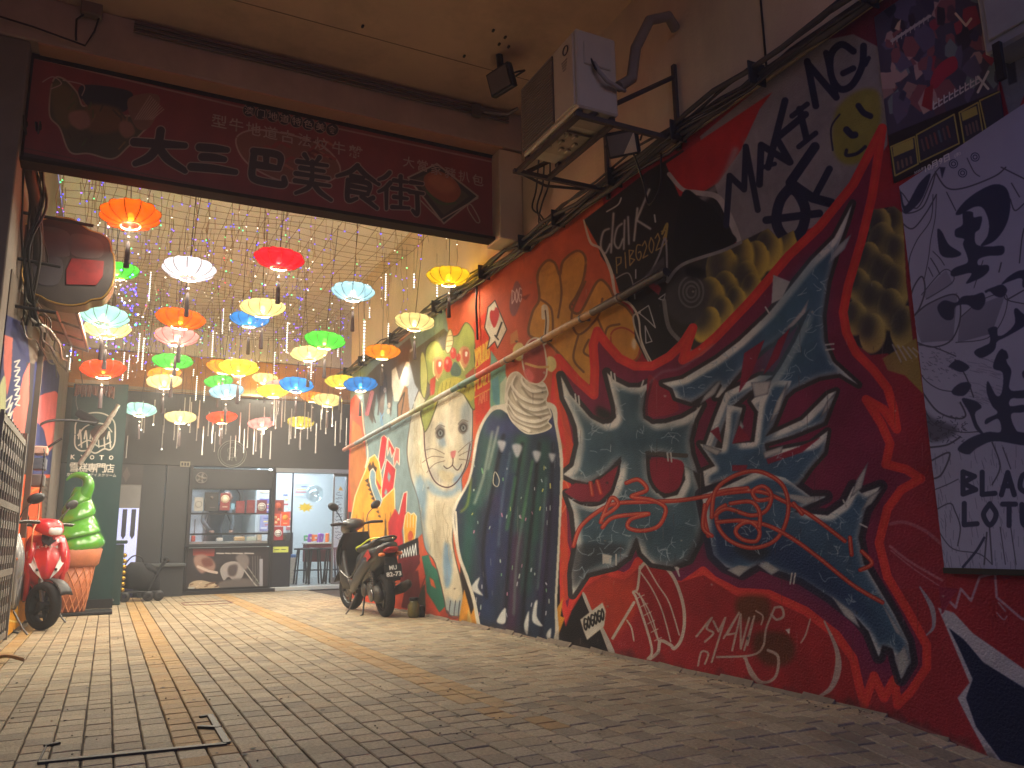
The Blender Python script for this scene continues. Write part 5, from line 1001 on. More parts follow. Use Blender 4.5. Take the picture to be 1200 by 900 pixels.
# ---- film poster: a plain stand-in with the same layout
def paint_right():
    C = Canvas(1000, -180, 1360, 700, 2.5, (178, 176, 186)); P, L = C.P, C.L; R = random.Random(6); K = (26, 38, 84)
    # upper half: poster
    P([(1000, -180), (1360, -180), (1360, 110), (1186, 156), (1045, 216), (1000, 222)], (62, 62, 96))
    for k in range(130):
        x, y = R.uniform(1030, 1180), R.uniform(-20, 150)
        if y > 150-(x-1030)*.35: continue
        r = R.uniform(5, 16); a = R.uniform(0, 6.28); c = R.choice(((134, 78, 96), (90, 86, 126), (176, 150, 156), (50, 54, 92), (150, 50, 76), (150, 120, 126), (110, 132, 146), (84, 60, 84), (36, 38, 64)))
        P([(x+r*math.cos(a+t)*R.uniform(.4, 1.2), y+r*math.sin(a+t)*R.uniform(.6, 1.6)) for t in (0, 1.1, 2.2, 3.3, 4.4, 5.4)], c)
    P([(1090, 96), (1100, 76), (1118, 66), (1122, 80), (1108, 92), (1096, 104)], (170, 40, 74), True); P([(1084, 104), (1094, 98), (1092, 130), (1080, 124)], (150, 30, 50))
    L([(1120, 16), (1132, 30), (1138, 22)], 3, (220, 200, 180), False); P([(1052, 26), (1056, 22), (1054, 36), (1048, 34)], (210, 190, 170))
    for k in range(9): x, y = 1045+k*5.2, 48-k*3.4; L([(x, y), (x+3.2, y-2)], 3.4, (180, 180, 190), False); L([(x+1, y-3), (x+1, y+4)], 1.2, (180, 180, 190), False)
    for k in range(9): x, y = 1094+k*6.2, 124-k*3.6; L([(x, y-5), (x, y+4), (x+4, y+1)], 1.6, (206, 206, 216), False); L([(x+1, y-2), (x+4, y-4)], 1.6, (206, 206, 216), False)
    L([(1146, 90), (1158, 104)], 3, (210, 210, 222), False); L([(1158, 84), (1146, 108)], 3, (210, 210, 222), False)
    P([(1037, 160), (1170, 106), (1182, 152), (1044, 217)], (24, 24, 40))
    for q in ([(1044, 172), (1072, 160), (1076, 192), (1049, 206)], [(1074, 158), (1118, 134), (1124, 168), (1078, 190)], [(1124, 132), (1146, 120), (1152, 156), (1130, 168)], [(1148, 118), (1174, 106), (1180, 142), (1156, 154)]): P(q, (42, 46, 70)); L(q, 1.8, (164, 156, 84), False, True)
    P([(1046, 172), (1070, 162), (1071, 174), (1047, 184)], (164, 156, 84)); P([(1126, 132), (1144, 124), (1146, 134), (1128, 142)], (164, 156, 84))
    for k in range(7): L([(1080+k*5, 164-k*2.6), (1083+k*5, 176-k*2.6)], 2.6, R.choice(((96, 76, 86), (74, 96, 116), (120, 70, 70))), False)
    for k in range(4): L([(1052+k*5, 190-k*2), (1053+k*5, 198-k*2.4)], 2.6, (120, 96, 90), False); L([(1132+k*4, 148-k*2), (1134+k*4, 158-k*2)], 2.6, (110, 90, 90), False)
    return C
CP = paint_right()
def wallpt(px, py, x=3.195): return on(px, py, 'X', x)
b_ = [wallpt(1045, 216), wallpt(1183, 152), wallpt(1150, -50), wallpt(1022, 0)]
yl, yr = wallpt(1040, 150).y, wallpt(1172, 110).y; zb, zt = wallpt(1045, 216).z, 3.30
po = plane_print(CP, 'poster_print', [(3.192, yl, wallpt(1045, 216).z), (3.192, yr, wallpt(1183, 152).z), (3.192, yr-.0, zt), (3.192, yl, zt)], None, 'film_poster', 700, 900, .006, rough=.3, wear=.15, bump=.03, spec=.6)
tag(po, 'crowded dark film poster with yellow framed boxes and a date at its foot', 'poster')
M_pt = mat('poster_letter', (214, 214, 222), .4)
zdate = wallpt(1104, 188)
o = lettering('10月9日', wallpt(1098, 191, 3.188), (0, -1, .06), (0, 0, 1), .035, M_pt, po, None, .02, 'date_lettering'); o2 = lettering('(水)', wallpt(1122, 181, 3.188), (0, -1, .06), (0, 0, 1), .020, M_pt, po, None, .01, 'date_lettering'); o3 = lettering('2025年', wallpt(1077, 200, 3.188), (0, -1, .06), (0, 0, 1), .016, M_pt, po, None, .01, 'date_lettering')
# ---- white hanging with brush lettering
def paint_lotus():
    C = Canvas(1040, 60, 1400, 700, 2.5, (156, 158, 188)); P, L = C.P, C.L; R = random.Random(12); K = (28, 36, 78); G_ = (64, 64, 88)
    def A(q): return [(1040+x/3.75, 180+y/3.75) for x, y in q]
    def B(q): return [(1060+x/3.214, 400+y/3.214) for x, y in q]
    # line drawing: tentacled head, robe, lotus leaves
    for q in ([(40, 200), (60, 170), (130, 240), (200, 100), (230, 60)], [(45, 160), (50, 200), (75, 260), (150, 240), (190, 160), (210, 90)], [(60, 300), (110, 330), (170, 260), (215, 180)], [(100, 560), (95, 470), (130, 380), (190, 290), (200, 180)], [(215, 180), (210, 280), (190, 380), (180, 460), (160, 560)], [(260, 170), (300, 250)],
              [(350, 20), (380, 80), (405, 100)], [(210, 80), (260, 150), (340, 150), (470, 100), (520, 60)], [(500, 60), (560, 90), (600, 110)], [(540, 200), (560, 250), (600, 220)], [(545, 130), (580, 190)], [(580, 480), (590, 380), (600, 330)], [(200, 430), (230, 460), (250, 490)], [(190, 460), (215, 500), (230, 530)], [(180, 500), (200, 540)],
              [(90, 700), (110, 600), (150, 540), (165, 600), (140, 680), (110, 720)], [(150, 620), (250, 510), (290, 560), (170, 640)], [(110, 720), (180, 660), (300, 620), (320, 720), (280, 820), (200, 850), (130, 830)], [(320, 720), (420, 640), (520, 620), (510, 720), (440, 810), (300, 830)], [(530, 640), (600, 600)], [(520, 600), (520, 640), (600, 660)], [(130, 840), (200, 850), (300, 890)], [(500, 480), (490, 520)], [(420, 470), (380, 590)]):
        L(A(q), R.uniform(1.0, 1.9), G_)
    for q in ([(70, 250), (45, 150), (60, 170), (80, 230), (140, 130), (190, 90), (150, 200), (90, 260)],): P(A(q), K, True)
    for cx, cy in ((290, 45), (385, 15), (330, 85)):
        for r in (18, 9): L(A([(cx+r*math.cos(t), cy+r*math.sin(t)) for t in np.linspace(0, 6.28, 14)]), 1, K)
    P(A([(230, 60), (240, 110), (255, 60)]), K)
    for k in range(46): t = k/46; L(A([(110+200*t, 720-110*t**.6), (150+140*t, 830-10*t)]), .5, G_, al=.75)
    for k in range(46): t = k/46; L(A([(320+200*t, 720-100*t**.7), (310+150*t, 830-40*t)]), .5, G_, al=.75)
    for k in range(26): t = k/26; L(A([(150+110*t, 620-110*t), (180+110*t, 640-70*t)]), .5, G_, al=.7)
    # lower drawing
    for q in ([(50, 20), (60, 120), (130, 180), (230, 190)], [(60, 180), (120, 260), (190, 290), (230, 280), (210, 230)], [(190, 70), (230, 130), (260, 210)], [(60, 190), (100, 300), (200, 340), (280, 340)], [(90, 400), (160, 390), (210, 360)], [(100, 450), (170, 420), (140, 500), (100, 520)], [(110, 560), (160, 540), (200, 520)], [(110, 640), (170, 610), (190, 640), (210, 700), (200, 770)], [(120, 700), (180, 780), (280, 800), (330, 840)], [(300, 740), (280, 780), (240, 830)], [(330, 380), (360, 470), (330, 540)], [(370, 400), (400, 480)], [(320, 700), (330, 840)], [(360, 700), (380, 840)], [(400, 700), (420, 840)], [(310, 720), (300, 840)]): L(B(q), R.uniform(1.1, 2.1), G_)
    for k in range(60): x, y = R.uniform(60, 200), R.uniform(20, 150); L(B([(x, y), (x+R.uniform(4, 12), y+R.uniform(-2, 8))]), .6, G_, False, al=.8)
    P(B([(75, 270), (110, 290), (200, 330), (150, 370), (90, 370)]), (60, 60, 84), True, 2, .8)
    for k in range(44): x, y = R.uniform(80, 230), R.uniform(280, 380); L(B([(x, y), (x+R.uniform(-14, 14), y+R.uniform(-10, 10)), (x+R.uniform(-18, 18), y+8)]), .7, (30, 34, 60), al=.8)
    for k in range(150): x, y = R.uniform(90, 450), R.uniform(380, 840); L(B([(x, y), (x+R.uniform(-3, 10), y+R.uniform(14, 46))]), .55, G_, False, al=.6)
    for k in range(50): x, y = R.uniform(190, 350), R.uniform(60, 250); L(B([(x, y), (x+R.uniform(20, 50), y+R.uniform(6, 16))]), .5, G_, False, al=.5)
    L(B([(300, 740), (270, 790), (220, 850)]), 3, K); 
    for q in ([(300, 262), (340, 210), (400, 165), (470, 135), (520, 150), (540, 210), (530, 290), (500, 350), (460, 390), (410, 405), (440, 360), (445, 300), (420, 240), (380, 235), (320, 268)],
              [(330, 262), (350, 254), (375, 258), (380, 280), (415, 278), (405, 330), (385, 350), (392, 400), (455, 408), (505, 405), (515, 425), (500, 446), (440, 450), (400, 465), (400, 490), (440, 490), (446, 512), (420, 540), (380, 560), (345, 570), (368, 525), (290, 540), (278, 520), (300, 500), (350, 480), (350, 450), (332, 400), (336, 375), (300, 365), (298, 335), (330, 312)],
              [(220, 332), (240, 345), (270, 400), (325, 440), (280, 458), (235, 445), (222, 390)],
              [(220, 672), (250, 645), (300, 655), (330, 628), (380, 622), (420, 612), (430, 650), (410, 684), (380, 684), (350, 664), (300, 672), (290, 722), (262, 732), (232, 710)],
              [(430, 602), (470, 585), (505, 576), (526, 600), (505, 630), (475, 626), (450, 606), (432, 612)], [(500, 575), (540, 535), (600, 512), (700, 540), (690, 580), (600, 590), (590, 548), (540, 560)],
              [(442, 772), (480, 762), (486, 800), (520, 790), (560, 745), (556, 690), (570, 680), (600, 706), (640, 720), (600, 760), (520, 806), (482, 826), (470, 860), (440, 886), (410, 896), (384, 880), (392, 860), (440, 842), (452, 812)], [(490, 870), (520, 866), (530, 900), (495, 900)]): P(A(q), K, True)
    for q in ([(262, 42), (290, 22), (340, 4), (336, 36), (290, 62)], [(168, 92), (200, 70), (244, 96), (215, 116), (178, 102)], [(178, 186), (205, 160), (240, 154), (250, 172), (224, 204), (188, 202)], [(216, 216), (268, 226), (290, 248), (266, 270), (274, 310), (300, 352), (268, 330), (244, 270)],
              [(350, 46), (372, 30), (386, 80), (402, 112), (396, 180), (450, 184), (560, 170), (560, 200), (450, 214), (402, 216), (398, 244), (450, 240), (450, 266), (402, 274), (418, 330), (450, 344), (600, 360), (600, 400), (450, 392), (340, 376), (276, 400), (240, 426), (200, 406), (244, 366), (310, 342), (362, 340), (352, 292), (306, 312), (308, 292), (350, 270), (328, 240), (310, 192), (314, 150), (345, 204), (366, 192), (370, 120), (334, 100)], [(450, 110), (520, 120), (530, 180), (500, 190), (496, 146), (450, 140)]): P(B(q), K, True)
    L([], 1, K) if False else None
    for i, ch in enumerate('BLACK'): hand(C, ch, 1128.5+i*22.5, 553+i*.4, 20, 0, 26, K, 6)
    for i, ch in enumerate('LOTUS'): hand(C, ch, 1130+i*22.5, 590+i*.4, 20, 0, 25, K, 6)
    return C
CL = paint_lotus()
zb = wallpt(1106, 665).z; yl2 = wallpt(1082, 450).y
lo = plane_print(CL, 'hanging_print', [(3.190, yl2, zb), (3.190, 1.0, zb), (3.190, 1.0, wallpt(1058, 222).z+.25), (3.190, yl2, wallpt(1058, 222).z+.02)], None, 'wall_hanging', 900, 1000, .004, rough=.7, wear=.12, bump=.06)
tag(lo, 'large white hanging printed with black brush characters and ink line drawing', 'wall hanging')
MB().box((3.186, (yl2+1.0)/2, zb-.012), (.014, yl2-1.0, .024)).build('bottom_rail', M_dark, lo)
del CP, CL
bx = thing('metal_cabinet', 'pale metal cabinet screwed to the wall above the film poster', 'cabinet', (3.13, 1.56, 2.86))
MB().box((0, 0, .2), (.16, .34, .72), bev=.012).build('cabinet_body', mat('cabinet_grey', (150, 154, 160), .45, metal=.2), bx); MB().box((-.085, 0, .2), (.012, .28, .62), bev=.004).build('door', mat('cabinet_grey', ()), bx)
MB().box((-.09, .11, -.22), (.02, .03, .16)).build('bracket', M_dark, bx)
# ---- cable bundle along the mural's top edge
RC = random.Random(9); cb = thing('cable_bundle', 'thick bundle of black cables running along the top of the mural', 'cable', (3.12, 6.5, 3.38))
for k in range(9):
    a, b = RC.uniform(-.05, .03), RC.uniform(-.05, .06); pts = []
    for i in range(46):
        y = -6.5+12*i/45+.4; pts.append((a+.012*math.sin(i*.9+k), y+.0, b+.022*math.sin(i*.55+k*2)+.02*math.sin(i*1.7+k)))
    MB().tube(pts, RC.choice((.009, .012, .016, .02)), 6, False).build('cable', [M_black, mat('dusty_cable', (66, 60, 54), .7), M_black][k % 3], cb)
for k in range(16): MB().box((-.01, -5.6+k*.72+RC.uniform(-.1, .1), 0), (.13, .012, .14), bev=.004).build('tie', M_black, cb)
# ---- painted pipe
pp = thing('wall_pipe', 'long thin pipe clipped across the mural, partly painted over', 'pipe', (3.13, 4.0, 2.42))
def pz(y): return 2.2+(11.9-y)*(.30/7.9)-2.42
seg = [(11.95, 11.3, (150, 100, 84)), (11.3, 9.6, (120, 130, 130)), (9.6, 8.9, (176, 168, 150)), (8.9, 8.1, (136, 138, 96)), (8.1, 7.6, (176, 170, 156)), (7.6, 6.95, (86, 120, 106)), (6.95, 6.4, (196, 76, 50)), (6.4, 5.55, (176, 136, 92)), (5.55, 4.85, (186, 140, 78)), (4.85, 4.45, (96, 78, 62)), (4.45, 3.95, (44, 38, 38))]
for a, b, c in seg: MB().tube([(0, a-4, pz(a)), (0, (a+b)/2-4, pz((a+b)/2)+.003), (0, b-4, pz(b))], .030, 10, True).build('pipe_length', mat('pipe_%d_%d_%d' % c, c, .5, var=.2, vs=20, bump=.2), pp)
for y in (11.2, 9.9, 8.7, 7.4, 6.3, 5.6, 5.0, 4.5): MB().tube([(0, y-4-.012, pz(y)), (0, y-4+.012, pz(y))], .034, 10).box((.04, y-4, pz(y)), (.06, .02, .03)).build('clip', M_grey, pp)
for k, y in enumerate((6.5, 6.45, 6.2)): MB().tube([(.06-.05, y-4, pz(y)), (.06, y-4-.01, pz(y)+.02)], .006, 5).build('screw', M_dark, pp)
MB().tube([(3.17, 7.05, 3.34), (3.165, 7.06, 3.1), (3.17, 7.04, 2.78)], .012, 6).build('hanging_rod', M_dark, label='short dark rod hanging from the cables over the pink scribble', cat='rod')
# ---- air conditioner on its bracket
ac = thing('air_conditioner', 'white outdoor air conditioner unit on a rusty wall bracket', 'air conditioner', (2.4, 3.8, 3.42))
M_ac = mat('ac_casing', (196, 188, 166), .45, var=.06, vs=3, stain=.35, streak=1)
MB().box((.15, .36, .27), (.30, .74, .54), bev=.012).build('casing', M_ac, ac)
g = MB().box((-.004, .50, .27), (.012, .44, .48)).build('fan_grille', mat('ac_grille_dark', (96, 90, 82), .6), ac)
for k in range(22): MB().box((-.013, .50, .045+k*.0215), (.006, .43, .005)).build('louvre', mat('ac_louvre', (132, 124, 112), .5), g)
MB().box((-.004, .14, .27), (.014, .24, .49), bev=.004).build('front_panel', M_ac, ac)
MB().tube([(-.013, .10+.03*math.cos(t), .44+.03*math.sin(t)) for t in np.linspace(0, 6.2, 15)], .005, 4, closed=True, caps=False).build('badge', M_dark, ac)
for k in range(4): MB().box((-.012, .12, .375-k*.02), (.003, .07-.01*k, .007)).build('badge_line', M_grey, ac)
MB().box((.15, -.014, .38), (.20, .02, .16), bev=.006).build('valve_cover', M_ac, ac)
MB().tube([(.12, -.02, .32), (.13, -.06, .24), (.18, -.07, .18), (.28, -.05, .17), (.36, .0, .2)], .014, 7).build('pipe', mat('pipe_lagging', (150, 146, 138), .8, bump=.3), ac)
MB().tube([(.10, -.02, .34), (.11, -.05, .26), (.17, -.06, .20), (.27, -.04, .19)], .008, 6).build('pipe', M_black, ac)
MB().tube([(.30, -.02, .2), (.42, -.0, .3), (.48, .02, .55), (.56, -.04, .74), (.70, -.06, .80), (.79, -.02, .76)], .036, 9).build('lagged_hose', mat('hose_wrap', (130, 120, 106), .9, var=.15, bump=.5, bs=25), ac)
# underside trays and bracket
MB().box((.16, .12, -.012), (.26, .14, .014), bev=.003).build('base_tray', mat('tray_metal', (170, 160, 138), .5, metal=.3, stain=.5), ac)
MB().box((.16, .42, -.012), (.26, .30, .014), bev=.003).build('base_tray', mat('tray_metal', ()), ac)
for k in range(9): MB().box((.06+.05*(k % 4), .30+.09*(k//3), -.026), (.03, .05, .02), bev=.006).build('tray_rib', mat('tray_metal', ()), ac)
M_rust = mat('bracket_steel', (84, 74, 66), .7, metal=.4, var=.2, stain=.5)
for y in (.02, .86):
    MB().box((.40, y, -.045), (.82, .03, .03)).build('bracket_arm', M_rust, ac); MB().box((.79, y, .2), (.03, .03, .62)).build('bracket_post', M_rust, ac)
    d = Vector((.72, 0, .44)); MB().tube([(.78, y, .42), (.10, y, -.03)], .016, 4).build('brace', M_rust, ac)
for x in (.02, .27): MB().box((x, .44, -.045), (.03, .84, .03)).build('bracket_rail', M_rust, ac)
MB().tube([(.02, .86, -.045), (.3, .95, -.06), (.6, .9, -.05)], .012, 4).build('brace', M_rust, ac)
for x, y in ((.03, .04), (.27, .04), (.03, .7), (.27, .7)): MB().box((x, y, -.015), (.045, .045, .03), bev=.005).build('rubber_foot', M_black, ac)
# loose cables below it
lc = thing('loose_cables', 'loose cables dangling from below the air conditioner to the bundle', 'cable', (3.16, 5.6, 3.4))
for k in range(3):
    x0 = -.02*k; MB().tube(spline([(x0-.1, -.3+.06*k, .55), (x0, -.1+.08*k, .40), (x0-.02, .05*k, .24), (x0, .1-.06*k, .12), (x0+.01, -.05*k, 0)]), .008, 5, False).build('cable', M_black, lc)
MB().tube(spline([(-.1, .55, .0), (-.06, .4, -.02), (-.0, .3, -.08), (.0, 0, -.02)]), .009, 5, False).build('cable', M_black, lc)
def flood(name, lab, loc, M3, s=1, lit=False):
    t = thing(name, lab, 'floodlight', loc); t.rotation_euler = (-Vector(M3)).to_track_quat('Y', 'Z').to_euler()
    MB().box((0, 0, 0), (.22*s, .05*s, .17*s), bev=.012).build('housing', M_dark, t)
    for k in range(6): MB().box((-.08*s+k*.032*s, .035*s, 0), (.006, .03*s, .14*s)).build('cooling_fin', M_dark, t)
    MB().box((0, -.027*s, 0), (.205*s, .006, .155*s)).build('rim', M_black, t); g = MB().box((0, -.0305*s, 0), (.185*s, .006, .135*s)).build('lens', mat('flood_glass', (120, 112, 108), .15), t)
    MB().prism([(-.0*s, -.066*s), (.091*s, -.066*s), (.091*s, .066*s)], (0, -.002, 0), (0, -.0345*s, 0)).build('glass_glint', mat('flood_glint', (226, 210, 176), .3), g) if lit else None  # reflection on the unlit lens, drawn as a pale triangle
    MB().tube([(-.12*s, 0, 0), (-.12*s, .07*s, .02), (-.12*s, .12*s, .03), (.12*s, .12*s, .03), (.12*s, .07*s, .02), (.12*s, 0, 0)], .008, 4).build('yoke', M_dark, t)
    return t
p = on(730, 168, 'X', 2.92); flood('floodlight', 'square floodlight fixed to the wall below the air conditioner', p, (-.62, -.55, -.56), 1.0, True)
MB().tube(spline([(p.x+.08, p.y, p.z-.05), (3.15, p.y+.1, p.z-.2), (3.15, p.y+.05, p.z-.38), (3.15, p.y-.08, p.z-.30), (3.14, p.y-.12, p.z-.08)]), .007, 5, False).build('looped_wire', M_black, label='looped black wire under the wall floodlight', cat='wire')
p = on(588, 94, 'Z', 4.50); flood('floodlight', 'unlit dark floodlight hanging from the ceiling beside the beam', p, (-.85, -.25, -.3), 1.2)
MB().tube([(p.x, p.y, p.z+.02), (p.x-.02, p.y, 4.73)], .03, 8).build('ceiling_mount', M_dark, label='dark mount holding the ceiling floodlight', cat='mount')
for i, (px, py) in enumerate(((578, 35), (592, 43), (585, 51), (596, 54), (544, 65), (425, 30))):
    q = on(px, py, 'Z', 4.72); MB().box((q.x, q.y, 4.713), (.018, .03, .016), bev=.003).build('screw_plug', M_black, label='tiny black plug left in the near ceiling', cat='plug', group='black plugs in the ceiling')
# ---- left wall: painted panels
def paint_left():
    C = Canvas(-140, 280, 90, 800, 2.5, (120, 110, 100)); P, L = C.P, C.L; R = random.Random(21); BL = (56, 62, 110); CO_ = (220, 116, 104)
    P([(-140, 300), (30, 380), (34, 424), (26, 560), (22, 800), (-140, 800)], BL); P([(30, 424), (46, 428), (40, 560), (24, 560)], (58, 54, 56))
    for q in ([(4, 392), (14, 396), (12, 440), (7, 465), (3, 430)], [(20, 470), (26, 440), (34, 424), (33, 470), (26, 520), (18, 500)], [(14, 480), (24, 470), (20, 520), (14, 510)]): P(q, CO_)
    P([(-6, 470), (4, 440), (6, 470), (2, 500), (-8, 520)], (196, 200, 150), True)
    for k in range(5): L([(16, 424+k*11), (22, 422+k*11), (17, 430+k*11), (22, 431+k*11)], 1.8, (224, 218, 206), False)
    for k in range(3): L([(6, 470+k*10), (13, 464+k*10), (8, 478+k*10), (14, 472+k*10)], 1.8, (224, 218, 206), False)
    P([(40, 424), (72, 420), (72, 570), (30, 570)], BL); P([(38, 480), (44, 466), (56, 460), (68, 464), (68, 520), (58, 516), (48, 500), (38, 490)], (214, 104, 106), True); P([(50, 500), (62, 498), (66, 520), (56, 530)], CO_)
    P([(18, 556), (72, 556), (66, 700), (60, 740), (-140, 740), (-60, 600)], (218, 86, 44)); P([(-20, 640), (60, 640), (60, 700), (-30, 700)], (232, 130, 44), blur=12); P([(-40, 664), (60, 664), (60, 760), (-60, 760)], (224, 158, 44), blur=4)
    L([(48, 570), (36, 576), (24, 586), (20, 600), (12, 640), (12, 656), (20, 662), (34, 664), (48, 668)], 2.6, (196, 120, 66)); L([(26, 590), (24, 600), (34, 606), (48, 604)], 1.6, (180, 100, 60)); L([(0, 722), (14, 728), (40, 730)], 2, (236, 206, 120))
    P([(8, 694), (16, 680), (30, 674), (34, 690), (26, 704), (12, 706)], (206, 152, 60), True); P([(6, 690), (14, 688), (16, 702), (8, 702)], (120, 110, 60), True)
    P([(48, 560), (58, 560), (54, 610), (49, 660)], (104, 92, 84)); 
    for k in range(14): y = 560+k*7; L([(52, y), (55, y+3)], 1.4, (60, 54, 50), False)
    return C
wl = plane_print(paint_left(), 'left_print', [(-.75, 6.38, .03), (-.75, 12.2, .03), (-.75, 12.2, 3.1), (-.75, 6.38, 2.75)], None, 'painted_hoarding', 1500, 900, .008, rough=.85, wear=.3, bump=.15, spec=.08)
tag(wl, 'blue coral and orange painted boards covering the left wall', 'hoarding')
wl.location.x = .006
# rail frames on it
MB().box((-.72, 8.9, 1.9), (.05, .05, 2.0)).build('drainpipe', mat('pipe_brown', (92, 78, 66), .7), label='brown vertical pipe dividing the painted boards', cat='pipe')
gt = thing('louvred_gate', 'grey perforated metal gate folded against the left wall', 'gate', (-.7, 7.1, 0)); M_gate = mat('gate_metal', (128, 124, 116), .55, metal=.3, var=.15, stain=.5)
for z in (.12, .62, 1.12, 1.68): MB().box((0, 0, z), (.03, 1.62, .05)).build('gate_rail', M_gate, gt)
for k in range(11): 
    MB().box((0, -.8+k*.16, .92), (.024, .028, 1.62)).build('gate_stile', M_gate, gt)
    if k < 10: 
        for j in range(12): MB().box((0, -.72+k*.16, .2+j*.13), (.012, .13, .06)).build('gate_slat', M_gate, gt)
MB().box((0, .82, .92), (.045, .05, 1.7)).build('gate_post', M_gate, gt)
# meters and lamp arm
mt = thing('meter_boxes', 'two small grey electric boxes with wires on the left wall', 'meter box', (-.68, 9.5, 1.6))
for dz, c in ((.19, (196, 150, 130)), (.05, (96, 96, 104)), (-.12, (104, 100, 96))): MB().box((0, 0, dz), (.12, .20 if dz > .1 else .16, .12 if dz < .1 else .08), bev=.008).build('box', mat('meter_%d' % c[0], c, .5), mt)
for k in range(5): MB().tube(spline([(.03, -.12, .2-.05*k), (.05, -.2-.02*k, .1-.04*k), (.04, -.14, -.1-.03*k), (.02, 0, -.24)]), .006, 4, False).build('wire', M_black, mt)
MB().tube(spline([(.02, .05, -.2), (.03, .0, -.5), (.02, -.3, -.62), (.02, -.34, -.8)]), .008, 5, False).build('wire', mat('tan_wire', (170, 120, 80), .6), mt)
la = thing('lamp_arm', 'black curved lamp arm reaching out from the left wall', 'lamp arm', on(62, 492, 'Y', 9.9))
MB().tube(spline([(.42, .1, .0), (.15, .05, .01), (-.05, 0, -.02), (-.16, -.03, -.12), (-.2, -.03, -.22)]), .016, 6).build('arm', M_dark, la); MB().lathe([(.03, .04), (.07, .0), (.09, -.06), (.05, -.1), (.001, -.11)], (-.2, -.03, -.24), seg=14).build('lamp_head', M_dark, la); MB().tube(spline([(.1, 0, -.2), (-.02, 0, -.3), (-.16, .02, -.42)]), .014, 5).build('brace', M_dark, la)
# ---- awning frame and cables upper left
aw = thing('awning', 'tilted translucent awning on a grey metal frame at upper left', 'awning', (-.75, 7.2, 2.7)); M_pan = mat('awning_sheet', (176, 160, 136), .6, var=.08, stain=.3); M_fr = mat('awning_frame', (120, 112, 100), .5, metal=.4, var=.2)
def AW(s_, t_): return Vector((.03+.36*t_, s_*3.0, .10+.34*s_-.10*t_+.0))
for i in range(3):
    a, b = i/3+.015, (i+1)/3-.015; A = [AW(a, 0), AW(b, 0), AW(b, 1), AW(a, 1)]; MB().add(A+[v+Vector((0, 0, .012)) for v in A], [(0, 1, 2, 3), (7, 6, 5, 4), (0, 4, 5, 1), (1, 5, 6, 2), (2, 6, 7, 3), (3, 7, 4, 0)]).build('awning_sheet', M_pan, aw)
for i in range(4): MB().tube([AW(i/3, -.02), AW(i/3, 1.03)], .018, 6).build('frame_bar', M_fr, aw)
for t_ in (0, .5, 1): MB().tube([AW(0, t_), AW(1, t_)], .018, 6).build('frame_bar', M_fr, aw)
RQ = random.Random(31); cbl = thing('cable_tangle', 'tangle of dusty grey cables sagging under the awning', 'cable', (-.62, 9.0, 2.55))
for k in range(7):
    z = RQ.uniform(-.1, .15); x_ = RQ.uniform(-.08, .08); MB().tube(spline([(x_+RQ.uniform(-.03, .03), -2.3+i*.62, z+.13*i*.5+RQ.uniform(-.05, .05)) for i in range(8)]), RQ.choice((.005, .008, .012)), 5, False).build('cable', [M_black, M_fr, mat('dusty_cable', ())][k % 3], cbl)
dp = thing('downpipe_bundle', 'dark diagonal pipe and cables beside the column at far upper left', 'pipe', (-.68, 6.5, 3.3))
MB().tube([(-.12, -.3, .6), (.0, .1, .12), (.05, .6, -.38)], .045, 8).build('pipe', mat('dark_pipe', (74, 68, 62), .6), dp)
for k in range(9): MB().tube(spline([(RQ.uniform(-.1, .05), -.3+RQ.uniform(-.1, .1), .5), (RQ.uniform(-.08, .1), .1, .1), (RQ.uniform(-.05, .12), .3+RQ.uniform(-.2, .2), -.3), (RQ.uniform(-.05, .1), .5, -.8)]), RQ.choice((.006, .01)), 5, False).build('cable', [M_black, mat('dusty_cable', ())][k % 2], dp)
for z, L_ in ((.02, .5), (-.35, .3), (-.72, .3)): MB().tube([(-.1, .25, z), (-.1+L_, .3, z-.01)], .014, 5).build('bracket', M_dark, dp)
# ---- the lobed sign
ls = thing('lobed_sign', 'dark unlit sign with scalloped outline and a red patch at upper left', 'sign', (-.44, 7.0, 3.06))
ol = [(95, 262), (120, 245), (170, 235), (205, 222), (250, 214), (300, 216), (345, 226), (380, 246), (412, 270), (440, 282), (480, 294), (512, 318), (524, 350), (528, 380), (540, 400), (542, 480), (534, 530), (520, 560), (505, 582), (480, 604), (430, 612), (400, 628), (340, 638), (280, 632), (220, 614), (190, 596), (150, 580), (118, 552), (102, 515), (96, 480), (104, 440), (98, 380), (92, 320)]
ol = [F(x/4, 200+y/4, 7.0) for x, y in ol]; ol = [(p.x+.44, p.z-3.06) for p in ol]; ol = spline(ol, True, 3)
def off_(k): return [(a*k, b*k) for a, b in ol]
MB().prism(off_(1), (0, .2, 0)).build('sign_case', mat('sign_case_bronze', (134, 116, 88), .55, metal=.3, var=.15), ls)
MB().prism(off_(.95), (0, -.012, 0)).build('sign_face', mat('sign_face_dark', (62, 54, 50), .7, var=.25, vs=5, stain=.3), ls)
for q, c in (([(-.24, .24), (-.03, .24), (.0, .1), (-.02, .03), (-.24, .03)], (84, 74, 70)), ([(.0, .22), (.18, .22), (.24, .13), (.2, .05), (.02, .05)], (82, 72, 68)), ([(-.24, -.0), (-.05, .0), (-.06, -.2), (-.2, -.21)], (80, 74, 74))):
    MB().prism(spline(q, True, 4), (0, -.004, 0), (0, -.013, 0)).build('faded_letter', mat('faded_%d' % c[0], c, .4), ls)
MB().prism([(.02, .02), (.25, .03), (.25, -.10), (.21, -.18), (.0, -.20), (-.01, -.08)], (0, -.008, 0), (0, -.013, 0)).build('red_patch', mat('sign_red_patch', (126, 34, 30), .4, var=.35, vs=12), ls)
MB().tube([(a, -.01, b) for a, b in off_(.97)], .006, 4, False, closed=True).build('rim', mat('sign_brass', (214, 176, 100), .3, metal=.6), ls)
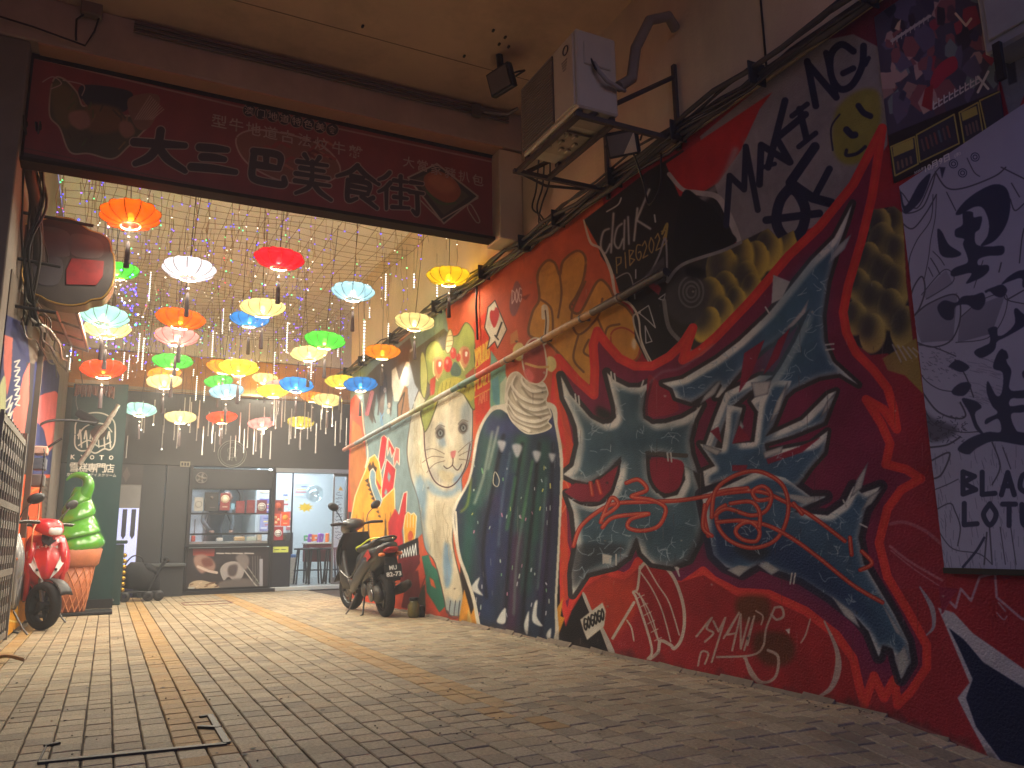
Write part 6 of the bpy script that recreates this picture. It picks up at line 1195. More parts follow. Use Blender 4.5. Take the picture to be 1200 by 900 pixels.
for z in (.18, -.1): MB().tube([(-.66+.35, .1, z), (-.3, .1, z)], .014, 6).build('bracket', M_dark, ls)
rs = thing('round_sign', 'round projecting sign cut by the left edge of the frame', 'sign', at(-4, 362, 7.2))
MB().lathe([(.001, -.03), (.19, -.03), (.2, -.015), (.2, .04), (.19, .055), (.001, .055)], axis='Y', seg=32).build('disc', mat('round_sign_face', (120, 104, 96), .4, var=.3, vs=5), rs); MB().tube([(.2*math.cos(t), -.03, .2*math.sin(t)) for t in np.linspace(0, 2*PI, 33)[:-1]], .008, 5, False, closed=True).build('rim', mat('round_rim', (190, 160, 150), .3, metal=.3), rs); MB().tube([(-.3, .02, 0), (-.18, .02, 0)], .015, 6).build('bracket', M_dark, rs)
# ---- ice cream shop board
def paint_kyoto():
    C = Canvas(40, 430, 170, 730, 4, (24, 62, 60)); P, L = C.P, C.L; CR_ = (206, 204, 190)
    q = [(88, 508), (89, 496), (96, 488), (106, 484), (118, 484), (128, 488), (134, 495), (135, 506), (134, 520), (129, 527), (122, 526), (112, 531), (104, 528), (94, 528), (88, 522)]
    L(q, 1.7, CR_, True, True)
    for k in range(6): L([(92+k*6.8, 514), (94+k*6.8, 504+k % 3), (95.5+k*6.8, 524)], 1.8, CR_)
    L([(91, 510), (100, 500), (112, 496), (124, 498), (131, 506)], 1.6, CR_); L([(92, 522), (104, 516), (116, 523), (130, 518)], 1.6, CR_); P([(106, 506), (116, 498), (126, 504), (120, 514), (110, 514)], (60, 46, 36), True)
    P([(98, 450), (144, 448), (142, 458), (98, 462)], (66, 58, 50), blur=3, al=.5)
    return C
YK = 12.3; kb = thing('shop_board', 'tall dark green board of the ice cream shop with cream lettering', 'sign', (-.24, YK, 0))
def KP(o): o.parent = kb; o.matrix_parent_inverse = Matrix.Translation((.24, -YK, 0)); return o
KP(plane_print(paint_kyoto(), 'kyoto_print', [(-.57, YK, .12), (.11, YK, .12), (.11, YK, 3.06), (-.57, YK, 3.02)], None, 'printed_face', 500, 1600, .22, rough=.35, wear=.2, bump=.03))
KP(MB().box((-.23, YK+.1, .06), (.70, .26, .12)).build('plinth', M_dark)); KP(MB().box((.02, YK-.01, .10), (.22, .03, .02)).build('base_bar', mat('chrome_bar', (200, 200, 190), .2, metal=.9)))
KP(MB().box((-.35, YK-.0, 3.06), (.42, .04, .05)).build('top_batten', mat('batten', (190, 170, 140), .6)))
M_kl = mat('cream_letters', (214, 212, 200), .4)
for i, ch in enumerate('KYOTO'): KP(lettering(ch, F(85.5+i*11.2, 535.5+.2*i, YK-.004), (1, 0, 0), (0, 0, 1), .062, M_kl, None, .055, .03))
for i, ch in enumerate('雪糕專門店'): KP(lettering(ch, F(87+i*10.4, 547.5+.3*i, YK-.004), (1, 0, 0), (0, 0, 1), .125, M_kl, None, .112, .012))
KP(lettering('京都ほんわかアイスクリーム', F(107.5, 556.5, YK-.004), (1, 0, 0), (0, 0, 1), .045, M_kl, None, .60, .01))
p = F(106, 492, 12.1); cy = thing('camera_housing', 'dark cylinder shaped wall lamp fixed on the green board', 'lamp', (p.x, 12.1, p.z))
MB().tube([(-.16, .05, .1), (.0, 0, .0), (.08, -.02, -.05)], [.055, .065, .05], 12).build('barrel', M_dark, cy); MB().tube(spline([(-.16, .06, .12), (-.2, .1, .3), (-.14, .14, .5), (-.18, .16, .7)]), .006, 4, False).build('wire', M_grey, cy)
p0, p1 = F(92, 545, 11.95), F(139, 474, 11.95); fd = thing('plastic_roll', 'crumpled clear plastic roll hanging diagonally across the green board', 'roll', tuple((p0+p1)/2))
c0 = (p0+p1)/2; n = 14; MB().tube([(p0-c0)+(p1-p0)*(i/n)+Vector((RQ.uniform(-.01, .01), RQ.uniform(-.02, .02), RQ.uniform(-.01, .01))) for i in range(n+1)], [.045+.018*math.sin(PI*(i+1)/(n+2))+RQ.uniform(-.01, .01) for i in range(n+1)], 9, True, .5).build('roll', mat('crumpled_plastic', (150, 142, 130), .4, var=.35, vs=25, bump=.6, bs=30), fd)
th = MB(); p = F(112, 452, 12.15)
for k in range(40): a = -.24+.012*k; th.tube([(a, RQ.uniform(-.04, .04), 0), (a+RQ.uniform(-.02, .02), RQ.uniform(-.05, .05), -.12+RQ.uniform(-.05, .03))], .012, 4)
tw = th.build('straw_fringe', mat('straw', (120, 78, 56), .9, var=.3, vs=30), label='brown straw fringe above the green shop board', cat='fringe'); tw.location = p
# ---- giant ice cream cone
ic = thing('ice_cream_model', 'giant green soft serve ice cream model in a waffle cone', 'model', (-.36, 11.3, 0))
MB().box((.0, .05, .02), (.95, .5, .04), bev=.008).build('base_board', M_dark, ic)
M_wf = mat('waffle', (186, 112, 74), .5, var=.12, vs=6, bump=.15)
wc = MB().lathe([(.0001, .04), (.165, .04), (.245, .60), (.0001, .60)], seg=32).build('cone', M_wf, ic)
for sgn in (1, -1):
    for k in range(16):
        a0 = 2*PI*k/16; MB().tube([((.167+.080*t)*math.cos(a0+sgn*t*1.1), (.167+.080*t)*math.sin(a0+sgn*t*1.1), .045+.55*t) for t in np.linspace(0, 1, 12)], .008, 4, False).build('waffle_ridge', mat('waffle_ridge', (200, 128, 86), .5), wc)
MB().lathe([(.0001, .57), (.25, .57), (.285, .60), (.315, .78), (.29, .80), (.0001, .80)], seg=32).build('cone_collar', M_wf, ic)
M_ice = mat('matcha_gloss', (74, 148, 30), .18, var=.12, vs=5, spec=.7, coat=.6, bump=.06, bs=25)
def swirl(u, v):
    th = 2*PI*u; z = .80+.74*v; R_s = (.27+.06*math.sin(PI*min(1, v*2.2+.15)))*(1-v**1.7*.72)
    f = (2*u+(v*.74)/.205-.1*math.sin(th)) % 1; b = math.sin(PI*f**.75)**.62
    r = R_s*(.80+.24*b); zz = z-.035*b*(1-v)
    return (r*math.cos(-th)+.03*v, r*math.sin(-th), zz)
MB().grid(swirl, 128, 130).build('swirl', M_ice, ic)
MB().tube(spline([(.03, 0, 1.36), (.07, -.02, 1.46), (.10, -.03, 1.56), (.07, -.03, 1.65), (-.02, -.03, 1.69), (-.10, -.03, 1.67), (-.15, -.03, 1.62)], n=6), [.125-.0031*i for i in range(37)], 16, True, .8, ridge=.25).build('swirl_tip', M_ice, ic)
# ================================================================ SCOOTERS
def scooter(lab, body, dark=False, front_plate=None, rear_plate=None, loc=(0, 0, 0), rz=0, steer=0, lean=0, accent=None, detail='front'):
    t = thing('motor_scooter', lab, 'scooter', loc, rz); t.rotation_euler = (lean, 0, rz)
    Mb = mat('scooter_paint_%d_%d_%d' % body, body, .28, var=.06, vs=3, spec=.6, coat=.5); Mk = mat('scooter_black_plastic', (34, 33, 34), .5, var=.15); Mt = mat('scooter_tyre', (26, 25, 26), .85, var=.2, vs=30, bump=.2); Ma = mat('scooter_alloy', (120, 120, 118), .35, metal=.8, var=.1); Ml = mat('scooter_lens', (214, 216, 214), .12, var=.05); Mc = mat('scooter_engine', (84, 82, 78), .55, metal=.6, var=.25, vs=15)
    R_ = .235
    def wheel(x, st):
        w = MB().lathe([(R_-.075, -.042), (R_-.04, -.052), (R_-.012, -.04), (R_, -.014), (R_, .014), (R_-.012, .04), (R_-.04, .052), (R_-.075, .042), (R_-.075, -.042)], (0, 0, 0), 'Y', 36).build('wheel', Mt, t); w.location = (x, 0, R_); w.rotation_euler = (0, 0, st)
        rm = MB().lathe([(R_-.072, -.036), (R_-.085, -.02), (R_-.085, .02), (R_-.072, .036)], (0, 0, 0), 'Y', 28).lathe([(.001, -.05), (.045, -.05), (.05, 0), (.045, .05), (.001, .05)], (0, 0, 0), 'Y', 14)
        for k in range(5): a = 2*PI*k/5; rm.box((.095*math.cos(a), 0, .095*math.sin(a)), (.12, .03, .028), Matrix.Rotation(-a, 3, 'Y'), .006)
        rm.build('rim', Mt if detail == 'front' and not dark else Ma, w)
        for k in range(28):
            a = 2*PI*k/28; MB
        MB().lathe([(.05, .045), (.085, .048), (.085, .052), (.05, .052)], (0, 0, 0), 'Y', 18).build('brake_disc', Ma, w)
    wheel(.62, steer); wheel(-.60, 0)
    # front assembly turns with the bars
    S = Matrix.Rotation(steer, 3, 'Z')
    def fr(o): 
        o.matrix_parent_inverse = Matrix.Identity(4); P0 = Vector((.50, 0, 0)); o.matrix_local = Matrix.Translation(P0) @ Matrix.Rotation(steer, 4, 'Z') @ Matrix.Translation(-P0); return o
    fn = MB()
    fn.grid(lambda u, v: (.62+(R_+.03)*math.cos(rad(25)+u*rad(130)), (v-.5)*.13*(1-.2*u), R_+(R_+.03)*math.sin(rad(25)+u*rad(130))-.012*abs(v-.5)*2), 14, 6)
    solidify(fr(fn.build('front_fender', Mk, t)), .008)
    for s in (-.075, .075): fr(MB().tube([(.62, s, R_), (.56, s*1.0, .46), (.50, s*.7, .62)], [.022, .026, .026], 8).build('fork', Ma if not dark else Mk, t))
    # front apron: a shell with a beak
    def apron(u, v):
        z = .93-.55*v; w = .11+.105*math.sin(PI*min(1, (v*.85+.10)))**.8; w *= (1-.62*max(0, v-.66)/.34); y = (u-.5)*2*w; x = .60-.16*(1-v)+.05*math.sin(PI*v)-.10*(abs(u-.5)*2)**2.4-.07*max(0, v-.75)/.25
        x += .035*max(0, 1-abs(u-.5)*7)*math.sin(PI*v); return (x, y, z)
    solidify(MB().grid(apron, 22, 18).build('front_apron', Mb, t), .012)
    MB().prism([(-.07, .0), (-.03, -.035), (0, -.06), (.03, -.035), (.07, 0), (.03, .006), (0, -.01), (-.03, .006)], (.02, 0, 0), (.565, 0, .88), (0, 1, 0), (0, 0, 1)).build('apron_vent', Mk, t)
    def onap(u, v, d=.012): p = Vector(apron(u, v)); return p+Vector((d, 0, 0))
    for s in (-1, 1):
        o_ = []
        for u, v in ((.5+.38*s, .22), (.5+.44*s, .30), (.5+.40*s, .46), (.5+.26*s, .66), (.5+.12*s, .80), (.5+.17*s, .62), (.5+.27*s, .42)): o_.append(onap(u, v, .014))
        lens = MB().add(o_+[Vector(p)+Vector((.014, 0, 0)) for p in o_], [tuple(range(7)), tuple(range(7, 14))[::-1]]+[(i, (i+1) % 7, (i+1) % 7+7, i+7) for i in range(7)]).build('marker_light', Ml, t)
        MB().lathe([(.001, 0), (.016, 0), (.016, .012), (.001, .014)], onap(.5+.36*s, .40, .028), 'X', 10).build('bulb_cup', mat('indicator_amber', (206, 110, 50), .3), lens); MB().lathe([(.001, 0), (.014, 0), (.014, .012), (.001, .014)], onap(.5+.20*s, .62, .028), 'X', 10).build('bulb_cup', Mk, lens)
    if front_plate:
        for i, ch in enumerate(front_plate):
            u = .5+.30*(i/(len(front_plate)-1)-.5)*2*.95; p = onap(u, .20+.02*abs(i-3.5)/3.5, .02); lettering(ch, p, (0, -1, 0) if False else (0, 1, 0), (0, 0, 1), .032 if ch != '-' else .006, mat('plate_white', (226, 226, 220), .4), t, .024, .04, 'plate_letter')
    MB().grid(lambda u, v: (lambda q: (q[0]-.045-.05*math.sin(PI*v)-.05*(1-abs(u-.5)*2), q[1]*.93, q[2]-.01))(apron(u, v)), 14, 12).build('inner_shield', Mk, t)
    # handlebar cowl
    cw = fr(MB().loft([(.34, 0, 1.02, .04, .03, 2.2), (.38, 0, 1.03, .12, .055, 2.2), (.45, 0, 1.03, .15, .075, 2.3), (.53, 0, 1.01, .135, .085, 2.4), (.59, 0, .985, .10, .075, 2.3), (.615, 0, .97, .05, .045, 2)], 20).build('handlebar_cowl', Mb, t))
    fr(MB().loft([(.56, 0, .985, .085, .056, 2.6), (.605, 0, .972, .075, .05, 2.5), (.625, 0, .965, .04, .03, 2.2)], 18).build('headlight', Ml, t)); fr(MB().loft([(.46, 0, .91, .05, .08, 2), (.50, 0, .86, .05, .12, 2)], 12).build('steering_stem', Mk, t))
    for s in (-1, 1):
        fr(MB().tube([(.42, s*.12, 1.03), (.39, s*.22, 1.045), (.35, s*.36, 1.04)], [.014, .018, .018], 8).build('grip', Mk, t)); fr(MB().tube([(.43, s*.16, 1.045), (.43, s*.26, 1.05), (.40, s*.35, 1.045)], .007, 5).build('brake_lever', Ma, t))
        fr(MB().tube(spline([(.42, s*.17, 1.05), (.43, s*.20, 1.14), (.41, s*.27, 1.22)]), .006, 5).build('mirror_stem', Mk, t))
        fr(MB().lathe([(.001, .012), (.035, .01), (.052, 0), (.03, -.016), (.001, -.02)], (.40, s*.30, 1.255), 'X', 16, rot=Matrix.Rotation(s*.35, 3, 'X') @ Matrix.Diagonal((1, 1.5, .95))).build('mirror', Mk, t))
    # floor, body, seat, tail
    for s in (-1, 1): MB().loft([(.86, .50, s*.13, .05, .03, 3), (.70, .46, s*.145, .09, .035, 3), (.52, .42, s*.15, .13, .035, 3), (.36, .34, s*.15, .18, .03, 3), (.28, .22, s*.15, .22, .026, 3)], 12, 'Z').build('leg_fairing', Mb if not dark else Mk, t)
    MB().box((.12, 0, .31), (.50, .30, .055), bev=.02).build('floorboard', Mk, t)
    for k in range(4): MB().box((.12, -.09+k*.06, .34), (.36, .014, .008), bev=.002).build('foot_rib', Mk, t)
    MB().loft([(-.02, 0, .46, .13, .17, 3), (-.10, 0, .50, .16, .21, 3), (-.28, 0, .54, .175, .21, 3), (-.50, 0, .60, .17, .18, 2.6), (-.72, 0, .68, .13, .12, 2.4), (-.90, 0, .77, .07, .045, 2.2)], 20).build('rear_body', Mb, t)
    for s in (-1, 1):
        MB().loft([(.46, s*.12, .36, .02, .07, 3), (.05, s*.155, .31, .024, .07, 3), (-.10, s*.168, .38, .02, .10, 3), (-.45, s*.165, .55, .02, .08, 2.5), (-.75, s*.10, .66, .015, .03, 2)], 10).build('side_panel', Mk if not accent else mat('scooter_side_grey', (70, 70, 68), .35, metal=.3), t)
        if accent: MB().prism([(-.30, .60), (-.58, .74), (-.66, .66), (-.40, .55)], (0, s*.006, 0), (0, s*.158, 0), (1, 0, 0), (0, 0, 1)).build('side_decal', mat('decal_red', (176, 40, 34), .4), t)
        if accent: MB().tube(spline([(.40, s*.20, .50), (.05, s*.19, .42), (-.20, s*.17, .56), (-.5, s*.165, .72)]), .007, 4, False).build('trim_line', Ma, t)
    MB().loft([(.02, 0, .715, .08, .025, 2.5), (-.06, 0, .73, .125, .045, 2.8), (-.25, 0, .745, .14, .05, 2.8), (-.40, 0, .755, .12, .055, 2.6), (-.55, 0, .795, .12, .055, 2.6), (-.74, 0, .815, .09, .045, 2.4), (-.80, 0, .815, .04, .02, 2)], 18).build('seat', mat('seat_vinyl', (36, 34, 34), .6, bump=.15), t)
    if accent: 
        for s in (-1, 1): MB().tube(spline([(0, s*.10, .72), (-.12, s*.145, .755), (-.35, s*.155, .79), (-.60, s*.14, .85), (-.78, s*.08, .86)]), .009, 6).build('seat_piping', mat('lime_trim', (196, 214, 40), .4), t)
    MB().tube(spline([(-.60, -.11, .80), (-.78, -.10, .85), (-.90, 0, .87), (-.78, .10, .85), (-.60, .11, .80)]), .012, 6).build('grab_rail', Mk, t)
    MB().loft([(-.86, 0, .72, .085, .04, 2.6), (-.925, 0, .73, .07, .03, 2.4)], 14).build('tail_light', mat('tail_red', (150, 22, 24), .2), t)
    for s in (-1, 1): MB().loft([(-.84, s*.10, .68, .035, .022, 2.3), (-.90, s*.10, .68, .025, .015, 2.2)], 10).build('indicator', mat('indicator_amber', ()), t)
    MB().box((-.88, 0, .52), (.03, .15, .26), Matrix.Rotation(rad(18), 3, 'Y'), .01).build('rear_fender', Mk, t)
    if rear_plate:
        pl = MB().box((-.915, 0, .50), (.008, .20, .15), Matrix.Rotation(rad(14), 3, 'Y'), .004).build('number_plate', mat('plate_black', (30, 30, 32), .4), t)
        for j, s_ in enumerate(rear_plate): lettering(s_, Vector((-.915, 0, .50))+Vector((.242, 0, .97))*(.036-.07*j)+Vector((-.97, 0, .242))*.006, (0, -1, 0), (.25, 0, 1), .05, mat('plate_white', ()), pl, .085 if j == 0 else .17, .03, 'plate_lettering')
    MB().loft([(-.25, .02, .30, .10, .09, 2.6), (-.42, .04, .29, .10, .11, 2.6), (-.62, .09, .25, .05, .10, 2.4), (-.72, .09, .24, .04, .06, 2.2)], 14).build('engine_case', Mc, t); MB().lathe([(.001, 0), (.07, 0), (.085, .015), (.07, .03), (.001, .035)], (-.30, .12, .29), 'Y', 18).build('fan_cover', Mc, t); MB().lathe([(.001, 0), (.06, 0), (.07, .015), (.06, .025), (.001, .03)], (-.58, .135, .24), 'Y', 18).build('clutch_cover', Ma, t)
    MB().loft([(-.28, -.15, .24, .025, .025, 2), (-.42, -.17, .24, .045, .045, 2), (-.70, -.18, .30, .055, .06, 2), (-.86, -.18, .34, .045, .05, 2), (-.88, -.18, .345, .02, .02, 2)], 14).build('exhaust', Mc, t)
    for s in (-1, 1):
        MB().tube([(-.60, s*.12, .30), (-.52, s*.12, .58)], .012, 6).build('shock_rod', Ma, t); MB().tube([(-.594+.074*i/60+.0, s*.12+.028*math.cos(i*.9), .33+.21*i/60+.0) if False else (-.592+.068*i/60+.026*math.sin(i*.9), s*.12+.026*math.cos(i*.9), .33+.22*i/60) for i in range(61)], .005, 4, False).build('shock_spring', Ma, t)
    MB().tube([(-.2, .10, .22), (-.26, .15, .02), (-.30, .19, .008)], .011, 6).tube([(-.2, -.10, .22), (-.26, -.15, .02)], .011, 6).build('centre_stand', Mk, t); MB().tube([(-.05, .14, .24), (-.02, .24, .06), (-.01, .28, .01)], .010, 6).build('side_stand', Ma, t)
    return t
# red scooter: nose to the camera
p = on(46, 741, 'Z', 0)
rz = rad(-82)
d = Vector((math.cos(rz), math.sin(rz), 0))
red = scooter('red scooter facing the camera beside the ice cream cone', (186, 28, 36), False, 'MK-94-41', None, Vector((p.x, p.y+.22, 0))-d*.62, rz, rad(30), 0)
# grey one cut by the frame edge
p = on(-22, 760, 'Z', 0); rz = rad(-88); d = Vector((math.cos(rz), math.sin(rz), 0))
scooter('silver grey scooter mostly hidden beyond the left edge of the frame', (120, 122, 124), False, None, None, Vector((p.x+.0, p.y+.25, 0))-d*.62, rz, rad(18), 0)
# black scooter against the mural
pr, pf = Vector((2.80, 8.72, 0)), Vector((2.76, 9.95, 0)); d = (pf-pr).normalized(); mid = (pr+pf)/2
blk = scooter('black scooter with lime seat piping parked against the mural', (38, 37, 38), True, None, ('MU', '82-73'), mid, math.atan2(d.y, d.x), rad(14), rad(-4), accent=True)
jar = thing('plant_jar', 'small olive jar on the ground behind the black scooter', 'jar', (3.02, 8.45, 0))
MB().lathe([(.0001, .0), (.05, .0), (.065, .03), (.065, .13), (.045, .16), (.045, .18), (.0001, .18)], seg=18).build('jar_body', mat('olive_glass', (104, 96, 56), .25), jar); MB().lathe([(.0001, .18), (.05, .18), (.05, .21), (.0001, .21)], seg=16).build('lid', M_dark, jar)
MB().box((.09, -.0, .06), (.06, .08, .12), bev=.01).build('handle_box', M_dark, jar)
# folded stroller in the corner by the lit board
sx = thing('folded_stroller', 'black folded stroller standing in the dark corner by the shop', 'stroller', (.50, 13.5, 0)); M_cl = mat('black_cloth', (28, 28, 30), .9, var=.3, vs=8, bump=.4, bs=12)
MB().loft([(-.26, 0, .34, .06, .14, 2.2), (-.16, 0, .38, .16, .20, 2.4), (.0, 0, .36, .19, .21, 2.4), (.14, 0, .30, .16, .17, 2.3), (.26, 0, .24, .06, .10, 2)], 16).build('seat_cloth', M_cl, sx)
MB().loft([(.02, 0, .50, .12, .05, 2.2), (.10, 0, .48, .15, .08, 2.2), (.2, 0, .42, .10, .06, 2.2)], 12).build('hood', M_cl, sx)
MB().tube(spline([(-.22, 0, .30), (-.24, 0, .52), (-.14, 0, .66), (-.02, 0, .64), (.02, 0, .52)]), .012, 6).build('handle', M_dark, sx)
for s in (-.15, .15): MB().tube([(.10, s, .16), (.24, s, .46), (.34, s, .62)], .018, 6).build('push_bar', M_cl, sx); MB().tube([(-.24, s, .14), (.26, s, .14)], .014, 6).build('frame_tube', M_dark, sx)
MB().box((.33, 0, .60), (.07, .32, .09), Matrix.Rotation(-.4, 3, 'Y'), .02).build('push_pad', M_cl, sx)
for x in (-.22, .1, .24):
    for s in (-.17, .17): MB().lathe([(.03, -.02), (.07, -.022), (.078, 0), (.07, .022), (.03, .02), (.03, -.02)], (x, s, .078), 'Y', 16).build('wheel', M_black, sx)
# ================================================================ SHOP DETAILS
def label_poster(px0, py0, px1, py1, col, lab, y=YS-.05, extras=(), grp=None, name='menu_sheet', th=.006):
    a, b = F(px0, py1, y), F(px1, py0, y); w, h = b.x-a.x, b.z-a.z; c = ((a.x+b.x)/2, y, a.z)
    t = thing(name, lab, 'poster', c, 0, grp); MB().box((0, 0, h/2), (w, th, h)).build('sheet', mat('sheet_%d_%d_%d' % col, col, .5, var=.08), t)
    for kind, u, v, s, cc in extras:
        q = (w*(u-.5), -th/2-.0015, h*v); M_ = mat('ink_%d_%d_%d' % cc, cc, .5)
        if kind == 'disc': MB().lathe([(.0001, 0), (s*w, 0), (s*w, .002), (.0001, .002)], q, 'Y', 20).build('printed_disc', M_, t)
        elif kind == 'ring': MB().tube([(q[0]+s*w*math.cos(a_), q[1], q[2]+s*w*math.sin(a_)) for a_ in np.linspace(0, 2*PI, 21)[:-1]], .004, 4, False, closed=True).build('printed_ring', M_, t)
        elif kind == 'bar': MB().box(q, (s*w, .002, .012)).build('printed_line', M_, t)
        elif kind == 'block': MB().box(q, (s*w, .002, s*w*.6)).build('printed_block', M_, t)
    return t
CRm = (214, 206, 184)
label_poster(227, 583, 238.5, 599, (150, 150, 146), 'framed grey notice leftmost above the serving window', extras=(('ring', .5, .5, .36, (60, 60, 60)),))
label_poster(239, 577, 256.5, 599, (34, 33, 34), 'tall black menu sheet above the serving window', extras=(('disc', .5, .72, .12, (90, 84, 80)), ('bar', .6, .2, .4, (110, 104, 100))))
label_poster(257.5, 578, 270, 598, (120, 34, 34), 'dark red sheet with a pale gold seal above the serving window', extras=(('disc', .5, .66, .44, CRm), ('ring', .5, .66, .32, (150, 110, 60)), ('bar', .5, .2, .5, CRm)))
label_poster(270.5, 590, 275, 597, (110, 160, 190), 'tiny light blue card beside the red sheets')
label_poster(276, 587, 287, 601, (116, 40, 44), 'plain maroon sheet, first of two above the window glass', extras=(('block', .5, .5, .5, (130, 60, 60)),))
label_poster(288.5, 586, 299, 601, (112, 36, 42), 'plain maroon sheet nearer the white round logo sheet', extras=(('block', .5, .5, .5, (128, 56, 58)),))
label_poster(300.5, 586, 313, 602, (104, 40, 46), 'maroon sheet with a white round logo above the window', extras=(('disc', .5, .5, .42, (200, 200, 196)), ('ring', .5, .5, .3, (90, 80, 80)), ('bar', .5, .5, .6, (60, 56, 56))))
label_poster(320.5, 586, 333, 602, (150, 60, 50), 'food picture sheet at the top of the door glass', YS-.0, (('disc', .4, .6, .3, (206, 100, 70)), ('block', .6, .3, .4, (90, 40, 34))))
label_poster(320, 602, 329, 616, (196, 76, 46), 'orange dotted food sheet on the door glass', YS-.004, (('disc', .3, .7, .2, (226, 190, 150)), ('disc', .7, .5, .2, (226, 190, 150)), ('disc', .4, .25, .2, (226, 190, 150))))
label_poster(329, 600, 339.5, 616.5, (222, 84, 34), 'bright orange sheet with a golden seal on the door glass', YS-.008, (('disc', .5, .6, .34, (240, 160, 60)), ('bar', .5, .2, .5, (240, 200, 150))))
label_poster(320, 617, 332, 633, (150, 40, 48), 'red sheet with white round logo low on the door glass', YS-.0, (('disc', .5, .5, .38, (220, 220, 216)), ('ring', .5, .5, .26, (110, 90, 90)), ('bar', .5, .5, .5, (90, 70, 70))))
label_poster(318.5, 640.5, 338, 647.5, (196, 206, 90), 'yellow green strip notice under the door posters', YS-.0, (('bar', .3, .5, .3, (40, 60, 40)), ('bar', .7, .5, .3, (40, 60, 40))))
# counter picture
def paint_counter():
    C = Canvas(210, 630, 320, 705, 6, (46, 40, 40)); P, L = C.P, C.L; R = random.Random(14)
    P([(226, 643), (252, 643), (251, 652), (226, 651)], (140, 52, 40)); P([(228, 652), (240, 650), (252, 660), (250, 670), (244, 668), (236, 672), (228, 662)], (150, 118, 104), True, 1); P([(236, 656), (246, 654), (250, 662), (240, 664)], (110, 62, 50), True, 1); L([(232, 664), (244, 669), (254, 671)], 3, (190, 172, 158))
    P([(258, 668), (264, 660), (276, 658), (286, 664), (284, 676), (276, 682), (268, 676), (262, 680)], (150, 144, 140), True); P([(268, 664), (278, 662), (276, 674), (268, 674)], (70, 60, 58), True, 1); P([(276, 654), (286, 648), (292, 656), (288, 668)], (120, 112, 108), True, 1)
    P([(222, 684), (236, 680), (256, 686), (262, 692), (240, 696), (224, 694)], (176, 158, 130), True); 
    for k in range(20): x, y = R.uniform(222, 262), R.uniform(682, 694); L([(x, y), (x+3, y-1)], 1.4, R.choice(((200, 180, 150), (120, 90, 60), (90, 60, 40))))
    P([(258, 682), (290, 678), (306, 688), (296, 694), (262, 692)], (96, 90, 86), True, 1); L([(286, 668), (300, 686), (306, 690)], 1.4, (170, 168, 160)); L([(290, 664), (304, 684)], 1, (150, 150, 140))
    for k in range(4): L([(296+k*3, 652), (296.5+k*3, 684)], 1, (96, 94, 92), False)
    for a, b in ((254, 262), (264, 270), (272, 284), (287, 297)): L([(a, 648.3), (b, 648.6)], 1.4, (196, 190, 184), False)
    P([(304, 655), (308, 655), (308, 688), (304, 688)], (150, 150, 156)); P([(220, 688), (228, 688), (228, 690), (220, 690)], (170, 170, 160))
    return C
cp = plane_print(paint_counter(), 'counter_print', [(1.22, YS-.08, .1), (2.52, YS-.08, .1), (2.52, YS-.08, .76), (1.22, YS-.08, .76)], None, 'counter_picture', 620, 330, .02, rough=.3, wear=.1, bump=.02)
tag(cp, 'dark photograph of sandwiches and noodles covering the counter front', 'picture')
# round logo on the fascia
lg = thing('round_logo', 'thin pale ring logo with a faint emblem on the dark fascia', 'logo', F(272, 532, YS-.012))
MB().tube([(.235*math.cos(a), 0, .235*math.sin(a)) for a in np.linspace(0, 2*PI, 49)[:-1]], .008, 5, False, closed=True).build('ring', mat('logo_pale', (128, 130, 118), .4), lg); MB().tube([(.20*math.cos(a), 0, .20*math.sin(a)) for a in np.linspace(0, 2*PI, 49)[:-1]], .004, 4, False, closed=True).build('inner_ring', mat('logo_pale', ()), lg)
for q in ([(-.08, .08), (0, .12), (.08, .08), (.06, 0), (-.06, 0), (-.08, .08)], [(-.05, -.02), (-.07, -.12)], [(.05, -.02), (.07, -.12)], [(0, .1), (0, -.12)], [(-.08, -.06), (.08, -.06)]): MB().tube([(a, 0, b) for a, b in q], .006, 4, False).build('emblem_line', mat('logo_pale', ()), lg)
t = thing('small_plate', 'small pale name plate low on the dark fascia', 'plate', F(217, 544, YS-.012)); MB().box((0, 0, 0), (.16, .012, .09), bev=.003).build('plate', mat('plate_pale', (150, 144, 120), .5), t)
for k in range(3): MB().box((-.045+.045*k, -.008, 0), (.03, .003, .05)).build('plate_mark', M_dark, t)
# white glowing board with dark hexagons
wb = thing('lit_board', 'tall softly glowing white board with three dark pointed shapes', 'light board', (.22, YS-.12, .48))
MB().box((0, .03, .66), (.44, .06, 1.32), bev=.01).build('board_case', M_grey, wb); MB().box((0, -.004, .66), (.41, .01, 1.28)).build('diffuser', emat('lit_board_glow', (176, 184, 232), .55), wb)
for k in (-1, 0, 1): MB().prism([(-.032, .40), (.032, .40), (.032, .92), (0, 1.0), (-.032, .92)] if False else [(-.034, .50), (0, .44), (.034, .50), (.034, .92), (-.034, .92)], (0, -.006, 0), (k*.13, -.011, 0)).build('dark_shape', mat('board_dark_shape', (40, 42, 60), .5), wb)
MB().box((0, -.012, 1.12), (.41, .006, .36)).build('upper_panel', mat('board_grey_upper', (120, 118, 116), .5), wb)
t = thing('notice_panel', 'dark poster with a faint diamond above the glowing board', 'panel', (.2, YS-.06, 1.82)); MB().box((0, .03, .15), (.5, .03, .34)).build('panel', mat('panel_brown', (52, 42, 40), .4), t); MB().prism([(0, .02), (.06, .15), (0, .28), (-.06, .15)], (0, -.004, 0), (0, .012, 0)).build('diamond', mat('panel_diamond', (84, 70, 64), .4), t)
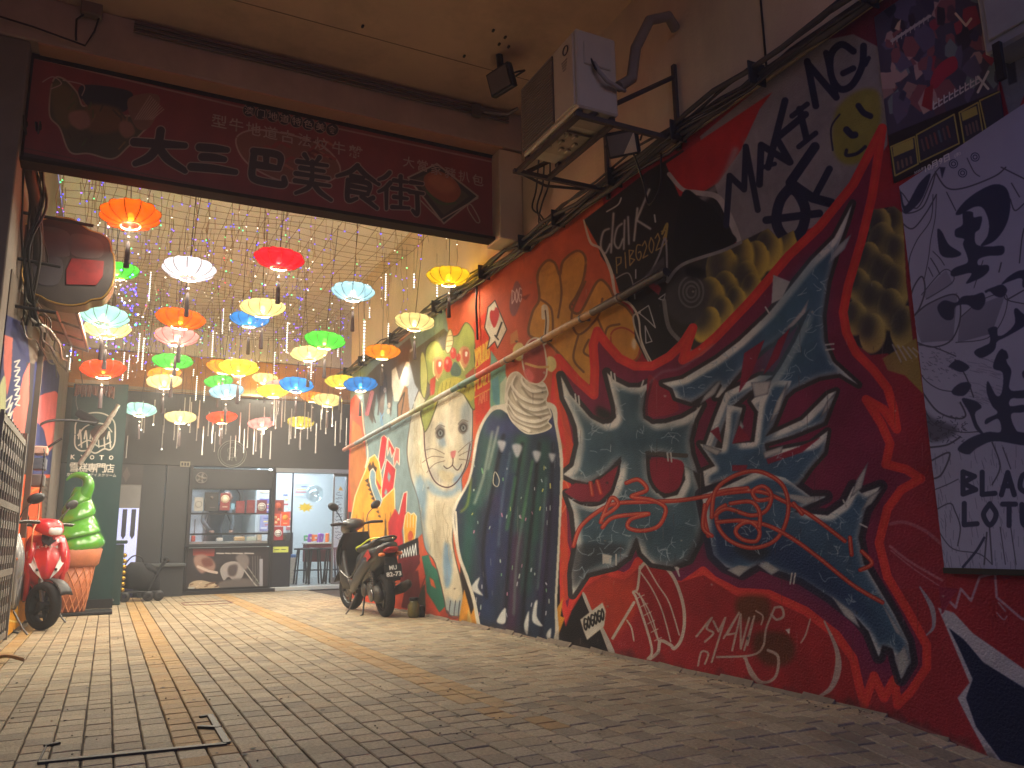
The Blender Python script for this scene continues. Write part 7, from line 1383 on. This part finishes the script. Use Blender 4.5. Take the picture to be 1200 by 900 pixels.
t = thing('low_cabinet', 'small dark cabinet with gold carving beside the green board', 'cabinet', (.12, 13.05, 0)); MB().box((0, 0, .42), (.2, .5, .84), bev=.01).build('cabinet_body', mat('cabinet_green', (30, 56, 50), .4), t); MB().box((0, 0, .87), (.28, .56, .05), bev=.01).build('cabinet_top', mat('cabinet_green', ()), t)
for k in range(7): MB().lathe([(.001, -.035), (.03, -.02), (.038, 0), (.03, .02), (.001, .035)], (.115, -.1, .2+k*.08), seg=8).build('gold_carving', mat('gilt', (176, 140, 50), .35, metal=.7), t)
t = thing('low_bench', 'grey bench top against the black panels', 'bench', (.82, YS-.22, 0)); MB().box((0, 0, .50), (.70, .36, .05), bev=.01).build('bench_top', mat('bench_grey', (70, 74, 74), .5), t); MB().box((0, .05, .24), (.66, .26, .47)).build('bench_body', M_blk, t)
sp = thing('wall_speaker', 'small round fan hanging inside the dark panel beside the menu sheets', 'fan', F(236, 560, YS-.06)); MB().tube([(.09*math.cos(a), 0, .09*math.sin(a)) for a in np.linspace(0, 2*PI, 21)[:-1]], .008, 5, False, closed=True).lathe([(.001, -.02), (.03, -.015), (.03, .02), (.001, .02)], axis='Y', seg=12).build('fan_cage', M_grey, sp)
for k in range(5): a = k*1.257; MB().box((.05*math.cos(a), 0, .05*math.sin(a)), (.07, .006, .03), Matrix.Rotation(-a, 3, 'Y')).build('fan_blade', M_grey, sp)
# kitchen behind the window
def shelf_box(n, lab, cat, x, y, z, d, c, g=None, bev=.006):
    t = thing(n, lab, cat, (x, y, z), 0, g); MB().box((0, 0, d[2]/2), d, bev=bev).build(n+'_body', mat('k_%d_%d_%d' % c, c, .4), t); return t
t = shelf_box('work_counter', 'steel work counter inside the serving window', 'counter', 1.9, YS+.5, .07, (1.3, .5, .80), (150, 156, 158))
for i, (x, w, h, c) in enumerate(((2.08, .18, .07, (196, 170, 130)), (1.75, .10, .05, (220, 220, 216)), (2.28, .16, .06, (190, 206, 196)), (2.42, .08, .12, (206, 196, 180)), (1.32, .06, .10, (190, 70, 50)))):
    q = thing('food_tray', ['wooden tray on the kitchen counter', 'white bowl lid on the kitchen counter', 'pale green tray on the kitchen counter', 'cream tub at the right of the kitchen counter', 'small red tub at the left of the kitchen counter'][i], 'tray', (x, YS+.36, .87)); MB().box((0, 0, h/2), (w, .16, h), bev=.01).build('tray_body', mat('tray_%d' % i, c, .4), q); MB().box((0, 0, h+.006), (w*.92, .15, .012), bev=.004).build('tray_lid', mat('tray_lid', (210, 206, 196), .4), q)
hf = thing('wall_fan', 'pale round fan on the kitchen back wall', 'fan', (2.15, YS+2.6, 1.75)); MB().tube([(.22*math.cos(a), 0, .22*math.sin(a)) for a in np.linspace(0, 2*PI, 33)[:-1]], .012, 5, False, closed=True).build('fan_ring', M_grey, hf); MB().lathe([(.001, 0), (.21, .0), (.21, .02), (.001, .02)], axis='Y', seg=28).build('fan_guard', mat('fan_pale', (176, 190, 194), .4), hf)
q = shelf_box('fridge', 'tall white refrigerator behind the kitchen window', 'fridge', 1.42, YS+2.7, .07, (.5, .5, 1.8), (206, 212, 214)); MB().box((.1, -.255, 1.0), (.02, .02, .5)).build('handle', M_grey, q)
q = shelf_box('steel_hood', 'steel extractor hood over the kitchen', 'hood', 1.95, YS+1.7, 1.9, (.8, .5, .3), (170, 176, 178)); MB().box((0, -.255, .04), (.78, .01, .04)).build('lip', M_grey, q)
# person bending over the counter
def skinned(name, pts, edges, radii, m, parent, lvl=1):
    me = bpy.data.meshes.new(name); me.from_pydata(pts, edges, []); o = bpy.data.objects.new(name, me); COL.objects.link(o); o.parent = parent; me.materials.append(m)
    sk = o.modifiers.new('skin', 'SKIN'); sk.use_smooth_shade = True
    for i, r in enumerate(radii): me.skin_vertices[0].data[i].radius = (r if isinstance(r, tuple) else (r, r))
    me.skin_vertices[0].data[0].use_root = True
    ss = o.modifiers.new('smooth', 'SUBSURF'); ss.levels = lvl; ss.render_levels = lvl; return o
pe = thing('person', 'person in a grey shirt bending over the counter behind the serving window', 'person', (1.72, YS+1.05, .07))
P_ = [(0, 0, .90), (0, -.02, 1.08), (.02, -.10, 1.26), (.05, -.20, 1.40), (.10, -.27, 1.46), (.14, -.33, 1.50), (-.16, -.16, 1.38), (-.22, -.28, 1.16), (-.14, -.48, 1.02), (-.08, -.54, .99), (.22, -.18, 1.36), (.28, -.34, 1.14), (.24, -.52, 1.01), (.22, -.58, .99), (-.10, 0, .84), (-.11, .03, .46), (-.11, 0, .05), (.10, 0, .84), (.11, .02, .46), (.11, 0, .05), (-.11, -.14, .03), (.11, -.14, .03)]
E_ = [(0, 1), (1, 2), (2, 3), (3, 4), (4, 5), (3, 6), (6, 7), (7, 8), (8, 9), (3, 10), (10, 11), (11, 12), (12, 13), (0, 14), (14, 15), (15, 16), (0, 17), (17, 18), (18, 19), (16, 20), (19, 21)]
Rr = [(.15, .11), (.14, .10), (.17, .11), (.12, .09), .05, .05, .065, .045, .032, .025, .065, .045, .032, .025, .085, .062, .045, .085, .062, .045, .035, .035]
skinned('body', P_, E_, Rr, mat('person_shirt', (74, 86, 92), .8, bump=.3), pe, 2)
MB().loft([(1.47, .155, -.335, .05, .06, 2.1), (1.52, .165, -.365, .075, .085, 2.1), (1.58, .17, -.375, .078, .092, 2.1), (1.64, .17, -.36, .07, .08, 2.1), (1.68, .165, -.345, .04, .05, 2)], 16, 'Z').build('head', mat('skin', (196, 150, 124), .6), pe)
MB().loft([(1.57, .17, -.335, .082, .085, 2.1), (1.63, .17, -.335, .082, .088, 2.1), (1.68, .168, -.335, .06, .065, 2.1), (1.70, .166, -.335, .03, .03, 2)], 16, 'Z').build('hair', mat('black_hair', (24, 22, 22), .6), pe)
MB().loft([(1.55, .17, -.455, .014, .012, 2), (1.57, .17, -.462, .016, .016, 2), (1.60, .17, -.45, .008, .008, 2)], 8, 'Z').build('nose', mat('skin', ()), pe); MB().box((.17, -.449, 1.53), (.045, .008, .008), bev=.002).build('mouth', mat('lips', (150, 80, 74), .5), pe)
for s_ in (-1, 1): MB().lathe([(.001, -.004), (.009, 0), (.001, .004)], (.17+s_*.032, -.446, 1.595), 'Y', 8).build('eye', mat('black_hair', ()), pe); MB().loft([(1.555, .17+s_*.08, -.37, .008, .012, 2), (1.58, .17+s_*.085, -.37, .010, .02, 2), (1.605, .17+s_*.08, -.37, .007, .014, 2)], 8, 'Z').build('ear', mat('skin', ()), pe)
for sx_, hx, hy in ((-1, -.08, -.54), (1, .22, -.58)):
    for k in range(4): MB().tube([(hx-.02+.014*k, hy, .985), (hx-.022+.015*k, hy-.04, .97), (hx-.02+.014*k, hy-.055-.004*(k in (1, 2)), .95)], .008, 6).build('finger', mat('skin', ()), pe)
    MB().tube([(hx+.03*sx_, hy+.01, .985), (hx+.045*sx_, hy-.02, .97)], .009, 6).build('thumb', mat('skin', ()), pe)
# dining room seen through the doorway
q = shelf_box('dark_cabinet', 'dark low cabinet inside the shop doorway', 'cabinet', 3.02, YS+1.5, .07, (.36, .5, .95), (34, 34, 40))
q = shelf_box('side_shelf', 'dark shelf unit with pale edges just inside the door', 'shelf', 2.80, YS+.6, .07, (.22, .4, .9), (30, 30, 34))
for k in range(3): MB().box((0, -.21, .25+k*.22), (.22, .02, .016)).build('shelf_edge', mat('pale_edge', (180, 184, 186), .4), q)
q = thing('dining_table', 'small dining table covered with a dark red cloth in the shop', 'table', (3.62, YS+1.0, .07)); MB().box((0, 0, .74), (.5, .5, .03), bev=.005).build('tabletop', M_white, q); MB().box((0, 0, .56), (.46, .46, .33), bev=.01).build('cloth', mat('maroon_cloth', (104, 26, 34), .9, bump=.2), q)
for x in (-.2, .2):
    for y in (-.2, .2): MB().box((x, y, .2), (.03, .03, .4)).build('leg', M_black, q)
def stool(x, y, lab):
    t = thing('stool', lab, 'stool', (x, y, .07), 0, 'dark stools in the shop'); MB().lathe([(.001, .62), (.15, .62), (.16, .635), (.15, .655), (.001, .66)], seg=18).build('seat', M_black, t)
    for k in range(4): a = PI/4+k*PI/2; MB().tube([(.10*math.cos(a), .10*math.sin(a), .62), (.17*math.cos(a), .17*math.sin(a), .0)], .016, 6).build('leg', M_dark, t)
    MB().tube([(.145*math.cos(a), .145*math.sin(a), .25) for a in np.linspace(0, 2*PI, 17)[:-1]], .009, 5, False, closed=True).build('foot_ring', M_dark, t)
stool(3.28, YS+.75, 'dark stool left of the red clothed table'); stool(3.48, YS+.62, 'dark stool in front of the red clothed table'); stool(3.78, YS+.55, 'dark stool by the open door leaf')
q = thing('newspaper_stack', 'white box of stacked papers on the shop floor', 'box', (3.15, YS+1.15, .07)); MB().box((0, 0, .24), (.17, .2, .48), bev=.01).build('papers', mat('papers', (206, 200, 188), .7, var=.15, vs=40), q); MB().box((0, -.0, .51), (.16, .19, .06), bev=.008).build('blue_top', mat('blue_wrap', (60, 120, 190), .4), q)
RS = random.Random(17)
for i, (x, z, w, h, c, lab) in enumerate(((3.02, 1.62, .34, .30, (96, 90, 170), 'purple poster on the shop back wall'), (3.02, 1.25, .26, .34, (150, 150, 190), 'pale violet poster lower on the shop back wall'), (3.0, 2.0, .34, .22, (214, 196, 160), 'cream poster high on the shop back wall'), (3.42, 1.70, .12, .5, (206, 214, 210), 'tall white scroll on the shop back wall'), (3.5, 1.3, .12, .4, (190, 90, 100), 'pink poster on the shop back wall'), (3.75, 1.95, .3, .3, (186, 196, 196), 'grey white poster by the shop fan'))):
    t = thing('wall_poster', lab, 'poster', (x, YS+3.22, z-h/2), 0, 'posters inside the shop'); MB().box((0, 0, h/2), (w, .012, h)).build('sheet', mat('wp_%d' % i, c, .5), t)
    for k in range(4): MB().box((RS.uniform(-.2, .2)*w, -.009, h*(.2+.2*k)), (w*RS.uniform(.3, .8), .003, h*.07)).build('printed_line', mat('wpi_%d' % k, [(240, 236, 230), (190, 60, 70), (240, 214, 90), (70, 90, 160)][k], .5), t)
bl = thing('balloon', 'big clear round balloon hanging inside the shop doorway', 'balloon', (3.62, YS+1.4, 1.78)); MB().lathe([(.001+.17*math.sin(a), .17*math.cos(a)) for a in np.linspace(0, PI, 16)], seg=24).build('skin', glass('balloon_skin', (214, 232, 232), .35, .1), bl)
ys = thing('star_decal', 'yellow starburst sticker pasted on the shop glass', 'sticker', (3.17, YS+.1, 1.45))
MB().prism([((.13 if k % 2 else .075)*math.cos(k*PI/9)*1.2, (.09 if k % 2 else .05)*math.sin(k*PI/9)) for k in range(18)], (0, -.006, 0)).build('star', mat('star_yellow', (232, 214, 60), .4), ys)
for i in range(9):
    c = RS.choice(((200, 60, 90), (60, 80, 200), (236, 130, 60), (220, 220, 226), (90, 170, 110), (150, 90, 190))); x, z = RS.uniform(3.2, 3.75), .84+RS.uniform(0, .02)
    t = thing('packet', ['snack packet standing on the shop table', 'toy box heaped on the shop table'][i % 2], 'packet', (3.42+.05*i, YS+1.0+RS.uniform(-.15, .15), .83), RS.random()*3, 'colourful packets heaped on the shop table')
    MB().box((0, 0, .08), (.07, .05, .10+.08*RS.random()), Matrix.Rotation(RS.uniform(-.2, .2), 3, 'X'), .01).build('wrapper', mat('pk_%d' % i, c, .35), t); MB().box((0, -.03, .08), (.04, .008, .04)).build('wrapper_print', M_white, t)
# floor hatch in the paving
ht = thing('floor_hatch', 'steel edged paved hatch let into the paving near the camera', 'hatch', (.15, 3.9, 0)); M_h = mat('hatch_steel', (46, 38, 34), .6, metal=.5, var=.3, vs=15)
a, b, c, d = [on(*q, 'Z', .004) for q in ((45, 893), (266, 871), (246, 838), (60, 862))]; o_ = Vector((.15, 3.9, 0))
def strip(p, q, w, n='edge_bar', dz=0): 
    u = (q-p); L_ = u.length; an = math.atan2(u.y, u.x); m = (p+q)/2-o_; MB().box((m.x, m.y, .001+dz), (L_, w, .012), Matrix.Rotation(an, 3, 'Z'), .002).build(n, M_h, ht)
strip(a, b, .035); strip(b, c, .03, dz=.002); strip(on(233, 852, 'Z', .004), on(258, 853, 'Z', .004), .03, 'lifting_lug', .004); strip(on(234, 840, 'Z', .004), on(246, 838, 'Z', .004), .02, 'corner_lug', .001); strip(on(52, 874, 'Z', .004), on(70, 870, 'Z', .004), .02, 'lifting_lug', .001); strip(a, on(55, 872, 'Z', .004), .008, dz=-.001)
e, f_ = on(228, 868, 'Z', .004), on(250, 866, 'Z', .004)
t = thing('service_cover', 'thin reddish frame of a service cover in the paving before the counter', 'cover', on(245, 708, 'Z', .002)); MB().box((0, 0, 0), (.62, .02, .008)).box((0, .55, 0), (.62, .02, .008)).box((-.31, .275, 0), (.02, .53, .008)).box((.31, .275, 0), (.02, .53, .008)).build('frame', mat('rusty_frame', (110, 62, 50), .7), t)
lf = thing('dry_leaf', 'curled dry leaf on the paving at the left edge', 'leaf', on(9, 776, 'Z', .0)); lf.name = 'dry_leaf'
solidify(MB().grid(lambda u, v: (-.10+.2*u, (v-.5)*.09*math.sin(PI*min(.98, u+.06)), .012+.05*abs(v-.5)+.02*math.sin(u*4)), 8, 4).build('leaf_blade', mat('leaf_tan', (150, 110, 64), .8, var=.25, vs=20), lf), .002)
st = MB(); RD = random.Random(77)
for k in range(700):
    x, y = RD.uniform(-.7, 3.18), 2.6+11*RD.random()**1.3
    if k % 3 == 0: x = 3.18-abs(RD.gauss(0, .05))
    s = RD.uniform(.002, .006); st.box((x, y, gz(x, y)+.003), (s*RD.uniform(1, 2.5), s, s*.7), Matrix.Rotation(RD.random()*3, 3, 'Z'))
gm = MB()
for k in range(90):
    x, y = RD.uniform(-.6, 3.1), 2.7+8*RD.random()**1.2; r = RD.uniform(.006, .016); n = 7
    gm.add([(x+r*RD.uniform(.6, 1.2)*math.cos(2*PI*i/n), y+r*RD.uniform(.7, 1.3)*math.sin(2*PI*i/n), gz(x, y)+.0022) for i in range(n)], [tuple(range(n))])
gm.build('gum_spots', mat('trodden_gum', (70, 60, 50), .8, var=.3, vs=60), kind='stuff', label='dark trodden gum spots scattered over the paving', cat='gum')
st.build('litter_specks', mat('speck', (92, 80, 66), .9, var=.4, vs=40), kind='stuff', label='fine grit and specks scattered over the paving', cat='grit')
# ================================================================ thin smoky air of the alley
hm = bpy.data.materials.new('alley_haze'); hm.use_nodes = True; N = hm.node_tree.nodes
for n in list(N): N.remove(n)
ho = N.new('ShaderNodeOutputMaterial'); hv = N.new('ShaderNodeVolumePrincipled'); hv.inputs['Color'].default_value = (.92, .92, .95, 1); hv.inputs['Density'].default_value = HAZE; hv.inputs['Anisotropy'].default_value = .3
hm.node_tree.links.new(hv.outputs[0], ho.inputs['Volume'])
MB().box((1, 14, 3.2), (34, 56, 9.0)).build('haze', hm, kind='stuff', label='thin smoky air filling the alley', cat='haze')
